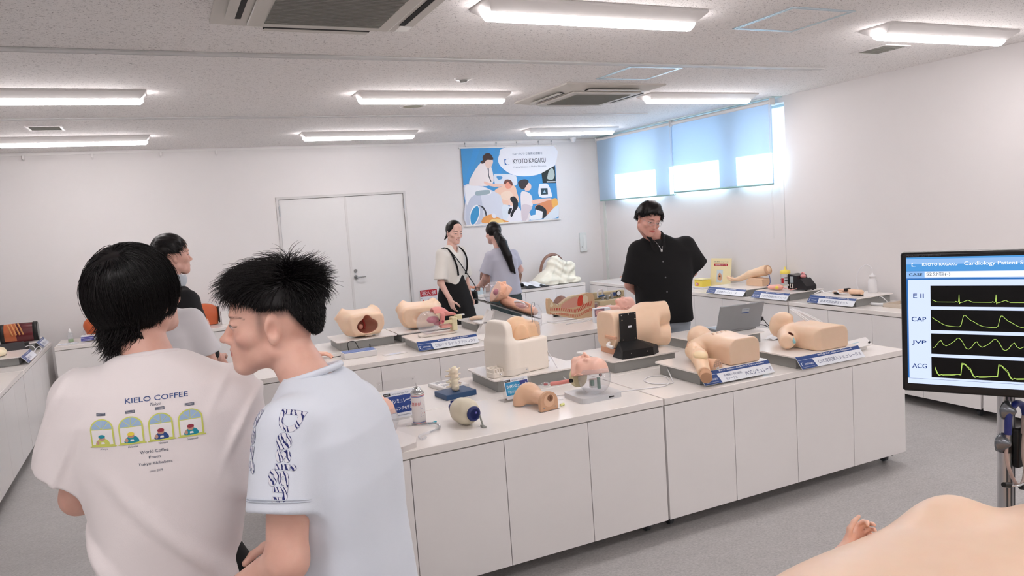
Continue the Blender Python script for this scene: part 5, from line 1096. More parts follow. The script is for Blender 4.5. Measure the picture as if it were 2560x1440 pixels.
cb = MB().tube([(-.03, 0, .03), (-.06, -.01, .075), (-.02, .02, .12), (.05, .02, .115), (.08, .0, .06), (.09, 0, .0)], .006, 8, sub=5); cb.obj('white_cable', M_plw, t)
t = thing('paper_sheet', 'crumpled white paper beside the laptop', 'paper', (3.82, 3.88, T+.0015), .3); MB().grid(lambda u, v: ((u-.5)*.16, (v-.5)*.11, .012+.010*math.sin(u*9+v*5)*math.cos(v*7)), 14, 10).obj('sheet', mat('white_paper', '#eeeef0', .8), t)
t = thing('glove_bundle', 'pink rubber piece lying behind the CVC platform', 'medical model part', (3.90, 3.62, T)); 
vin('rubber', sU(.02, sC((-.1, .02, .02), (.08, -.01, .022), .016, .02), sC((-.02, .03, .02), (.06, .05, .02), .014)), (-.14, -.06, -.0), (.14, .1, .06), .005, t, '#e3a7a0')
# ================================================================ front island, left part
def acrylic(label, x, y, rz, w, h, lines, grad):
    t = thing('acrylic_sign', label, 'sign', (x, y, T), rz, 'acrylic signs')
    Mt = Matrix.Rotation(PI/2-.26, 4, 'X')
    MB().box(-w/2, w/2, 0, h, -.0015, .0015, M=Mt).box(-w/2, w/2, -.002, .07, -.0015, .0015, M=TM((0, 0, .002))).obj('holder', M_clear, t)
    sc = MB()
    for sx in (-1, 1):
        for yy in (.015, h-.012): sc.cyl(Mt @ Vector((sx*(w/2-.012), yy, -.003)), Mt @ Vector((sx*(w/2-.012), yy, .005)), .0032, n=10)
    sc.obj('screws', M_chrome, t)
    cw, ch = w*.80, h*.66; y0 = .012; c = MB(); poly(c, [(-cw/2, y0), (cw/2, y0), (cw/2, y0+ch), (-cw/2, y0+ch)], .0022, Mt); card = c.obj('card', M_signw, t)
    g = MB(); poly(g, [(-cw/2+.004, y0+ch*.18), (cw/2-.004, y0+ch*.18), (cw/2-.004, y0+ch*.82), (-cw/2+.004, y0+ch*.82)], .0026, Mt)
    g.mi = 2; poly(g, [(-cw/2+.004, y0+ch*.84), (-cw/2+.04, y0+ch*.84), (-cw/2+.04, y0+ch*.95), (-cw/2+.004, y0+ch*.95)], .0026, Mt)
    if grad:
        g.mi = 4; poly(g, oval(-cw*.18, y0+ch*.45, cw*.26, ch*.27, 24), .0028, Mt); g.mi = 5; poly(g, [(cw*.12, y0+ch*.82), (cw/2-.004, y0+ch*.82), (cw/2-.004, y0+ch*.30), (cw*.30, y0+ch*.42), (cw*.16, y0+ch*.62)], .0028, Mt)
    g.mi = 1; put_text(g, lines[0], -cw/2+.012, y0+ch*.54, ch*.17, cw*.84, M=Mt, z=.0031, off=.02); put_text(g, lines[1], -cw/2+.014, y0+ch*.27, ch*.15, cw*.80, M=Mt, z=.0031, off=.02)
    g.mi = 3; put_text(g, 'DAM Simulator Trainer Model', -cw/2+.046, y0+ch*.865, ch*.06, cw*.55, M=Mt, z=.0026); put_text(g, 'www.kyotokagaku.com', -.02, y0+ch*.06, ch*.05, cw*.42, M=Mt, z=.0026)
    g.mi = 1; put_text(g, 'MW13', -cw/2+.008, y0+ch*.868, ch*.055, .025, M=Mt, z=.0029)
    g.obj('lettering', [mat('card_navy' if not grad else 'card_blue', '#1d3f8a' if not grad else '#2f8fc4', .35, var=0), M_signw, M_blkink, M_ink, mat('card_light_blue', '#49a6d0', .35, var=0), mat('card_indigo', '#29337f', .35, var=0)], card)
    return t
acrylic('clear acrylic sign with a navy card beside the spray can', 1.015, 3.60, .05, .205, .205, ('DAMシミュレータ', 'トレーニングモデル'), False)
acrylic('clear acrylic sign with a light blue card behind the tan neck model', 1.655, 3.56, .08, .185, .165, ('DAMシミュレータ', 'デモンストレーションモデル'), True)
# spray can
t = thing('spray_can', 'white spray can with red and blue bands and silver top', 'spray can', (1.065, 3.475, T))
MB().lathe([(.030, 0), (.033, .002), (.033, .150), (.030, .156)], 32).obj('can', mat('can_white', '#ece9e8', .3, var=0), t)
MB().lathe([(.0332, .150), (.0345, .153), (.031, .160), (.022, .168), (.0205, .175), (.018, .180), (.013, .184), (.008, .186)], 32).lathe([(.0332, -.0), (.0345, .002), (.0335, .005)], 32).obj('metal_rim', M_chrome, t)
MB().cyl((0, 0, .184), (0, 0, .193), .004).cyl((0, 0, .192), (0, 0, .203), .006).obj('nozzle', M_plw, t)
b = MB(); rr = .03325
b.lathe([(rr, .143), (rr, .146)], 32, cap=False).lathe([(rr, .006), (rr, .009)], 32, cap=False); b.mi = 1; b.lathe([(rr, .138), (rr, .141)], 32, cap=False).lathe([(rr, .012), (rr, .0145)], 32, cap=False)
def wrap(mb, g, a0, z0):
    b0 = len(mb.v)
    for v in g.v: a = a0+v[0]/rr; mb.v.append(((rr+.0002)*math.cos(a), (rr+.0002)*math.sin(a), z0+v[1]))
    for f_ in g.f: mb.f.append([i+b0 for i in f_]); mb.m.append(mb.mi); mb.sm.append(False)
g = MB(); put_text(g, '潤滑剤', 0, 0, .018, .050, off=.03); b.mi = 0; wrap(b, g, -2.95, .095)
b.mi = 1
for i in range(11):
    g = MB(); poly(g, [(0, 0), (.020-.004*(i % 3), 0), (.020-.004*(i % 3), .0012), (0, .0012)]); wrap(b, g, -1.55, .118-.0075*i)
g = MB(); poly(g, [(0, 0), (.018, 0), (.018, .005), (0, .005)]); b.mi = 0; wrap(b, g, -1.35, .055)
b.obj('print', [mat('can_red', '#c22234', .35, var=0), mat('can_blue', '#4a5fa8', .35, var=0)], t)
# blue stylet cap, tubes
t = thing('needle_cap', 'small teal plastic cap lying in front of the spray can', 'cap', (1.115, 3.43, T+.004), .35); MB().cyl((-.022, 0, 0), (.010, 0, 0), .0022, .0042, 10).cyl((.010, 0, 0), (.026, 0, 0), .0045, .0038, 10).obj('cap', mat('teal_plastic', '#1297ab', .35), t)
t = thing('airway_tube', 'clear curved breathing tube lying in front of the spray can', 'tubing', (1.04, 3.35, T)); MB().tube([(-.02, .11, .007), (.03, .09, .007), (.075, .03, .012), (.07, -.04, .008), (.01, -.07, .007), (-.05, -.10, .006), (-.055, -.15, .006), (-.03, -.135, .006)], .0058, 10, sub=7).obj('tube', M_clear2, t)
MB().tube([(-.02, .11, .007), (.03, .09, .007), (.075, .03, .012), (.07, -.04, .008), (.01, -.07, .007)], .0022, 6, sub=7).obj('stylet', M_metal, t); MB().tube([(-.02, .11, .008), (-.045, .118, .008)], .0072, 10).obj('connector', M_plw, t)
# resuscitator bag
t = thing('resuscitator_bag', 'translucent cream resuscitator bag with navy valves', 'resuscitator', (1.245, 3.31, T))
ax = Vector((.12, -.60, .0)).normalized(); R_ = ax.to_track_quat('Z', 'Y').to_matrix().to_4x4(); Mb = Matrix.Translation((0, 0, .066)) @ R_
mb_ = mat('cream_silicone', '#e9e0c8', .35, var=.02, trans=.15); MB().lathe([(.020, -.090), (.026, -.082), (.045, -.068), (.060, -.040), (.0655, -.005), (.062, .030), (.048, .056), (.030, .066), (.026, .070)], 36, Mb).obj('bag', mb_, t)
MB().lathe([(.024, .066), (.035, .070), (.037, .078), (.034, .084), (.024, .086)], 28, Mb).lathe([(.024, .086), (.021, .078), (0, .078)], 28, Mb).obj('rear_valve', M_bluep, t); MB().lathe([(.0, .0795), (.013, .0795), (.014, .083), (.010, .084), (.0095, .080), (0, .080)], 16, Mb).lathe([(.004, .081), (.006, .089), (0, .09)], 10, Mb @ Matrix.Translation((.006, .005, 0))).obj('inner_valve', mat('valve_violet', '#5b5aa8', .3), t)
fv = MB().lathe([(.020, -.088), (.024, -.095), (.024, -.110), (.018, -.118), (.013, -.130), (0, -.130)], 20, Mb); p0 = Mb @ Vector((0, 0, -.105)); fv.cyl(p0, p0+Vector((.0, -.028, -.018)), .012).cyl(p0, p0+Vector((.005, .01, .03)), .014); fv.obj('patient_valve', M_bluep, t); MB().cyl(p0+Vector((-.002, -.025, -.016)), p0+Vector((-.012, -.045, -.046)), .011, .0105).obj('elbow_connector', mat('smoke_blue', '#7d93c2', .3), t)
p1 = Mb @ Vector((.030, -.012, .080)); MB().cyl(p1, (p1.x+.004, p1.y-.02, .012), .0045).box(p1.x-.004, p1.x+.012, p1.y-.05, p1.y-.006, .001, .008, b=.002).obj('oxygen_inlet', mat('smoke_grey', '#8b8f88', .3), t)
# spine model on a blue base
t = thing('spine_model', 'cream lumbar spine model standing on a dark blue base', 'anatomical model', (1.415, 3.89, T), .13)
MB().box(-.095, .095, -.075, .075, 0, .030, b=.003).obj('base', M_blued, t)
f = None; parts = []
for i in range(4):
    z = .050+i*.030; parts += [sC((0, -.006, z-.004), (0, -.006, z+.006), .0215), sC((0, -.006, z-.004), (0, .022, z-.006), .006), sC((-.010, .010, z), (-.044, .014, z+.006), .0062, .0046), sC((.010, .010, z), (.044, .014, z+.006), .0062, .0046), sC((-.012, .014, z-.010), (-.018, .018, z+.013), .0055), sC((.012, .014, z-.010), (.018, .018, z+.013), .0055), sC((0, .018, z-.002), (0, .038, z-.012), .0055, .004)]
f = sU(.004, *parts); sp = vin('vertebrae', sW(f, .0022, 170, 2), (-.06, -.045, .030), (.06, .055, .175), .002, t, '#eee3cc'); MB().box(-.016, .016, -.03, -.018, .03, .032).obj('label_plate', M_blkink, t)
# silver white tray behind
t = thing('document_tray', 'silver and white flat device box behind the spine model', 'device', (1.46, 4.12, T), .15); MB().box(-.085, .085, -.10, .10, 0, .022, b=.004).obj('housing', M_plw, t)
for x0, x1, y0, y1 in ((-.065, .06, .02, .08), (-.06, -.005, -.06, -.01), (.01, .06, -.06, -.01)): MB().box(x0, x1, y0, y1, .0205, .0235, b=.001).obj('metal_panel', M_chrome, t)
# tan neck model
t = thing('neck_model', 'tan rubber neck model with a flat end plate and a hole', 'medical model', (1.665, 3.385, T), .12)
arch = [(.052, 0)]+[(.052*math.cos(a), .045+.052*math.sin(a)) for a in [PI*i/18 for i in range(19)]]+[(-.052, 0)]
Me = Matrix(((1, 0, 0, 0), (0, 0, 1, -.125), (0, 1, 0, 0), (0, 0, 0, 1)))
MB().prism(arch, 0, .022, M=Me, smooth=False).obj('end_plate', M_tan, t)
f = sU(.012, sC((0, -.11, .052), (0, .02, .052), .036), sC((0, .02, .055), (0, .04, .06), .046)); f = sU(.03, f, sI(.01, sE((0, .07, .02), (.090, .045, .092)), sS(.01, sE((0, .08, .0), (.15, .2, .2)), sE((0, .09, -.01), (.058, .10, .055)))))
f = sI(.003, f, sPl((0, 0, -1), (0, 0, .002))); vin('neck', f, (-.13, -.13, -.0), (.13, .17, .13), .0036, t, '#e6bf9f')
MB().lathe([(.0, .001), (.008, .001), (.009, .003), (.016, .003), (.017, .0), (.0175, .001)], 24, Matrix.Translation((.006, -.1262, .064)) @ Matrix.Rotation(PI/2, 4, 'X')).obj('opening_ring', mat('dark_tan', '#8c6247', .6), t)
s_ = MB(); 
for sx in (-1, 1): s_.cyl((sx*.034, -.124, .018), (sx*.034, -.1268, .018), .003, n=8)
s_.obj('screws', M_grey, t); MB().box(-.056, .056, -.13, -.10, 0, .002).obj('foot_plate', M_metal, t)
def face_model(parent, Rm, at, lo, hi, h=.003, clip=None, col=PINK, name='face_skin', hs=1.):
    f = sL(head_sdf(nose=.7, neck=False, eyes='shut'), at, Rm, hs)
    if clip is not None: f = sI(.003, f, clip)
    return tinted(name, f, lo, hi, h, parent, dict(head=at), Rm, skin=col, lip='#e2a391', brow=None, hs=hs, m=M_vin)
def aim(y, z):
    y = np.array(y, float); y /= np.linalg.norm(y); z = np.array(z, float); z -= y*(z@y); z /= np.linalg.norm(z); return np.stack([np.cross(y, z), y, z], 1).astype(F4)
# demo head: face skin over a clear dome, lying face up
t = thing('airway_demo_head', 'manikin head with pink face skin over a clear skull, on a clear base', 'medical manikin', (1.99, 3.355, T), 0)
MB().prism(rrect(-.125, .125, -.105, .105, .03), .0, .028).obj('base', mat('frosted_base', '#e9ebee', .3, trans=.2), t); MB().box(.035, .065, -.1065, -.105, .010, .017).obj('label_plate', M_blkink, t)
RD = aim((.10, .12, 1), (.30, -.95, -.05)); at = (-.005, .015, .118)
dome = sE(SKC+np.array([0, -.004, .004]), SKR+.004); gd = sL(sI(.002, dome, sPl((0, 1, -.10), (0, .030, .018))), at, RD)
obj('clear_skull', nets(gd, (-.16, -.16, .02), (.16, .16, .26), .004), M_clear2, t)
cl = sL(sPl((0, -1, .12), (0, .0, .0)), at, RD)
face_model(t, RD, at, (-.17, -.17, .0), (.17, .17, .27), clip=cl)
D3 = np.array(RD, float); w2 = lambda v: Vector(D3@np.array(v, float)+np.array(at))
k = MB(); k.box(-.02, .02, -.035, .0, .055, .10, b=.004); k.obj('mechanism', M_plw, t); k = MB().box(-.03, -.012, -.045, -.03, .07, .10, b=.002).box(.010, .024, -.048, -.033, .05, .11, b=.002); k.obj('green_circuit', mat('circuit_green', '#4f7a6c', .4), t)
MB().cyl((.02, -.052, .125), (.022, -.058, .126), .009).obj('black_sensor', M_blk, t); MB().cyl((.021, -.0585, .126), (.0213, -.0593, .126), .004).obj('red_dot', M_redp, t)
j = MB().cyl(w2((0, -.01, -.065)), w2((0, -.01, -.090)), .058, n=28); j.obj('neck_collar', M_bone, t)
MB().cyl(w2((-.054, -.03, -.078)), w2((-.064, -.03, -.078)), .011).obj('knob', M_blk, t)
t = thing('balloon_tube', 'pink tube with a clear red-tipped balloon lying left of the pink-faced demo head', 'tubing', (1.86, 3.46, T))
MB().tube([(.05, -.02, .085), (.0, .03, .072), (-.03, .06, .066)], .011, 10, sub=5).obj('pink_sleeve', M_pink, t); p = Vector((-.032, .062, .066)); d = Vector((-.6, .6, -.08)).normalized(); Rq = Matrix.Translation(p) @ d.to_track_quat('Z', 'Y').to_matrix().to_4x4()
MB().lathe([(.004, 0), (.011, .012), (.013, .03), (.009, .048), (.003, .058), (.002, .075)], 16, Rq).obj('clear_balloon', M_clear2, t); MB().lathe([(0, .014), (.006, .018), (.007, .034), (0, .04)], 12, Rq).obj('red_core', M_redp, t)
MB().tube([(.03, .02, .003), (-.06, .05, .003), (-.14, -.01, .003), (-.02, -.05, .003)], .0012, 6, sub=6).obj('thin_line', M_tube, t)
t = thing('foam_plug', 'small yellow-green foam plug in front of the pink-faced demo head', 'plug', (1.775, 3.30, T+.007)); MB().cyl((-.012, 0, 0), (.012, .006, 0), .0065, n=12).obj('plug', mat('lime_foam', '#dfe39a', .7), t)
# training head behind the jersey
t = thing('airway_training_head', 'clear-skulled manikin head with pink skin on a pale base, partly hidden by the jersey', 'medical manikin', (.80, 3.30, T), 0)
MB().prism([(-.19, -.22), (.06, -.22), (.13, -.19), (.155, -.12), (.10, .12), (-.19, .16)], 0, .024).obj('base', mat('pale_base', '#dcd6d2', .35), t)
RD = aim((.0, .12, 1), (.45, -.9, -.05)); at = (-.0, -.0, .118)
obj('clear_skull', nets(sL(sI(.002, dome, sPl((0, 1, -.10), (0, .030, .018))), at, RD), (-.16, -.18, .02), (.16, .16, .26), .004), M_clear2, t)
face_model(t, RD, at, (-.17, -.19, .0), (.17, .17, .27), .0038, sL(sPl((0, -1, .12), (0, .0, .0)), at, RD))
MB().box(.0, .03, -.05, -.02, .06, .10, b=.003).obj('mechanism', M_grey, t); MB().cyl((-.01, -.02, .02), (-.01, -.02, .04), .03).obj('stand_post', M_bone, t)
# ================================================================ middle island
platform('grey display platform under the open-fronted pelvis model', 1.435, 6.10, 0, .50, .40, h=.067)
platform('grey display platform under the farther pelvis model, behind the oral care head', 1.94, 6.10, 0, .49, .40)
platform('grey display platform with the oral care model sign', 1.93, 5.60, 0, .50, .40, ('口腔ケアモデル アドバンスド', 'MW33 Oral Care Model Advanced', 1))
platform('grey display platform with small parts, behind the white wedge stand', 2.60, 6.10, 0, .46, .42)
def pelvis(label, x, y, rz, open_=True):
    t = blk('pelvis_model', label, 'medical manikin', x, y, rz=rz)
    f = sU(.05, sE((0, .02, .115), (.175, .15, .105)), sB((0, -.04, .105), (.155, .10, .09), .05))
    f = sU(.04, f, sC((-.10, .05, .14), (-.165, .10, .20), .075, .055), sC((.10, .05, .14), (.165, .10, .20), .075, .055))
    f = sI(.005, f, sPl((0, -1, 0), (0, -.13, 0)), sPl((0, 0, -1), (0, 0, .0)), sPl((-.72, .25, .62), (-.165, .08, .205)), sPl((.72, .25, .62), (.165, .08, .205)), sPl((-.75, -.3, -.5), (-.16, -.05, .06)), sPl((.75, -.3, -.5), (.16, -.05, .06)), sPl((0, 1, .15), (0, .145, .1)))
    col = lambda X, C: C
    if open_:
        hole = sU(.012, sE((0, -.13, .095), (.088, .14, .060)), sE((-.0, -.13, .14), (.035, .12, .042))); f = sS(.004, f, hole)
        def col(X, C):
            w = (hole(X) < .006)&(X[:, 1] > -.124); k = np.clip((X[:, 0]+.09)/.16, 0, 1)[:, None]; C = C.copy(); C[w] = (np.array([.38, .045, .03])*(1-k)+np.array([.62, .33, .24])*k)[w]; return C
    else: f = sS(.006, f, sE((0, -.14, .10), (.07, .03, .05)))
    vin('body', f, (-.23, -.15, -.005), (.23, .19, .27), .0055, t, extra=col)
    if open_:
        k = MB().ball((-.035, -.05, .085), (.022, .02, .022)); k.obj('bladder_part', mat('organ_pink', '#d9a08c', .3), t); MB().tube([(.0, -.04, .06), (.01, -.03, .10), (.0, -.02, .14)], .009, 8, sub=3).obj('duct', mat('organ_red', '#9c2f26', .35), t)
        g = MB(); Mg = Matrix.Translation((0, -.1312, .012)) @ Matrix.Rotation(PI/2, 4, 'X'); poly(g, [(-.03, 0), (.03, 0), (.03, .010), (-.03, .010)], 0, Mg); g.mi = 1; put_text(g, 'MODEL-VINYL', -.026, .0025, .0045, .052, M=Mg, z=.0004); g.obj('label_plate', [mat('label_beige', '#e6cdb4', .5), M_ink], t)
    return t
pelvis('skin-coloured pelvis model open at the front with a red hollow inside', 1.44, 6.07, .12, True)
pelvis('skin-coloured pelvis model, closed, behind the clear oral care head', 1.95, 6.10, -.25, False)
# oral care head
t = blk('oral_care_head', 'clear skull head model with pink jaw parts, on the oral care platform', 'medical manikin', 1.90, 5.60)
MB().box(-.13, .16, -.045, .03, 0, .016, b=.004).box(.08, .17, -.046, -.03, .004, .014).obj('base', M_cream2, t)
RO = aim((-.15, -.1, 1), (-.93, -.30, -.1)); at = (-.02, .0, .125); dome = sE(SKC+np.array([0, -.004, .004]), SKR+.006)
obj('clear_skull', nets(sL(dome, at, RO), (-.17, -.16, .0), (.14, .16, .28), .0045), M_clear2, t)
MB().ball((-.005, .0, .125), (.05, .045, .028), M=None).ball((.025, -.01, .095), (.03, .03, .022)).obj('inner_mouth', M_dpink, t)
obj('face_part', nets(sU(.01, sL(sI(.003, sS(.003, sE((0, .0, .0), (.115, .072, .105)), sE((0, 0, 0), (.105, .064, .097))), sPl((0, 0, -1), (0, 0, .055)), sPl((-1, 0, 0), (-.04, 0, 0))), (.03, 0, .12)), sC((.06, -.062, .16), (.05, -.062, .105), .020, .018), sC((.08, -.02, .165), (.18, -.01, .150), .022, .010)), (-.1, -.12, .0), (.22, .12, .27), .0045), M_pink, t)
MB().cyl((.05, -.083, .112), (.05, -.079, .112), .010).obj('hinge_pin', M_dpink, t); MB().box(.06, .17, -.045, -.030, .085, .110, b=.003).box(.14, .185, -.05, .03, .02, .13, b=.010).box(.18, .24, -.02, .02, .10, .14, b=.006).obj('neck_frame', M_bone, t)
MB().box(.05, .14, -.04, .03, .05, .075, b=.008).obj('gum_part', mat('gum_pink', '#e7a89d', .4), t); MB().box(.22, .265, -.012, .012, .13, .140, b=.003).obj('handle', M_plw, t)
# arm and control box
def arm_model(parent, pts, rad, hand_dir, palm, col, left=False, curl=(.3, .35, .4, .45), name='arm', hsc=1., lo=None, hi=None, h=.004, spread=.10):
    segs = [sC(pts[i], pts[i+1], rad[i], rad[i+1]) for i in range(len(pts)-1)]; Rf = frame_from(hand_dir, palm)
    if left: Rf = Rf*A3([1, -1, 1])
    f = sU(.012, sU(.02, *segs), sL(hand_sdf(curl=curl, spread=spread), pts[-1], Rf, hsc)); f = sI(.002, f, sPl((0, 0, -1), (0, 0, -.001)))
    return vin(name, f, lo, hi, h, parent, col)
t = thing('arm_model', 'pink manikin forearm and hand reaching towards the blue control box', 'medical manikin', (.98, 5.70, T), 0)
arm_model(t, [(-.22, .12, .045), (.0, .05, .038)], [.042, .026], (.75, -.42, -.06), (0, 0, -1), '#f0bca4', lo=(-.3, -.2, -.01), hi=(.24, .22, .12))
t = thing('control_box', 'small white control box with a blue face and black cable', 'device', (1.275, 5.56, T), .0); Mk = Matrix.Rotation(.28, 4, 'X')
MB().box(-.125, .125, -.065, .065, .0, .045, b=.004).obj('housing', M_plw, t)
g = MB().box(-.120, .120, -.055, .062, .045, .0475, b=.001); p = g.obj('front_panel', mat('panel_blue', '#5f83c4', .35), t); g = MB(); put_text(g, 'KYOTO KAGAKU', -.05, -.02, .012, .10, z=.0479); line(g, oval(.0, .03, .015, .008, 16), .001, .0479)
for i in range(5): line(g, [(-.10, .045-.02*i), (-.07, .045-.02*i)], .0012, .0479)
g.obj('lettering', M_signw, p); MB().cyl((.10, .045, .045), (.10, .045, .075), .004).obj('antenna', M_blk, t); MB().tube([(.03, .067, .02), (.02, .10, .06), (.0, .12, .10), (-.05, .12, .095), (-.06, .10, .02), (-.14, .09, .008), (-.2, .10, .008)], .003, 8, sub=6).obj('cord', M_blk, t)
t = thing('instruction_card', 'clear and white paper card lying in front of the open pelvis model', 'card', (1.52, 5.45, T+.001), .1); MB().box(-.09, .09, -.035, .035, 0, .001).obj('card', mat('pale_card', '#e6e1df', .4), t); g = MB(); poly(g, [(-.04, -.02), (.05, -.02), (.05, .02), (-.04, .02)], .0014); line(g, [(-.085, .03), (.08, .032)], .0015, .0014); g.obj('print', mat('pale_blue_print', '#cfd8e6', .4, var=0), t)
# small parts tray
t = blk('rubber_parts', 'pale beige rubber pieces in clear wrapping on the small-parts platform', 'medical model part', 2.47, 6.10); vin('rubber_piece', sU(.02, sE((0, 0, .018), (.07, .035, .02)), sE((.05, -.03, .014), (.05, .03, .016))), (-.1, -.08, 0), (.13, .06, .05), .005, t, '#e8ceb2'); MB().grid(lambda u, v: ((u-.35)*.22, (v-.6)*.14, .004+.03*abs(math.sin(u*7+v*3))*math.sin(v*3.1)), 16, 10).obj('wrapping', M_clear, t)
# intubation manikin on its black board and white wedge stand
t = thing('wedge_stand', 'white two-legged wedge stand tilting the black board', 'stand', (2.46, 5.86, T)); 
MB().prism([(-.02, .0), (.06, .0), (.14, .180), (.10, .198)], -.09, -.04, M=Matrix(((1, 0, 0, -.10), (0, 0, 1, 0), (0, 1, 0, 0), (0, 0, 0, 1)))).prism([(.08, .0), (.40, .0), (.40, .055), (.14, .175)], .03, .10, M=Matrix(((1, 0, 0, -.03), (0, 0, 1, 0), (0, 1, 0, 0), (0, 0, 0, 1)))).box(-.10, .10, -.09, .06, .085, .10, b=.004).obj('stand_frame', M_plw, t)
t = thing('airway_manikin', 'pink head-and-chest manikin with clear skull on a tilted black board', 'medical manikin', (2.66, 5.87, T+.182), 0); tl = math.atan2(.21, .50); Mt = Matrix.Rotation(tl, 4, 'Y')
MB().box(-.27, .30, -.12, .13, -.008, .0, b=.002, M=Mt).obj('board', M_blk, t)
m3 = np.array(Mt.to_3x3(), F4); lc = lambda x, y, z: tuple(m3.astype(float)@np.array([x, y, z]))
RI = (m3@aim((.10, .0, 1), (-1, 0, .12))).astype(F4); at = lc(-.115, .0, .105)
dm = sL(sI(.002, dome, sPl((0, 0, -1), (0, 0, .018))), at, RI); obj('clear_skull', nets(dm, (-.33, -.13, -.02), (.05, .13, .30), .0045), M_clear2, t)
face_model(t, RI, at, (-.32, -.13, -.05), (.10, .13, .30), .0045, sL(sPl((0, 0, 1), (0, 0, .030)), at, RI), '#f0bd9f')
MB().ball(lc(-.15, -.045, .10), .028).obj('inner_part', M_dpink, t)
ch = sU(.03, sE((.14, 0, .045), (.17, .115, .06)), sC((-.03, 0, .06), (.04, 0, .05), .045)); ch = sI(.003, ch, sPl((0, 0, -1), (0, 0, .002)), sPl((1, 0, 0), (.29, 0, 0))); wn = sE((.10, -.07, .055), (.075, .055, .04))
vin('chest', sL(sS(.004, ch, sE((.10, -.085, .070), (.080, .045, .04))), (0, 0, 0), m3), (-.08, -.13, -.17), (.33, .13, .18), .0048, t, '#efb89c')
obj('clear_window', nets(sL(sI(.002, sO(ch, .001), wn), (0, 0, 0), m3), (-.05, -.14, -.12), (.28, .02, .16), .0045), M_clear2, t)
MB().tube([lc(.03, -.06, .07), lc(.06, -.085, .085), lc(.12, -.09, .08)], .006, 8, sub=4).obj('airway_tube', M_tube, t); MB().ball(lc(.10, -.055, .05), (.055, .03, .028)).obj('inner_lung', mat('lung_rose', '#c98d88', .4), t)
k = MB(); k.ball(lc(.19, -.098, .06), .006); k.obj('stud', M_grey, t)
t = thing('sensor_sheet', 'white sensor pad lying on the tilted manikin\'s belly', 'pad', (2.88, 5.87, T+.182-.04)); MB().box(-.04, .045, -.06, .05, .0, .004, b=.001, M=Matrix.Rotation(.45, 4, 'Y')).obj('pad', M_signw, t)
# sagittal section panel
t = thing('sagittal_section_model', 'flat anatomical section of a torso lying on its side with red spine and organs', 'anatomical model', (3.27, 5.82, T))
Ms = Matrix(((1, 0, 0, 0), (0, 0, -1, .03), (0, 1, 0, 0), (0, 0, 0, 1)))
out = [(-.225, .215), (-.19, .205), (-.165, .165), (-.12, .150), (-.05, .190), (.02, .215), (.10, .218), (.24, .212), (.235, .02), (.15, .005), (.08, -.0), (.02, .015), (-.05, .03), (-.12, .055), (-.18, .075), (-.225, .09)]
bd = MB(); bd.prism([(p.x, p.y) for p in spline([Vector((a, b+.004, 0)) for a, b in out], 3, True)], 0, .045, M=Ms); bd.obj('panel', mat('section_tan', '#c6ac8a', .4, var=.05), t)
g = MB(); z = .0455; g.mi = 0; poly(g, [(-.09, .155), (.0, .195), (.07, .205), (.085, .13), (.0, .115), (-.09, .12)], z, Ms, sub=3)
g.mi = 1; poly(g, [(.07, .13), (.085, .205), (.13, .212), (.125, .15), (.115, .125)], z+.0003, Ms, sub=3)
g.mi = 2; poly(g, oval(.155, .175, .030, .038), z+.0003, Ms); poly(g, [(-.215, .155), (-.19, .19), (-.175, .16), (-.19, .145)], z+.0002, Ms); line(g, [(-.16, .17), (-.12, .158), (-.05, .196), (.02, .218), (.06, .221)], .010, z+.0004, Ms)
g.mi = 3
sp = spline([Vector((a, b, 0)) for a, b in ((-.21, .125), (-.10, .115), (.0, .09), (.07, .085), (.15, .12), (.225, .135))], 10)
for i in range(0, len(sp)-1, 2):
    p, q = sp[i], sp[i+1]; n = Vector((-(q-p).y, (q-p).x, 0)).normalized(); w = .010+.010*i/len(sp); poly(g, [p+n*w, q+n*w, q-n*w, p-n*w], z+.0002, Ms)
    p2, q2 = p-n*(w*2+.014)-Vector((.004, 0, 0)), q-n*(w*2+.014)-Vector((.004, 0, 0)); g.mi = 4; poly(g, [p2+n*w*.8, q2+n*w*.8, q2-n*w*.9+Vector((.004, 0, 0)), p2-n*w*.9+Vector((.004, 0, 0))], z+.0002, Ms); g.mi = 3
g.mi = 2; line(g, [(-.2, .095), (-.10, .088), (.0, .063), (.08, .058), (.15, .085), (.225, .10)], .006, z+.0003, Ms)
g.obj('section_print', [mat('section_rose', '#c79484', .4, var=0), mat('section_red', '#c33e2b', .35, var=0), mat('section_cream', '#d8ccb0', .4, var=0), mat('section_crimson', '#b8473c', .4, var=0), mat('section_brick', '#c07058', .4, var=0)], t)
MB().box(-.20, .22, -.06, .09, 0, .006, b=.002).obj('base_plate', M_plw, t)
t = thing('tubing_bundle', 'thin white infusion lines lying in front of the section model', 'tubing', (3.45, 5.62, T)); MB().tube([(.14, .02, .12), (.06, .0, .11), (-.02, .0, .04), (-.12, .02, .005), (-.3, .04, .004)], .0028, 8, sub=6).tube([(.12, .03, .118), (.05, .03, .10), (-.04, .03, .03), (-.14, .06, .004), (-.33, .02, .004)], .0028, 8, sub=6).obj('tube', M_tube, t)
t = thing('brown_half_shell', 'dark brown rubber shell lying behind the section model', 'medical model', (3.40, 6.22, T)); vin('shell', sI(.004, sE((0, 0, .02), (.10, .07, .165)), sPl((0, 0, -1), (0, 0, 0))), (-.12, -.09, 0), (.12, .09, .2), .006, t, '#8a675b'); MB().box(-.13, .05, -.09, -.07, 0, .04, b=.004).obj('black_foot', M_blk, t)
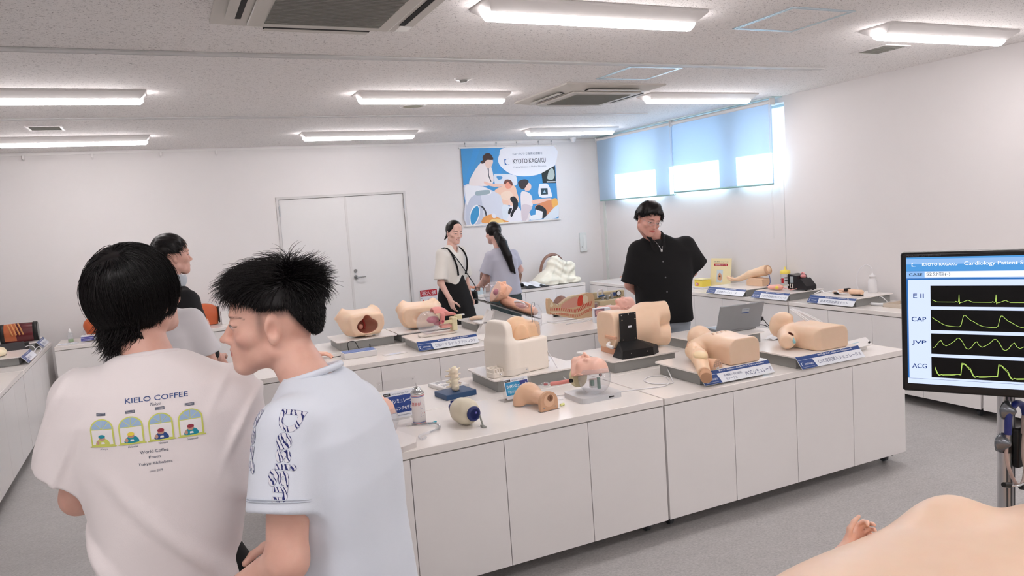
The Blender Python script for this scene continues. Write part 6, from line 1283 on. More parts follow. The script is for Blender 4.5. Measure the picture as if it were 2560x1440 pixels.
# suction training case
t = thing('suction_training_case', 'khaki open equipment case with a round pressure gauge and hoses', 'device', (3.92, 6.15, T), -.12); M_kh = mat('khaki_plastic', '#b3a585', .5, var=.03)
MB().box(-.17, .17, -.09, .09, 0, .10, b=.006).box(-.17, .17, .04, .09, .10, .17, b=.01).obj('case', M_kh, t); MB().cyl((.10, .038, .14), (.10, .030, .14), .028, n=24).obj('gauge_rim', M_blk, t); MB().cyl((.10, .030, .14), (.10, .0285, .14), .021, n=24).obj('gauge_dial', M_signw, t)
MB().tube([(-.14, .0, .12), (-.15, -.03, .19), (-.10, -.03, .20), (-.09, 0, .13), (-.02, .02, .12), (.03, .03, .15)], .008, 8, sub=5).obj('hose', M_tube, t)
k = MB()
for i, x in enumerate((-.10, -.05, .0)): k.cyl((x, -.02, .10), (x, -.02, .135+.01*i), .014, n=14)
k.obj('jars', M_grey, t); MB().box(.04, .07, .036, .040, .12, .155).obj('blue_switch', M_navy, t); MB().cyl((-.16, -.06, .14), (-.10, -.06, .15), .010).obj('blue_connector', M_blued, t)
t = thing('pink_face_model', 'pink face model with a red-filled clear cup, between the section model and the khaki case', 'medical model', (3.62, 6.12, T)); vin('face', sI(.004, sU(.02, sE((0, 0, .13), (.075, .06, .045)), sE((0, 0, .07), (.05, .05, .08))), sPl((0, 0, -1), (0, 0, 0))), (-.09, -.08, 0), (.09, .08, .19), .006, t, '#f1b8ac'); MB().lathe([(.022, -.0), (.028, .05)], 20, Matrix.Translation((.05, -.07, .05))).obj('cup', M_clear2, t); MB().lathe([(0, .0), (.022, 0), (.025, .028), (0, .028)], 20, Matrix.Translation((.05, -.07, .052))).obj('red_liquid', mat('dark_red_liquid', '#6e0f16', .2), t); MB().cyl((.05, -.07, 0), (.05, -.07, .05), .016).obj('foot', M_blued, t)
t = thing('model_box', 'small white box with a photo print beside the baby manikin', 'box', (3.41, 5.52, T), -.25); MB().box(-.075, .075, -.03, .03, 0, .125, b=.002).obj('carton', M_signw, t); g = MB(); Mg = Matrix(((1, 0, 0, 0), (0, 0, -1, -.0305), (0, 1, 0, 0), (0, 0, 0, 1))); poly(g, [(-.07, .055), (.02, .055), (.02, .12), (-.07, .12)], 0, Mg); g.mi = 1; poly(g, [(-.06, .07), (.01, .06), (.015, .10), (-.05, .11)], .0003, Mg, sub=2); g.mi = 2; put_text(g, 'CE', .03, .012, .014, .02, M=Mg, z=.0002); line(g, oval(.0, .02, .008, .01, 12), .0015, .0002, Mg); g.obj('print', [mat('print_mauve', '#8a6f7c', .4, var=0), mat('print_rose', '#d9a8a0', .4, var=0), M_blkink], t)
t = thing('baby_manikin', 'pink bald baby manikin lying on its back, arm stretched out', 'medical manikin', (3.74, 5.64, T+.0)); RBb = aim((-.12, -.1, 1), (.9, -.2, .1)); at = (.0, .0, .095)
f = sU(.03, sL(head_sdf(nose=.2, eyes='shut', neck=False, fem=1), at, RBb, .80), sE((-.16, .02, .06), (.12, .08, .055))); f = sU(.02, f, sC((-.12, -.05, .09), (-.22, -.05, .105), .024, .020), sC((-.22, -.05, .105), (-.29, -.04, .11), .020, .013), sE((-.31, -.04, .112), (.022, .018, .011))); f = sI(.003, f, sPl((0, 0, -1), (0, 0, .001)))
tinted('body', f, (-.36, -.14, 0), (.14, .14, .22), .005, t, dict(head=at), RBb, skin='#f3bfae', lip='#d98a80', brow=None, hs=.8, m=M_vin)
BT = None
for i, (x, y, h, lab) in enumerate(((4.02, 5.98, .10, 'small white bottle with dropper cap, tallest beside the khaki case'), (3.985, 5.94, .07, 'small clear bottle in front of the tallest dropper bottle'), (4.035, 5.91, .075, 'small yellow-labelled bottle by the edge of the middle island'))):
    b = thing('small_bottle', lab, 'bottle', (x, y, T), 0, 'small bottles beside the khaki case'); MB().lathe([(.014, 0), (.015, .003), (.015, h*.65), (.007, h*.75), (.007, h*.8)], 16).obj('glass_body', M_clear2 if i else M_plw, b); MB().lathe([(.009, h*.8), (.009, h*.92), (.004, h)], 14).obj('cap', M_plw, b)
    if i == 2: MB().lathe([(.0152, .01), (.0152, .035)], 16, cap=False).obj('paper_label', M_yel, b)
# ================================================================ wall: poster, signs
po = thing('wall_poster', 'large hanging poster with blue background, white bubble logo and medical training pictures', 'poster', (4.405, YB-.02, 1.60))
PW, PH = 1.40, 1.01; MP = Matrix(((1, 0, 0, -PW/2), (0, 0, -1, 0), (0, 1, 0, 0), (0, 0, 0, 1)))
MB().box(-PW/2, PW/2, -.0, .002, 0, PH).obj('sheet', mat('poster_blue', '#4495cf', .6, var=.10, vscale=2.5), po)
for z_ in (PH-.003, -.018): MB().box(-PW/2-.03, PW/2+.03, -.008, .008, z_, z_+.021, b=.003).obj('hanging_bar', M_plw, po)
k = MB()
for x in (-.63, -.18, .125, .46, .66): k.cyl((x, .004, PH+.012), (x, .004, PH+.055), .0025, n=6).box(x-.008, x+.008, -.004, .01, PH+.05, PH+.075, b=.002)
k.obj('hooks', M_metal, po)
def Q(x, y):
    """sketch grid of the poster picture -> metres on the sheet"""
    v = (y-(205-(x-165)*.02))/((1225-(x-240)*.069)-(205-(x-165)*.02)); xl = 165+75*v; xr = 1430+35*v; return ((x-xl)/(xr-xl)*PW, (1-v)*PH)
PC = {}
def pm(c):
    if c not in PC: PC[c] = len(PC)
    return PC[c]
g = MB(); zz = [0.0006]
def A_(c, pts, sub=3):
    zz[0] += .00006; g.mi = pm(c); pts = [Q(*p) for p in pts]; pts = [(min(max(a, .002), PW-.002), min(max(b, .002), PH-.002)) for a, b in pts]; poly(g, pts, zz[0], MP, sub=sub if sub else 0)
def rectp(c, x0, y0, x1, y1): A_(c, [(x0, y0), (x1, y0), (x1, y1), (x0, y1)], 0)
for i in range(5): A_('#3f96d6', [(330+200*i, 205), (420+200*i, 205), (230+200*i, 700), (170+200*i, 700)], 0)
A_('#eef1f8', [(760, 190), (1428, 175), (1432, 440), (1330, 500), (1180, 560), (1000, 580), (840, 555), (720, 480), (655, 390), (670, 290)])
# bed, scanner
A_('#dfe6ef', [(595, 560), (640, 545), (860, 560), (900, 620), (880, 700), (640, 700), (600, 640)]); A_('#4b93cb', [(630, 575), (700, 580), (700, 610), (650, 620)])
A_('#d9deea', [(210, 690), (400, 690), (560, 760), (690, 820), (720, 950), (700, 1190), (243, 1220), (225, 900)]); A_('#c4cbdb', [(240, 900), (330, 800), (420, 830), (440, 1180), (245, 1215)])
A_('#eef0f6', [(225, 700), (380, 700), (520, 745), (560, 790), (520, 820), (420, 800), (300, 850), (245, 960), (235, 850)]); A_('#9fb2ba', [(360, 775), (520, 755), (545, 785), (520, 810), (370, 830)])
A_('#f3f4f8', [(280, 1090), (320, 980), (380, 955), (410, 1020), (400, 1120), (350, 1210), (290, 1210)]); A_('#3c97cc', [(290, 1090), (330, 1000), (380, 970), (400, 1030), (390, 1110), (345, 1200), (300, 1205)])
A_('#3b414c', [(385, 960), (450, 975), (490, 1040), (495, 1095), (482, 1095), (470, 1040), (430, 985)])
# doctor with stethoscope
A_('#f0e7e6', [(270, 680), (330, 520), (420, 400), (480, 390), (560, 450), (590, 640), (520, 700), (400, 700)]); A_('#ecc7b8', [(470, 640), (560, 670), (730, 680), (735, 705), (600, 715), (480, 680)])
A_('#ecd0c3', [(480, 370), (560, 350), (585, 380), (560, 450), (510, 470), (480, 420)]); A_('#3d2a28', [(450, 310), (510, 265), (560, 290), (590, 350), (560, 360), (500, 360), (470, 400), (430, 405), (420, 380), (450, 360)])
A_('#2c3540', [(512, 470), (528, 475), (530, 560), (560, 640), (550, 642), (522, 570), (516, 500)])
# patient
A_('#efc9b2', [(600, 770), (700, 710), (860, 700), (900, 800), (925, 920), (820, 950), (720, 960), (680, 830)]); A_('#e99c84', [(735, 680), (780, 640), (830, 680), (820, 730), (760, 740)]); A_('#6b4038', [(720, 670), (750, 620), (820, 630), (845, 690), (825, 700), (780, 650), (745, 680)])
A_('#f3d9c4', [(690, 800), (800, 770), (860, 860), (820, 900), (700, 880)])
# seated person with long dark hair
A_('#ecebf2', [(770, 1000), (850, 960), (930, 1000), (965, 1165), (760, 1180), (745, 1060)]); A_('#dfe8f2', [(700, 970), (790, 970), (800, 1060), (740, 1180), (715, 1180)]); A_('#f0cfc0', [(785, 880), (850, 900), (850, 960), (800, 965), (785, 920)]); A_('#1d1f26', [(810, 860), (860, 845), (905, 900), (905, 990), (860, 1050), (825, 1120), (805, 1090), (840, 1000), (835, 930), (810, 900)]); A_('#1d1f26', [(790, 1010), (830, 1000), (800, 1080), (775, 1070)])
A_('#e8a25c', [(470, 1110), (560, 1080), (620, 1110), (700, 1150), (780, 1185), (480, 1200), (430, 1170)]); A_('#f0d089', [(560, 1150), (660, 1140), (720, 1190), (540, 1200)]); A_('#e7e9f0', [(560, 1080), (600, 1070), (620, 1120), (580, 1130)])
# person with ultrasound
A_('#ece5e6', [(950, 800), (1010, 780), (1090, 830), (1110, 960), (1060, 1060), (1100, 1140), (960, 1170), (950, 1000)]); A_('#d8ccd2', [(960, 960), (1100, 980), (1060, 1060), (1020, 1160), (965, 1165)]); A_('#f0c6b2', [(1100, 900), (1240, 880), (1360, 870), (1360, 900), (1240, 930), (1120, 950)]); A_('#f1cdbf', [(1020, 660), (1085, 680), (1090, 740), (1050, 775), (1010, 770), (1000, 720)]); A_('#3a3036', [(915, 660), (960, 625), (1030, 620), (1060, 650), (1030, 700), (990, 750), (940, 730)])
A_('#26302f', [(1240, 540), (1430, 440), (1438, 670), (1255, 670)], 0); A_('#b9c6c2', [(1320, 590), (1350, 500), (1400, 480), (1425, 560), (1400, 620), (1330, 620)]); A_('#dde4e6', [(1310, 645), (1435, 645), (1435, 660), (1310, 662)], 0)
A_('#eff2f6', [(1200, 700), (1240, 680), (1330, 690), (1380, 840), (1340, 860), (1200, 850)]); A_('#2c4550', [(1222, 740), (1318, 738), (1322, 820), (1226, 826)], 0); A_('#9fc0d0', [(1255, 800), (1275, 760), (1295, 800)], 0)
A_('#d98d62', [(1140, 980), (1260, 920), (1380, 900), (1400, 1000), (1290, 1100), (1180, 1060)]); A_('#eeb45f', [(1370, 900), (1420, 870), (1450, 890), (1455, 980), (1390, 1000)]); A_('#262e33', [(1140, 1000), (1200, 960), (1290, 1020), (1290, 1110), (1230, 1140), (1170, 1080)]); A_('#f2f2f6', [(1150, 1020), (1245, 1050), (1235, 1140), (1140, 1110)], 0); A_('#dde6ee', [(1290, 1110), (1455, 960), (1462, 1100), (1400, 1140), (1260, 1145)])
A_('#eef4f8', [(1060, 1120), (1140, 1090), (1230, 1140), (1080, 1160)])
zz[0] += .0002; z = zz[0]; g.mi = pm('#33567a'); x, y = Q(845, 300); put_text(g, 'ものづくりで教育に感動を', x, y, .032, .46, M=MP, z=z); g.mi = pm('#3f4552'); x, y = Q(850, 412); put_text(g, 'KYOTO KAGAKU', x, y, .064, .505, M=MP, z=z, off=.006); g.mi = pm('#7f8aa0'); x, y = Q(855, 474); put_text(g, 'Crafting Solutions in Medical Education', x, y, .026, .505, M=MP, z=z)
g.mi = pm('#1a5fa8'); lg = MB(); x, y = Q(738, 425); logo(lg, x, y, .078); g.add([(v[0], v[1], z) for v in lg.v], lg.f, False, MP)
g.obj('poster_print', [mat('poster_ink_%02d' % i, c, .6, var=0) for c, i in sorted(PC.items(), key=lambda t: t[1])], po)
# fire extinguisher sign
t = thing('fire_extinguisher_sign', 'white and red fire extinguisher sign on the wall right of the double door', 'sign', (3.105, YB-.012, .56)); MB().box(-.118, .118, -.002, .002, 0, .245).obj('board', M_signw, t)
Mg = Matrix(((1, 0, 0, 0), (0, 0, -1, -.0024), (0, 1, 0, 0), (0, 0, 0, 1))); g = MB(); poly(g, [(-.116, .158), (.116, .158), (.116, .243), (-.116, .243)], 0, Mg); g.mi = 1; put_text(g, '消火器', 0, .178, .052, .205, M=Mg, z=.0004, align='C', off=.03); put_text(g, 'FIRE EXTINGUISHER', 0, .163, .009, .15, M=Mg, z=.0004, align='C')
g.mi = 0
for x in (-.075, .005, .08): poly(g, oval(x, .09, .010, .026, 12), .0001, Mg); line(g, [(x-.02, .115), (x-.005, .12)], .004, .0001, Mg)
g.mi = 2; line(g, [(-.11, .14), (-.09, .14)], .006, .0001, Mg); line(g, [(-.03, .10), (-.022, .06), (-.02, .11)], .003, .0001, Mg); line(g, [(.05, .10), (.058, .06), (.06, .11)], .003, .0001, Mg); line(g, [(-.10, .05), (.10, .05)], .002, .0001, Mg)
g.obj('print', [M_redp, M_signw, M_blkink], t)
t = thing('wall_control_panel', 'pale rectangular wall panel with a handset outline near the back corner', 'wall panel', (5.483, YB-.014, 1.10)); MB().box(-.055, .055, -.012, .012, 0, .27, b=.004).obj('panel', mat('panel_grey_white', '#dfe4e2', .5), t); g = MB().box(-.002, .036, -.016, -.011, .035, .235, b=.004).obj('handset', mat('panel_inner', '#e9ecea', .5), t); MB().cyl((-.03, -.012, .07), (-.03, -.015, .07), .006).obj('key_switch', M_grey, t)
# ================================================================ right wall benches
GS = 'slanted product signs'
platform('grey display platform with sign under the arm model by the right wall', 5.44, 6.00, -PI/2, .56, .40, ('点滴静注シミュレータ', 'M99 IV Arm Simulator', 1))
platform('grey display platform with sign under the black device by the right wall', 5.46, 5.38, -PI/2, .46, .44, ('小児の手背静脈注射シミュレータ', 'MW15 Pediatric Venipuncture', 1))
platform('grey display platform with sign under the white dispensing bottle', 5.50, 4.69, -PI/2, .50, .46, ('装着式採血静注キット', 'M50B Wearable Venipuncture Kit', 1))
t = blk('arm_model', 'skin-coloured manikin arm resting on a beige block by the right wall', 'medical manikin', 5.52, 5.98)
arm_model(t, [(.06, -.17, .155), (.0, -.02, .115), (-.02, .13, .060)], [.055, .040, .026], (-.05, .95, -.18), (0, 0, 1), '#f0cfac', curl=(.5, .55, .6, .6), lo=(-.12, -.25, -.0), hi=(.14, .34, .22), h=.005)
MB().prism([(-.20, 0), (.02, 0), (.02, .05), (-.03, .085), (-.20, .07)], -.05, .06, M=Matrix(((0, 0, 1, .03), (1, 0, 0, 0), (0, 1, 0, 0), (0, 0, 0, 1)))).obj('support_block', mat('beige_foam', '#e6c3a2', .6), t); MB().cyl((.062, -.20, .16), (.064, -.215, .165), .052, .048, 20).obj('end_cap', M_tan, t); MB().tube([(.05, -.22, .13), (.04, -.25, .09), (.02, -.27, .03), (.0, -.25, .004)], .004, 6, sub=4).obj('blue_tube', M_navy, t)
t = thing('sharps_container', 'yellow sharps container with clear front and red label', 'container', (5.50, 6.72, T), 0); MB().box(-.06, .06, -.085, .055, .012, .10, b=.008).obj('body', M_yel, t); MB().box(-.065, .065, -.09, .06, .10, .112, b=.004).obj('lid', mat('pale_yellow_lid', '#f0e7b4', .4), t); MB().box(-.065, .065, -.095, .065, 0, .025, b=.004).obj('tray', M_plw, t)
g = MB(); Mr = Matrix(((0, 0, -1, -.0610), (-1, 0, 0, 0), (0, 1, 0, 0), (0, 0, 0, 1))); poly(g, [(-.03, .035), (.02, .035), (.02, .07), (-.03, .07)], 0, Mr); g.mi = 1; poly(g, oval(-.005, .053, .011, .011), .0003, Mr); g.obj('red_label', [mat('label_red', '#d0575a', .4, var=0), M_signw], t)
t = thing('notice_board', 'pale yellow acrylic notice with a red headline by the right wall', 'sign', (5.64, 6.58, T), -PI/2+.25); Mt = Matrix.Rotation(PI/2-.16, 4, 'X')
MB().box(-.135, .135, 0, .33, -.002, .002, M=Mt).obj('board', mat('cream_yellow_card', '#f1e3b4', .5, var=.02), t); g = MB(); z = .0024; poly(g, [(-.09, .245), (.09, .245), (.09, .27), (-.09, .27)], z, Mt); g.mi = 1; put_text(g, '針刺し事故防止 シミュレーション', 0, .285, .013, .19, M=Mt, z=z, align='C'); g.mi = 2; put_text(g, 'お客様体験コーナー 一覧', 0, .250, .014, .15, M=Mt, z=z+.0003, align='C'); g.mi = 3; poly(g, [(-.05, .06), (.03, .06), (.03, .20), (-.05, .20)], z, Mt); g.mi = 4; poly(g, [(-.03, .09), (.01, .08), (.02, .13), (-.01, .17), (-.035, .13)], z+.0003, Mt, sub=3); g.mi = 1; poly(g, [(-.02, .12), (.0, .115), (.005, .135), (-.015, .14)], z+.0006, Mt)
g.obj('print', [M_redp, M_blkink, M_signw, mat('photo_pale_blue', '#cddbe2', .4, var=0), mat('photo_skin', '#cf9f80', .4, var=0)], t); MB().box(-.13, .13, -.01, .07, 0, .003).obj('foot', M_clear, t)
t = thing('wide_bottle', 'clear plastic bottle with a yellow lid and red label by the right wall', 'bottle', (5.70, 5.66, T), 0); MB().lathe([(.045, 0), (.048, .005), (.048, .19), (.044, .20)], 24).obj('bottle_body', M_clear2, t); MB().lathe([(.0475, .001), (.0475, .07), (0, .07)], 24).obj('contents', mat('pale_yellow_liquid', '#ece0a0', .3), t); MB().lathe([(.050, .195), (.050, .222), (.03, .23), (.008, .236), (.006, .262), (0, .264)], 24).obj('lid', M_yel, t)
g = MB(); 
for a0, a1, z0, z1, mi in ((PI*.95, PI*1.15, .10, .15, 0), (PI*1.2, PI*1.38, .12, .13, 1), (PI*1.2, PI*1.38, .15, .16, 1), (PI*.75, PI*.9, .13, .14, 1)): g.mi = mi; g.lathe([(.0485, z0), (.0485, z1)], 8, cap=False, a0=a0, a1=a1)
g.obj('labels', [M_redp, M_blkink], t)
t = thing('gauze_pack', 'clear and grey wrapped pack beside the yellow-lidded bottle', 'pack', (5.66, 5.53, T+.0)); MB().grid(lambda u, v: ((u-.5)*.10, (v-.5)*.08, .03+.035*math.sin(u*3.1)*math.sin(v*3.1)+.006*math.sin(u*20+v*13)), 16, 12).box(-.05, .05, -.04, .04, 0, .03, b=.008).obj('wrapping', mat('grey_film', '#c3c8c8', .3), t)
k = MB()
for i in range(6): k.cyl((-.03+.012*i, 0, .06), (-.035+.015*i, .01, .125), .0012, n=6)
k.obj('needles', M_grey, t)
t = blk('pink_arm_pad', 'pink strap-on rubber vein pad with tubing, in front of the black device', 'medical model', 5.36, 5.46); vin('pad', sU(.02, sE((0, 0, .025), (.045, .09, .026)), sE((.0, -.05, .03), (.04, .04, .025))), (-.07, -.12, 0), (.07, .11, .07), .005, t, '#f2b3a2'); MB().tube([(.0, -.06, .03), (.02, -.13, .02), (.0, -.2, .012), (.06, -.22, .02)], .004, 6, sub=5).obj('tube', mat('rose_tube', '#e3a39b', .4), t); MB().ball((-.03, -.06, .03), (.02, .02, .016)).obj('yellow_spot', M_yel, t)
t = blk('pump_device', 'black box-shaped pump device with a slanted back and clear gauge window', 'device', 5.50, 5.27)
Mp = Matrix(((0, 0, 1, 0), (-1, 0, 0, 0), (0, 1, 0, 0), (0, 0, 0, 1))); MB().prism([(-.10, .01), (.13, .01), (.13, .045), (.06, .115), (.03, .105), (.01, .14), (-.09, .15), (-.10, .14)], -.065, .065, M=Mp).obj('housing', mat('device_black', '#101014', .35), t)
for x, y in ((-.045, .08), (-.045, -.11), (.045, .08), (.045, -.11)): MB().cyl((x, y, 0), (x, y, .012), .010, n=10).obj('foot', M_blk, t)
MB().box(-.069, -.064, .025, .065, .07, .13, b=.002).obj('gauge_window', mat('gauge_grey', '#aab4b6', .2), t); MB().tube([(-.066, .06, .06), (-.072, .062, .035), (-.066, .058, .02)], .004, 6, sub=3).tube([(-.066, .035, .06), (-.072, .035, .03), (-.066, .03, .018)], .004, 6, sub=3).obj('lead', M_cream2, t); MB().tube([(.0, -.01, .15), (.0, -.03, .165), (.0, -.055, .155)], .006, 8, sub=4).ball((0, -.035, .13), (.03, .025, .02)).obj('red_reservoir', mat('rose_clear', '#d98f8f', .3), t); MB().ball((-.068, .09, .045), .009).obj('knob', M_plw, t)
t = blk('practice_finger_set', 'beige finger-shaped practice pieces with black straps and white tubes', 'medical model part', 5.42, 4.72)
vin('beige_piece', sI(.003, sC((0, -.10, .028), (.01, -.19, .030), .026, .024), sPl((0, 0, -1), (0, 0, .004))), (-.05, -.24, 0), (.05, -.05, .07), .005, t, '#edc9ab'); vin('finger_piece', sU(.01, sC((.06, .08, .022), (.08, -.06, .028), .017, .018), sC((.01, .10, .016), (-.01, .0, .016), .014)), (-.05, -.12, 0), (.12, .14, .06), .005, t, '#e9c4ac')
MB().box(-.03, .02, .02, .07, .001, .018, b=.005).box(.04, .10, -.01, .02, .02, .048, b=.005).box(-.02, .03, -.20, -.11, .0, .010, b=.003).obj('black_strap', M_blk, t); MB().tube([(-.12, .2, .004), (-.06, .17, .03), (-.10, .10, .02), (-.02, .05, .03), (-.06, -.03, .015), (.02, -.06, .01)], .005, 8, sub=6).obj('tube', M_tube, t)
t = blk('dispensing_bottle', 'white plastic bottle with a thin curved white tube', 'bottle', 5.66, 4.60); MB().lathe([(.036, 0), (.038, .004), (.038, .10), (.026, .118), (.024, .135), (.026, .135), (.026, .155), (.008, .160), (.006, .175), (0, .176)], 24).obj('bottle', mat('milky_plastic', '#e9e9ea', .4), t); MB().tube([(0, 0, .17), (-.0, .01, .22), (-.02, .05, .245), (-.04, .10, .20), (-.05, .13, .10), (-.04, .11, .02), (-.02, .06, .006)], .0035, 6, sub=6).obj('tube', M_tube, t)
t = thing('syringe', 'large white syringe lying in front of the platform with the white bottle', 'syringe', (5.44, 4.37, T+.014), -PI/2+.2); MB().cyl((-.06, 0, 0), (.05, 0, 0), .012).obj('barrel', mat('syringe_white', '#e4e6e8', .3), t); MB().cyl((.05, 0, 0), (.058, 0, 0), .016).cyl((.058, 0, 0), (.07, 0, 0), .005).obj('plunger', M_grey, t); MB().cyl((-.06, 0, 0), (-.075, 0, 0), .004).obj('tip', M_plw, t)
t = thing('white_tube', 'white tube hanging from the platform with the white bottle', 'tubing', (5.55, 4.38, T)); MB().tube([(.0, .07, .055), (-.02, .03, .065), (-.03, -.02, .04), (-.01, -.04, .004)], .004, 6, sub=5).obj('tube', M_tube, t)
t = thing('kidney_tray', 'beige shallow tray at the right, next to the monitor edge', 'tray', (5.52, 4.16, T), 0); tr = MB().box(-.10, .10, -.14, .14, 0, .004, b=.001)
for x0, x1, y0, y1 in ((-.105, -.098, -.145, .145), (.098, .105, -.145, .145), (-.10, .10, -.145, -.138), (-.10, .10, .138, .145)): tr.box(x0, x1, y0, y1, 0, .03, b=.002)
tr.obj('tray', mat('beige_tray', '#cfc3b4', .45), t)
t = thing('hand_model', 'pink hand model on a small dark blue stand near the back corner', 'medical model', (5.50, 8.23, T), 0); MB().box(-.05, .06, -.10, .06, 0, .022, b=.003).cyl((0, -.01, .02), (0, -.01, .05), .008).obj('stand', M_blued, t)
arm_model(t, [(.04, -.16, .085), (.0, -.05, .075)], [.034, .024], (-.2, .95, -.05), (0, 0, -1), '#f0c2b0', lo=(-.1, -.22, .02), hi=(.12, .18, .14), h=.005, hsc=.9, curl=(.15, .15, .2, .2))
# ================================================================ back wall bench
def cloth(name, parent, prof, lo, hi, h, m, wr=.006, wf=30, seed=1): return obj(name, nets(sW(prof, wr, wf, seed, (1, .5, .6)), lo, hi, h), m, parent)
t = thing('covered_mannequin', 'seated bulky model under a crumpled cream cloth on the back bench', 'covered model', (4.83, 8.93, T)); M_cl = mat('cream_cloth', '#f1eedd', .85, var=.02, sheen=.3)
vin('brown_back', sI(.004, sS(.004, sE((0, .08, .15), (.21, .05, .265)), sE((0, .07, .14), (.18, .09, .24))), sPl((0, 0, -1), (0, 0, .01))), (-.23, 0, 0), (.23, .16, .44), .007, t, '#8b6a5c')
cl = sI(.01, sU(.05, sE((.0, .0, .14), (.155, .11, .24)), sB((.13, -.0, .12), (.12, .12, .165), .04), sE((-.16, -.02, .06), (.17, .13, .13)), sB((-.02, -.04, .03), (.30, .14, .05), .03)), sPl((0, 0, -1), (0, 0, .001)))
crs = lambda P: cl(P)-F4(.010)*np.sin(P[:, 0]*26+P[:, 2]*-34+3*np.sin(P[:, 0]*9)).clip(0, 1)**2-F4(.006)*np.sin(P[:, 2]*60+4*np.sin(P[:, 0]*13))
cloth('cream_cloth', t, crs, (-.36, -.25, -.0), (.32, .19, .42), .007, M_cl, .003, 22, 3)
t = thing('folded_cloth', 'crumpled white and black cloth on the back bench, left of the cream-covered model', 'cloth', (4.40, 8.86, T)); fz = lambda u, v: ((u-.5)*.30, (v-.5)*.26-.04, .012+.045*abs(math.sin(u*5+v*3))*math.sin(v*3.1)+.03*(1-u)*math.sin(v*3.14)+.012*math.sin(u*17+v*9)*math.sin(v*3.1))
MB().grid(fz, 30, 24).obj('white_cloth', mat('white_cloth', '#e9ebef', .85), t); MB().grid(lambda u, v: (fz(u, v)[0]*1.12+.01, fz(u, v)[1]*1.15-.01, max(fz(u, v)[2]*.85-.008, .002)), 30, 24).obj('black_cloth', mat('dark_cloth', '#2b2c2f', .85), t)
t = thing('brown_chest_shell', 'brown curved model shell with white cloth, half hidden behind the long-haired person', 'medical model', (3.84, 8.93, T)); vin('shell', sI(.004, sE((0, 0, .12), (.13, .10, .26)), sPl((0, 0, -1), (0, 0, 0))), (-.15, -.12, 0), (.15, .12, .4), .008, t, '#8a675b'); MB().grid(lambda u, v: (-.10-.08*u, .05-.14*u+.02*math.sin(v*9), .002+.28*(1-u)*(.4+.6*v)), 12, 10).obj('cloth', MATS['white_cloth'], t)
t = thing('brown_side_shell', 'brown angular model piece visible at the right elbow of the long-haired person', 'medical model', (4.24, 9.0, T)); MB().prism([(-.09, .0), (.05, .0), (.10, .17), (.0, .36), (-.06, .36)], -.03, .05, M=Matrix(((1, 0, 0, 0), (0, 0, 1, 0), (0, 1, 0, 0), (0, 0, 0, 1)))).obj('panel', mat('brown_shell', '#80604f', .5), t)
t = thing('parts_box', 'pale blue shallow box with pink and orange rubber parts, left end of the back bench', 'box', (3.52, 8.86, T)); MB().box(-.17, .17, -.14, .14, 0, .07, b=.003).obj('box', mat('pale_blue_box', '#c3d3da', .5), t)
for i, (x, y, c) in enumerate(((-.10, -.02, '#f0b59f'), (.0, .03, '#e9a082'), (.09, -.04, '#eda58a'))): vin('rubber_piece', sU(.01, sC((x-.05, y, .085), (x+.05, y+.03, .088), .018, .014), sE((x, y-.03, .085), (.04, .02, .015))), (x-.09, y-.08, .065), (x+.1, y+.07, .12), .006, t, c)
# ================================================================ left part of the room
platform('grey display platform under the rib torso by the left wall', -1.385, 8.70, PI/2, .46, .42, ('呼吸音聴診シミュレータ', 'Auscultation Trainer', 1))
platform('grey display platform with a pale dough-like model by the left wall', -1.385, 7.74, PI/2, .50, .44, ('触診モデル', 'Palpation Model', 1))
t = blk('rib_torso_model', 'dark red cylinder model with painted ribs and black ends', 'anatomical model', -1.33, 8.66)
Ml = Matrix.Translation((0, 0, .088)) @ Matrix.Rotation(PI/2, 4, 'Y') @ Matrix.Diagonal((.095, .075, 1, 1)); M_rt = mat('glossy_maroon', '#5b2026', .25, var=.15, vscale=8); MB().lathe([(.98, -.125), (1, -.115), (1.03, .0), (1, .115), (.98, .125)], 36, Ml).obj('torso', M_rt, t)
MB().lathe([(.85, -.160), (1.03, -.158), (1.05, -.122), (1.0, -.120)], 36, Ml).lathe([(1.0, .120), (1.05, .122), (1.03, .158), (.85, .160)], 36, Ml).obj('end_ring', M_blk, t); MB().lathe([(0, .159), (.86, .1605)], 36, Ml).obj('end_disc', M_grey, t)
rb = MB()
for i in range(4):
    x0 = -.055+.030*i; rb.tube([Ml @ Vector((-math.cos(a)*1.04, -math.sin(a)*1.04, x0+.030*(a-1.5))) for a in [.35+1.35*k/9 for k in range(10)]], .0075, 6)
rb.obj('ribs', mat('rib_ochre', '#d1925a', .35), t); MB().lathe([(1.012, -.118), (1.035, -.02)], 20, Ml, cap=False, a0=PI*.9, a1=PI*1.75).obj('skin_patch', mat('rust_skin', '#b5623c', .3), t)
t = thing('black_folded_case', 'black folded leatherette case standing open at the left edge', 'case', (-1.36, 8.22, T)); MB().box(-.13, .13, -.005, .005, 0, .13, b=.002, M=TM((0, 0, 0), (-.5, 0, .3))).box(-.13, .13, -.005, .005, 0, .12, b=.002, M=TM((0, .14, 0), (.55, 0, .3))).obj('panel', mat('leatherette', '#2d2a2c', .45), t)
t = thing('white_cable', 'white cable looped at the left bench edge', 'cable', (-1.2, 8.24, T)); MB().tube([(-.03, .0, .004), (-.06, .04, .05), (-.0, .06, .07), (.04, .02, .03), (.02, -.02, .004), (.06, .04, .05), (.09, .0, .03), (.08, -.08, .004)], .004, 6, sub=5).obj('cord', M_tube, t)
t = blk('dough_model', 'pale cream lumpy model lying on the nearer left platform', 'medical model', -1.42, 7.70); vin('lump', sW(sI(.01, sU(.03, sE((0, 0, .02), (.12, .13, .055)), sE((.05, .05, .03), (.06, .06, .04))), sPl((0, 0, -1), (0, 0, 0))), .004, 50, 2), (-.15, -.16, 0), (.15, .16, .1), .006, t, '#f2e6c6')
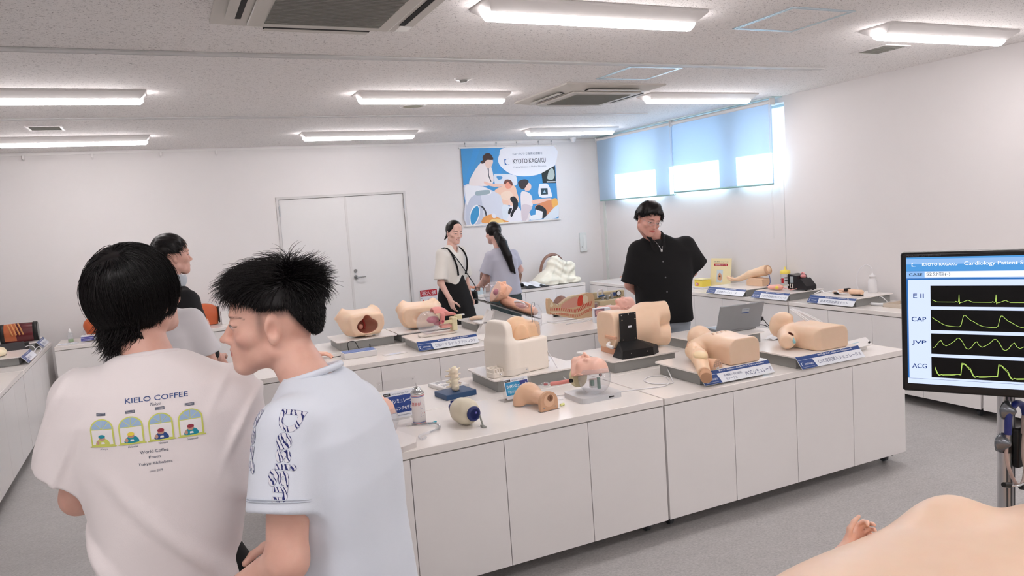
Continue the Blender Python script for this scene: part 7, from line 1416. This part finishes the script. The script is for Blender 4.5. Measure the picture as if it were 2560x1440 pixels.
t = thing('eye_drop_bottle', 'small clear squeeze bottle with a white pointed cap and green liquid', 'bottle', (-.92, 8.80, T)); MB().lathe([(.024, 0), (.026, .004), (.026, .085), (.012, .10)], 20).obj('bottle_body', M_clear2, t); MB().lathe([(.0245, .003), (.0245, .03), (0, .03)], 20).obj('green_liquid', mat('green_liquid', '#9fc089', .3), t); MB().lathe([(.014, .098), (.014, .115), (.006, .12), (.004, .135), (0, .137)], 16).obj('cap', M_plw, t)
t = thing('paper_mat', 'small white paper mat with black marks under the squeeze bottle', 'paper', (-.93, 8.66, T+.001), .1); MB().box(-.09, .09, -.055, .055, 0, .0012).obj('sheet', M_signw, t); g = MB()
for i in range(6): poly(g, oval(-.06+.024*i, .012*((i*7) % 3-1), .008, .005, 8), .0015)
g.obj('marks', M_ink, t)
t = thing('product_box', 'white carton with a purple-blue stripe on the left back bench', 'box', (-.68, 8.72, T), .03); MB().box(-.14, .16, -.08, .08, .008, .055, b=.002).obj('carton', M_signw, t); g = MB(); Mg = Matrix(((1, 0, 0, 0), (0, 0, -1, -.0805), (0, 1, 0, 0), (0, 0, 0, 1))); poly(g, [(-.138, .012), (-.02, .012), (-.02, .038), (-.138, .038)], 0, Mg); poly(g, [(-.138, .041), (.158, .041), (.158, .053), (-.138, .053)], 0, Mg); g.mi = 1; put_text(g, 'KYOTO KAGAKU', -.12, .020, .008, .08, M=Mg, z=.0003); g.mi = 2; put_text(g, '骨粗鬆症', .0, .014, .018, .11, M=Mg, z=.0003); g.obj('print', [mat('violet_print', '#4a4a95', .4, var=0), M_signw, M_ink], t)
t = thing('clear_vial', 'clear upright vial behind the product carton', 'vial', (-.80, 8.90, T)); MB().lathe([(.012, 0), (.013, .09), (.006, .10), (.005, .12)], 14).obj('vial', M_clear2, t)
for k_, (x, y, lab) in enumerate(((-.64, 8.93, 'orange-brown model shell mostly hidden behind the dark-haired head at the left'), (.36, 8.86, 'orange-brown glossy chest shell between the suited person and the spiky-haired head'))):
    t = thing('chest_shell_model', lab, 'medical model', (x, y, T)); vin('shell', sI(.004, sU(.03, sE((0, 0, .13), (.17, .09, .115)), sB((0, 0, .05), (.14, .06, .07), .03)), sPl((0, 0, -1), (0, 0, .0)), sPl((1, 0, 0), (.15, 0, 0))), (-.2, -.11, 0), (.2, .11, .27), .007, t, '#c2613a'); MB().box(.146, .160, -.065, .065, .02, .20, b=.01).obj('black_end', M_blk, t)
t = thing('white_stand', 'white block beside the orange-brown chest shell on the left back bench', 'stand', (.60, 8.80, T)); MB().box(-.07, .06, -.06, .06, 0, .14, b=.004).obj('block', M_plw, t)
# ================================================================ monitor stand and foreground manikin
u_ = Vector((.51, -.86, 0)).normalized(); rz = math.atan2(u_.y, u_.x)
t = thing('patient_monitor', 'black-framed monitor showing heart curves, on a stand at the right edge', 'monitor', (1.655+u_.x*.27, 1.264+u_.y*.27, 1.21), rz)
W_ = .54; MB().box(-.27, .27, .0, .045, .0, .349, b=.006).obj('bezel', mat('monitor_black', '#08080a', .3), t)
MS_ = Matrix(((1, 0, 0, -.27), (0, 0, -1, -.0006), (0, 1, 0, 0), (0, 0, 0, 1)))
def em(n, c, s=1.): return mat('screen_'+n, '#000000', .2, emit=c, es=s, var=0, spec=.3)
sm = [em('pale', '#cfdcff', .85), em('black', '#030303', .3), em('header', '#4f97d8', .8), em('deep', '#2f6fb8', .75), em('navy', '#103a80', .6), em('white', '#ffffff', .9), em('field', '#e8edf8', .9), em('green', '#b8d86a', .85), em('ink', '#1c2430', .5), em('lightblue', '#8fb8ea', .8)]
b = MB(); x0, x1, zb, zt = .013, .527, .021, .337
def R_(mi, a, c, d, e, z=0.): b.mi = mi; poly(b, [(a, d), (c, d), (c, e), (a, e)], z, MS_)
b.mi = 0; R_(0, x0, x1, zb, zt); R_(3, x0, x1, .286, .303, .0002); R_(2, x0, x1, .303, zt, .0002); R_(9, x0, x1, .318, .333, .0003); R_(2, x0, x1, .3035, .320, .0004); R_(9, x0, x1, .2865, .3025, .0003); R_(6, .053, .45, .2875, .3015, .0004); R_(3, x0, x1, .2815, .2855, .0002); R_(3, x0, .0165, .036, .2815, .0003)
b.mi = 5; put_text(b, 'KYOTO KAGAKU', .048, .316, .0066, .074, M=MS_, z=.0008, off=.01); put_text(b, 'Cardiology Patient Simulator', .136, .3135, .0115, .165, M=MS_, z=.0008); lg = MB(); logo(lg, .025, .3145, .0095); b.add([(v[0], v[1], .0008) for v in lg.v], lg.f, False, MS_)
b.mi = 8; put_text(b, 'CASE', .019, .2915, .0065, .029, M=MS_, z=.0008, off=.008); put_text(b, 'S2分裂(-)', .057, .2900, .0105, .050, M=MS_, z=.0008, off=.02)
for s, z in (('E II', .2360), ('CAP', .178), ('JVP', .119), ('ACG', .0605)): b.mi = 4; put_text(b, s, .039, z, .0115, .032 if s != 'E II' else .023, M=MS_, z=.0008, align='C', off=.012)
per = .0745
for z0, z1 in ((.216, .267), (.157, .208), (.098, .149), (.039, .090)): R_(1, .065, .52, z0, z1, .0005)
def curve(fn, z0, n=60):
    b.mi = 7; pts = []
    for c in range(-1, 7):
        for u, v in fn:
            x = .125+per*(c+u)
            if .066 < x < .518: pts.append((x, z0+v))
    line(b, pts, .0011, .0009, MS_)
curve([(-.40, 0), (-.36, .0), (-.12, .0), (-.09, .002), (-.05, 0), (-.03, 0), (-.015, .002), (0, .018), (.012, -.004), (.03, -.001), (.10, .0), (.18, .003), (.25, .005), (.32, .002), (.38, 0)], .227)
curve([(.0, .0), (.05, .004), (.10, .022), (.13, .028), (.17, .028), (.24, .022), (.32, .016), (.38, .014), (.45, .010), (.55, .005), (.65, .002), (.75, .001), (.9, .0)], .167)
curve([(.0, .022), (.08, .014), (.18, -.002), (.25, -.004), (.32, .0), (.42, .012), (.48, .015), (.54, .006), (.62, .002), (.72, .006), (.85, .014), (.94, .022)], .117)
curve([(.0, .002), (.03, .002), (.07, .028), (.15, .028), (.2, .022), (.3, .014), (.36, .002), (.42, -.003), (.48, .001), (.54, -.002), (.7, -.001), (.85, .001), (.93, .003)], .047); curve([(.0, .003), (.03, .004), (.06, .031), (.14, .030), (.2, .025), (.3, .018), (.38, .002), (.42, -.001), (.50, .0)], .047)
b.mi = 8; line(b, [(x0, .034), (x1, .034)], .0006, .0006, MS_)
b.obj('screen', sm, t); g = MB(); put_text(g, 'ProLite B2480HSU', .013, .3395, .0038, .075, M=MS_, z=.0004); g.obj('brand_lettering', mat('dim_grey_print', '#55565c', .4, var=0), t)
st = thing('monitor_stand', 'grooved aluminium pole stand hung with stethoscopes under the monitor', 'stand', (1.836, 1.12, 0))
MB().cyl((0, 0, .04), (0, 0, 1.30), .018, n=24).obj('pole', mat('pole_aluminium', '#c4c5c8', .32, .9, var=.02), st)
k = MB()
for a in (-2.4, -1.9, -1.2, -.6): k.box(.0170*math.cos(a)-.002, .0170*math.cos(a)+.002, .0170*math.sin(a)-.002, .0170*math.sin(a)+.002, .05, 1.25)
k.obj('groove', mat('groove_grey', '#4b4d50', .4), st); MB().cyl((0, 0, 1.055), (0, 0, 1.075), .022, n=24).box(-.008, .03, -.035, -.02, 1.02, 1.12, b=.004).obj('clamp', M_blk, st); MB().box(-.05, .05, .02, .06, 1.26, 1.40, b=.006).obj('mount', M_blk, st)
MB().lathe([(.24, .04), (.25, .05), (.24, .075), (.05, .09), (.03, .095)], 32).obj('base', M_plw, st); MB().cyl((.05, -.04, 1.20), (.11, -.07, .70), .007, n=8).obj('black_cable', M_blk, st)
for i in range(4):
    a = PI/4+PI/2*i; MB().ball((.2*math.cos(a), .2*math.sin(a), .022), (.022, .022, .022), 12).obj('caster', M_cast, st)
M_st = mat('tube_taupe', '#b3a29c', .4); M_sb = mat('stethoscope_blue', '#1f2a6e', .35)
for j, (dx, dz, c, lab) in enumerate(((-.030, 0., M_sb, 'stethoscope with blue yoke and taupe tubing hanging on the monitor stand'), (.035, -.01, M_st, 'stethoscope with taupe tubing and black ear tips hanging on the monitor stand'))):
    s = thing('stethoscope', lab, 'stethoscope', (1.836, 1.12, 0), 0, 'stethoscopes on the monitor stand')
    MB().tube([(dx-.035, -.045, 1.12+dz), (dx-.03, -.045, 1.17+dz), (dx, -.045, 1.19+dz), (dx+.03, -.045, 1.17+dz), (dx+.035, -.045, 1.12+dz)], .008, 8, sub=4).obj('yoke', c, s)
    MB().tube([(dx-.035, -.045, 1.13+dz), (dx-.040, -.045, 1.06+dz), (dx-.010, -.048, .995+dz*2), (dx+.02, -.048, .995+dz*2), (dx+.035, -.045, 1.06+dz), (dx+.035, -.045, 1.13+dz)], .0042, 8, sub=5).obj('tubing', M_st, s)
    MB().tube([(dx-.045, -.05, 1.0+dz*2), (dx-.02, -.055, .992+dz*2), (dx+.01, -.055, .992+dz*2), (dx+.05, -.05, 1.0+dz*2)], .0025, 6, sub=4).obj('ear_tube', M_chrome, s)
    for e in (-1, 1): MB().cyl((dx+e*.040, -.05, .998+dz*2), (dx+e*.060, -.05, 1.003+dz*2), .0075, .006, 10).obj('ear_tip', M_blk, s)
    Mh = Matrix.Translation((dx-.045 if j == 0 else dx-.09, -.03, 1.10 if j == 0 else 1.175)) @ Matrix.Rotation(PI/2, 4, 'X'); MB().lathe([(0, .0), (.018, 0), (.024, .004), (.024, .010), (.014, .016), (.006, .026), (0, .027)], 22, Mh).obj('chest_piece', mat('chest_piece_grey', '#6d7075', .25, .8), s)
tb = thing('examination_table', 'white examination table under the foreground manikin', 'table', (1.36, .66, 0)); MB().box(-.60, .60, -.26, .26, .79, .858, b=.01).obj('tabletop', M_plw, tb)
for x in (-.5, .5):
    for y in (-.2, .2): MB().box(x-.025, x+.025, y-.025, y+.025, 0, .79).obj('leg', M_metal, tb)
mk = thing('cardiology_manikin', 'large bare skin-coloured manikin lying on its back in the lower right corner', 'medical manikin', (1.35, .78, .8592))
f = sU(.08, sE((.0, .06, .05), (.40, .30, .135)), sE((.36, -.02, .05), (.34, .26, .155)), sE((-.26, .12, .03), (.22, .24, .115)))
f = sU(.06, f, sE((.115, .235, .100), (.10, .075, .095)), sC((.10, .22, .07), (-.05, .24, .02), .07, .05))
f = sU(.03, f, sC((-.42, .26, .05), (-.25, .26, .05), .060, .060)); f = sI(.004, f, sPl((0, 0, -1), (0, 0, .001)))
body = vin('body', f, (-.62, -.3, -.0), (.72, .42, .3), .008, mk, '#efcfb4')
Rf = frame_from((.80, .10, .45), (.1, -.9, .3)); hd = sU(.01, sL(hand_sdf(curl=(.9, .7, .8, .9), spread=.05, thumb=(.3, .1)), (-.06, .345, .085), Rf, .58), sC((-.06, .345, .085), (-.14, .34, .05), .017, .024)); vin('hand', hd, (-.28, .20, .0), (.10, .42, .20), .003, body, '#f0c4ae')
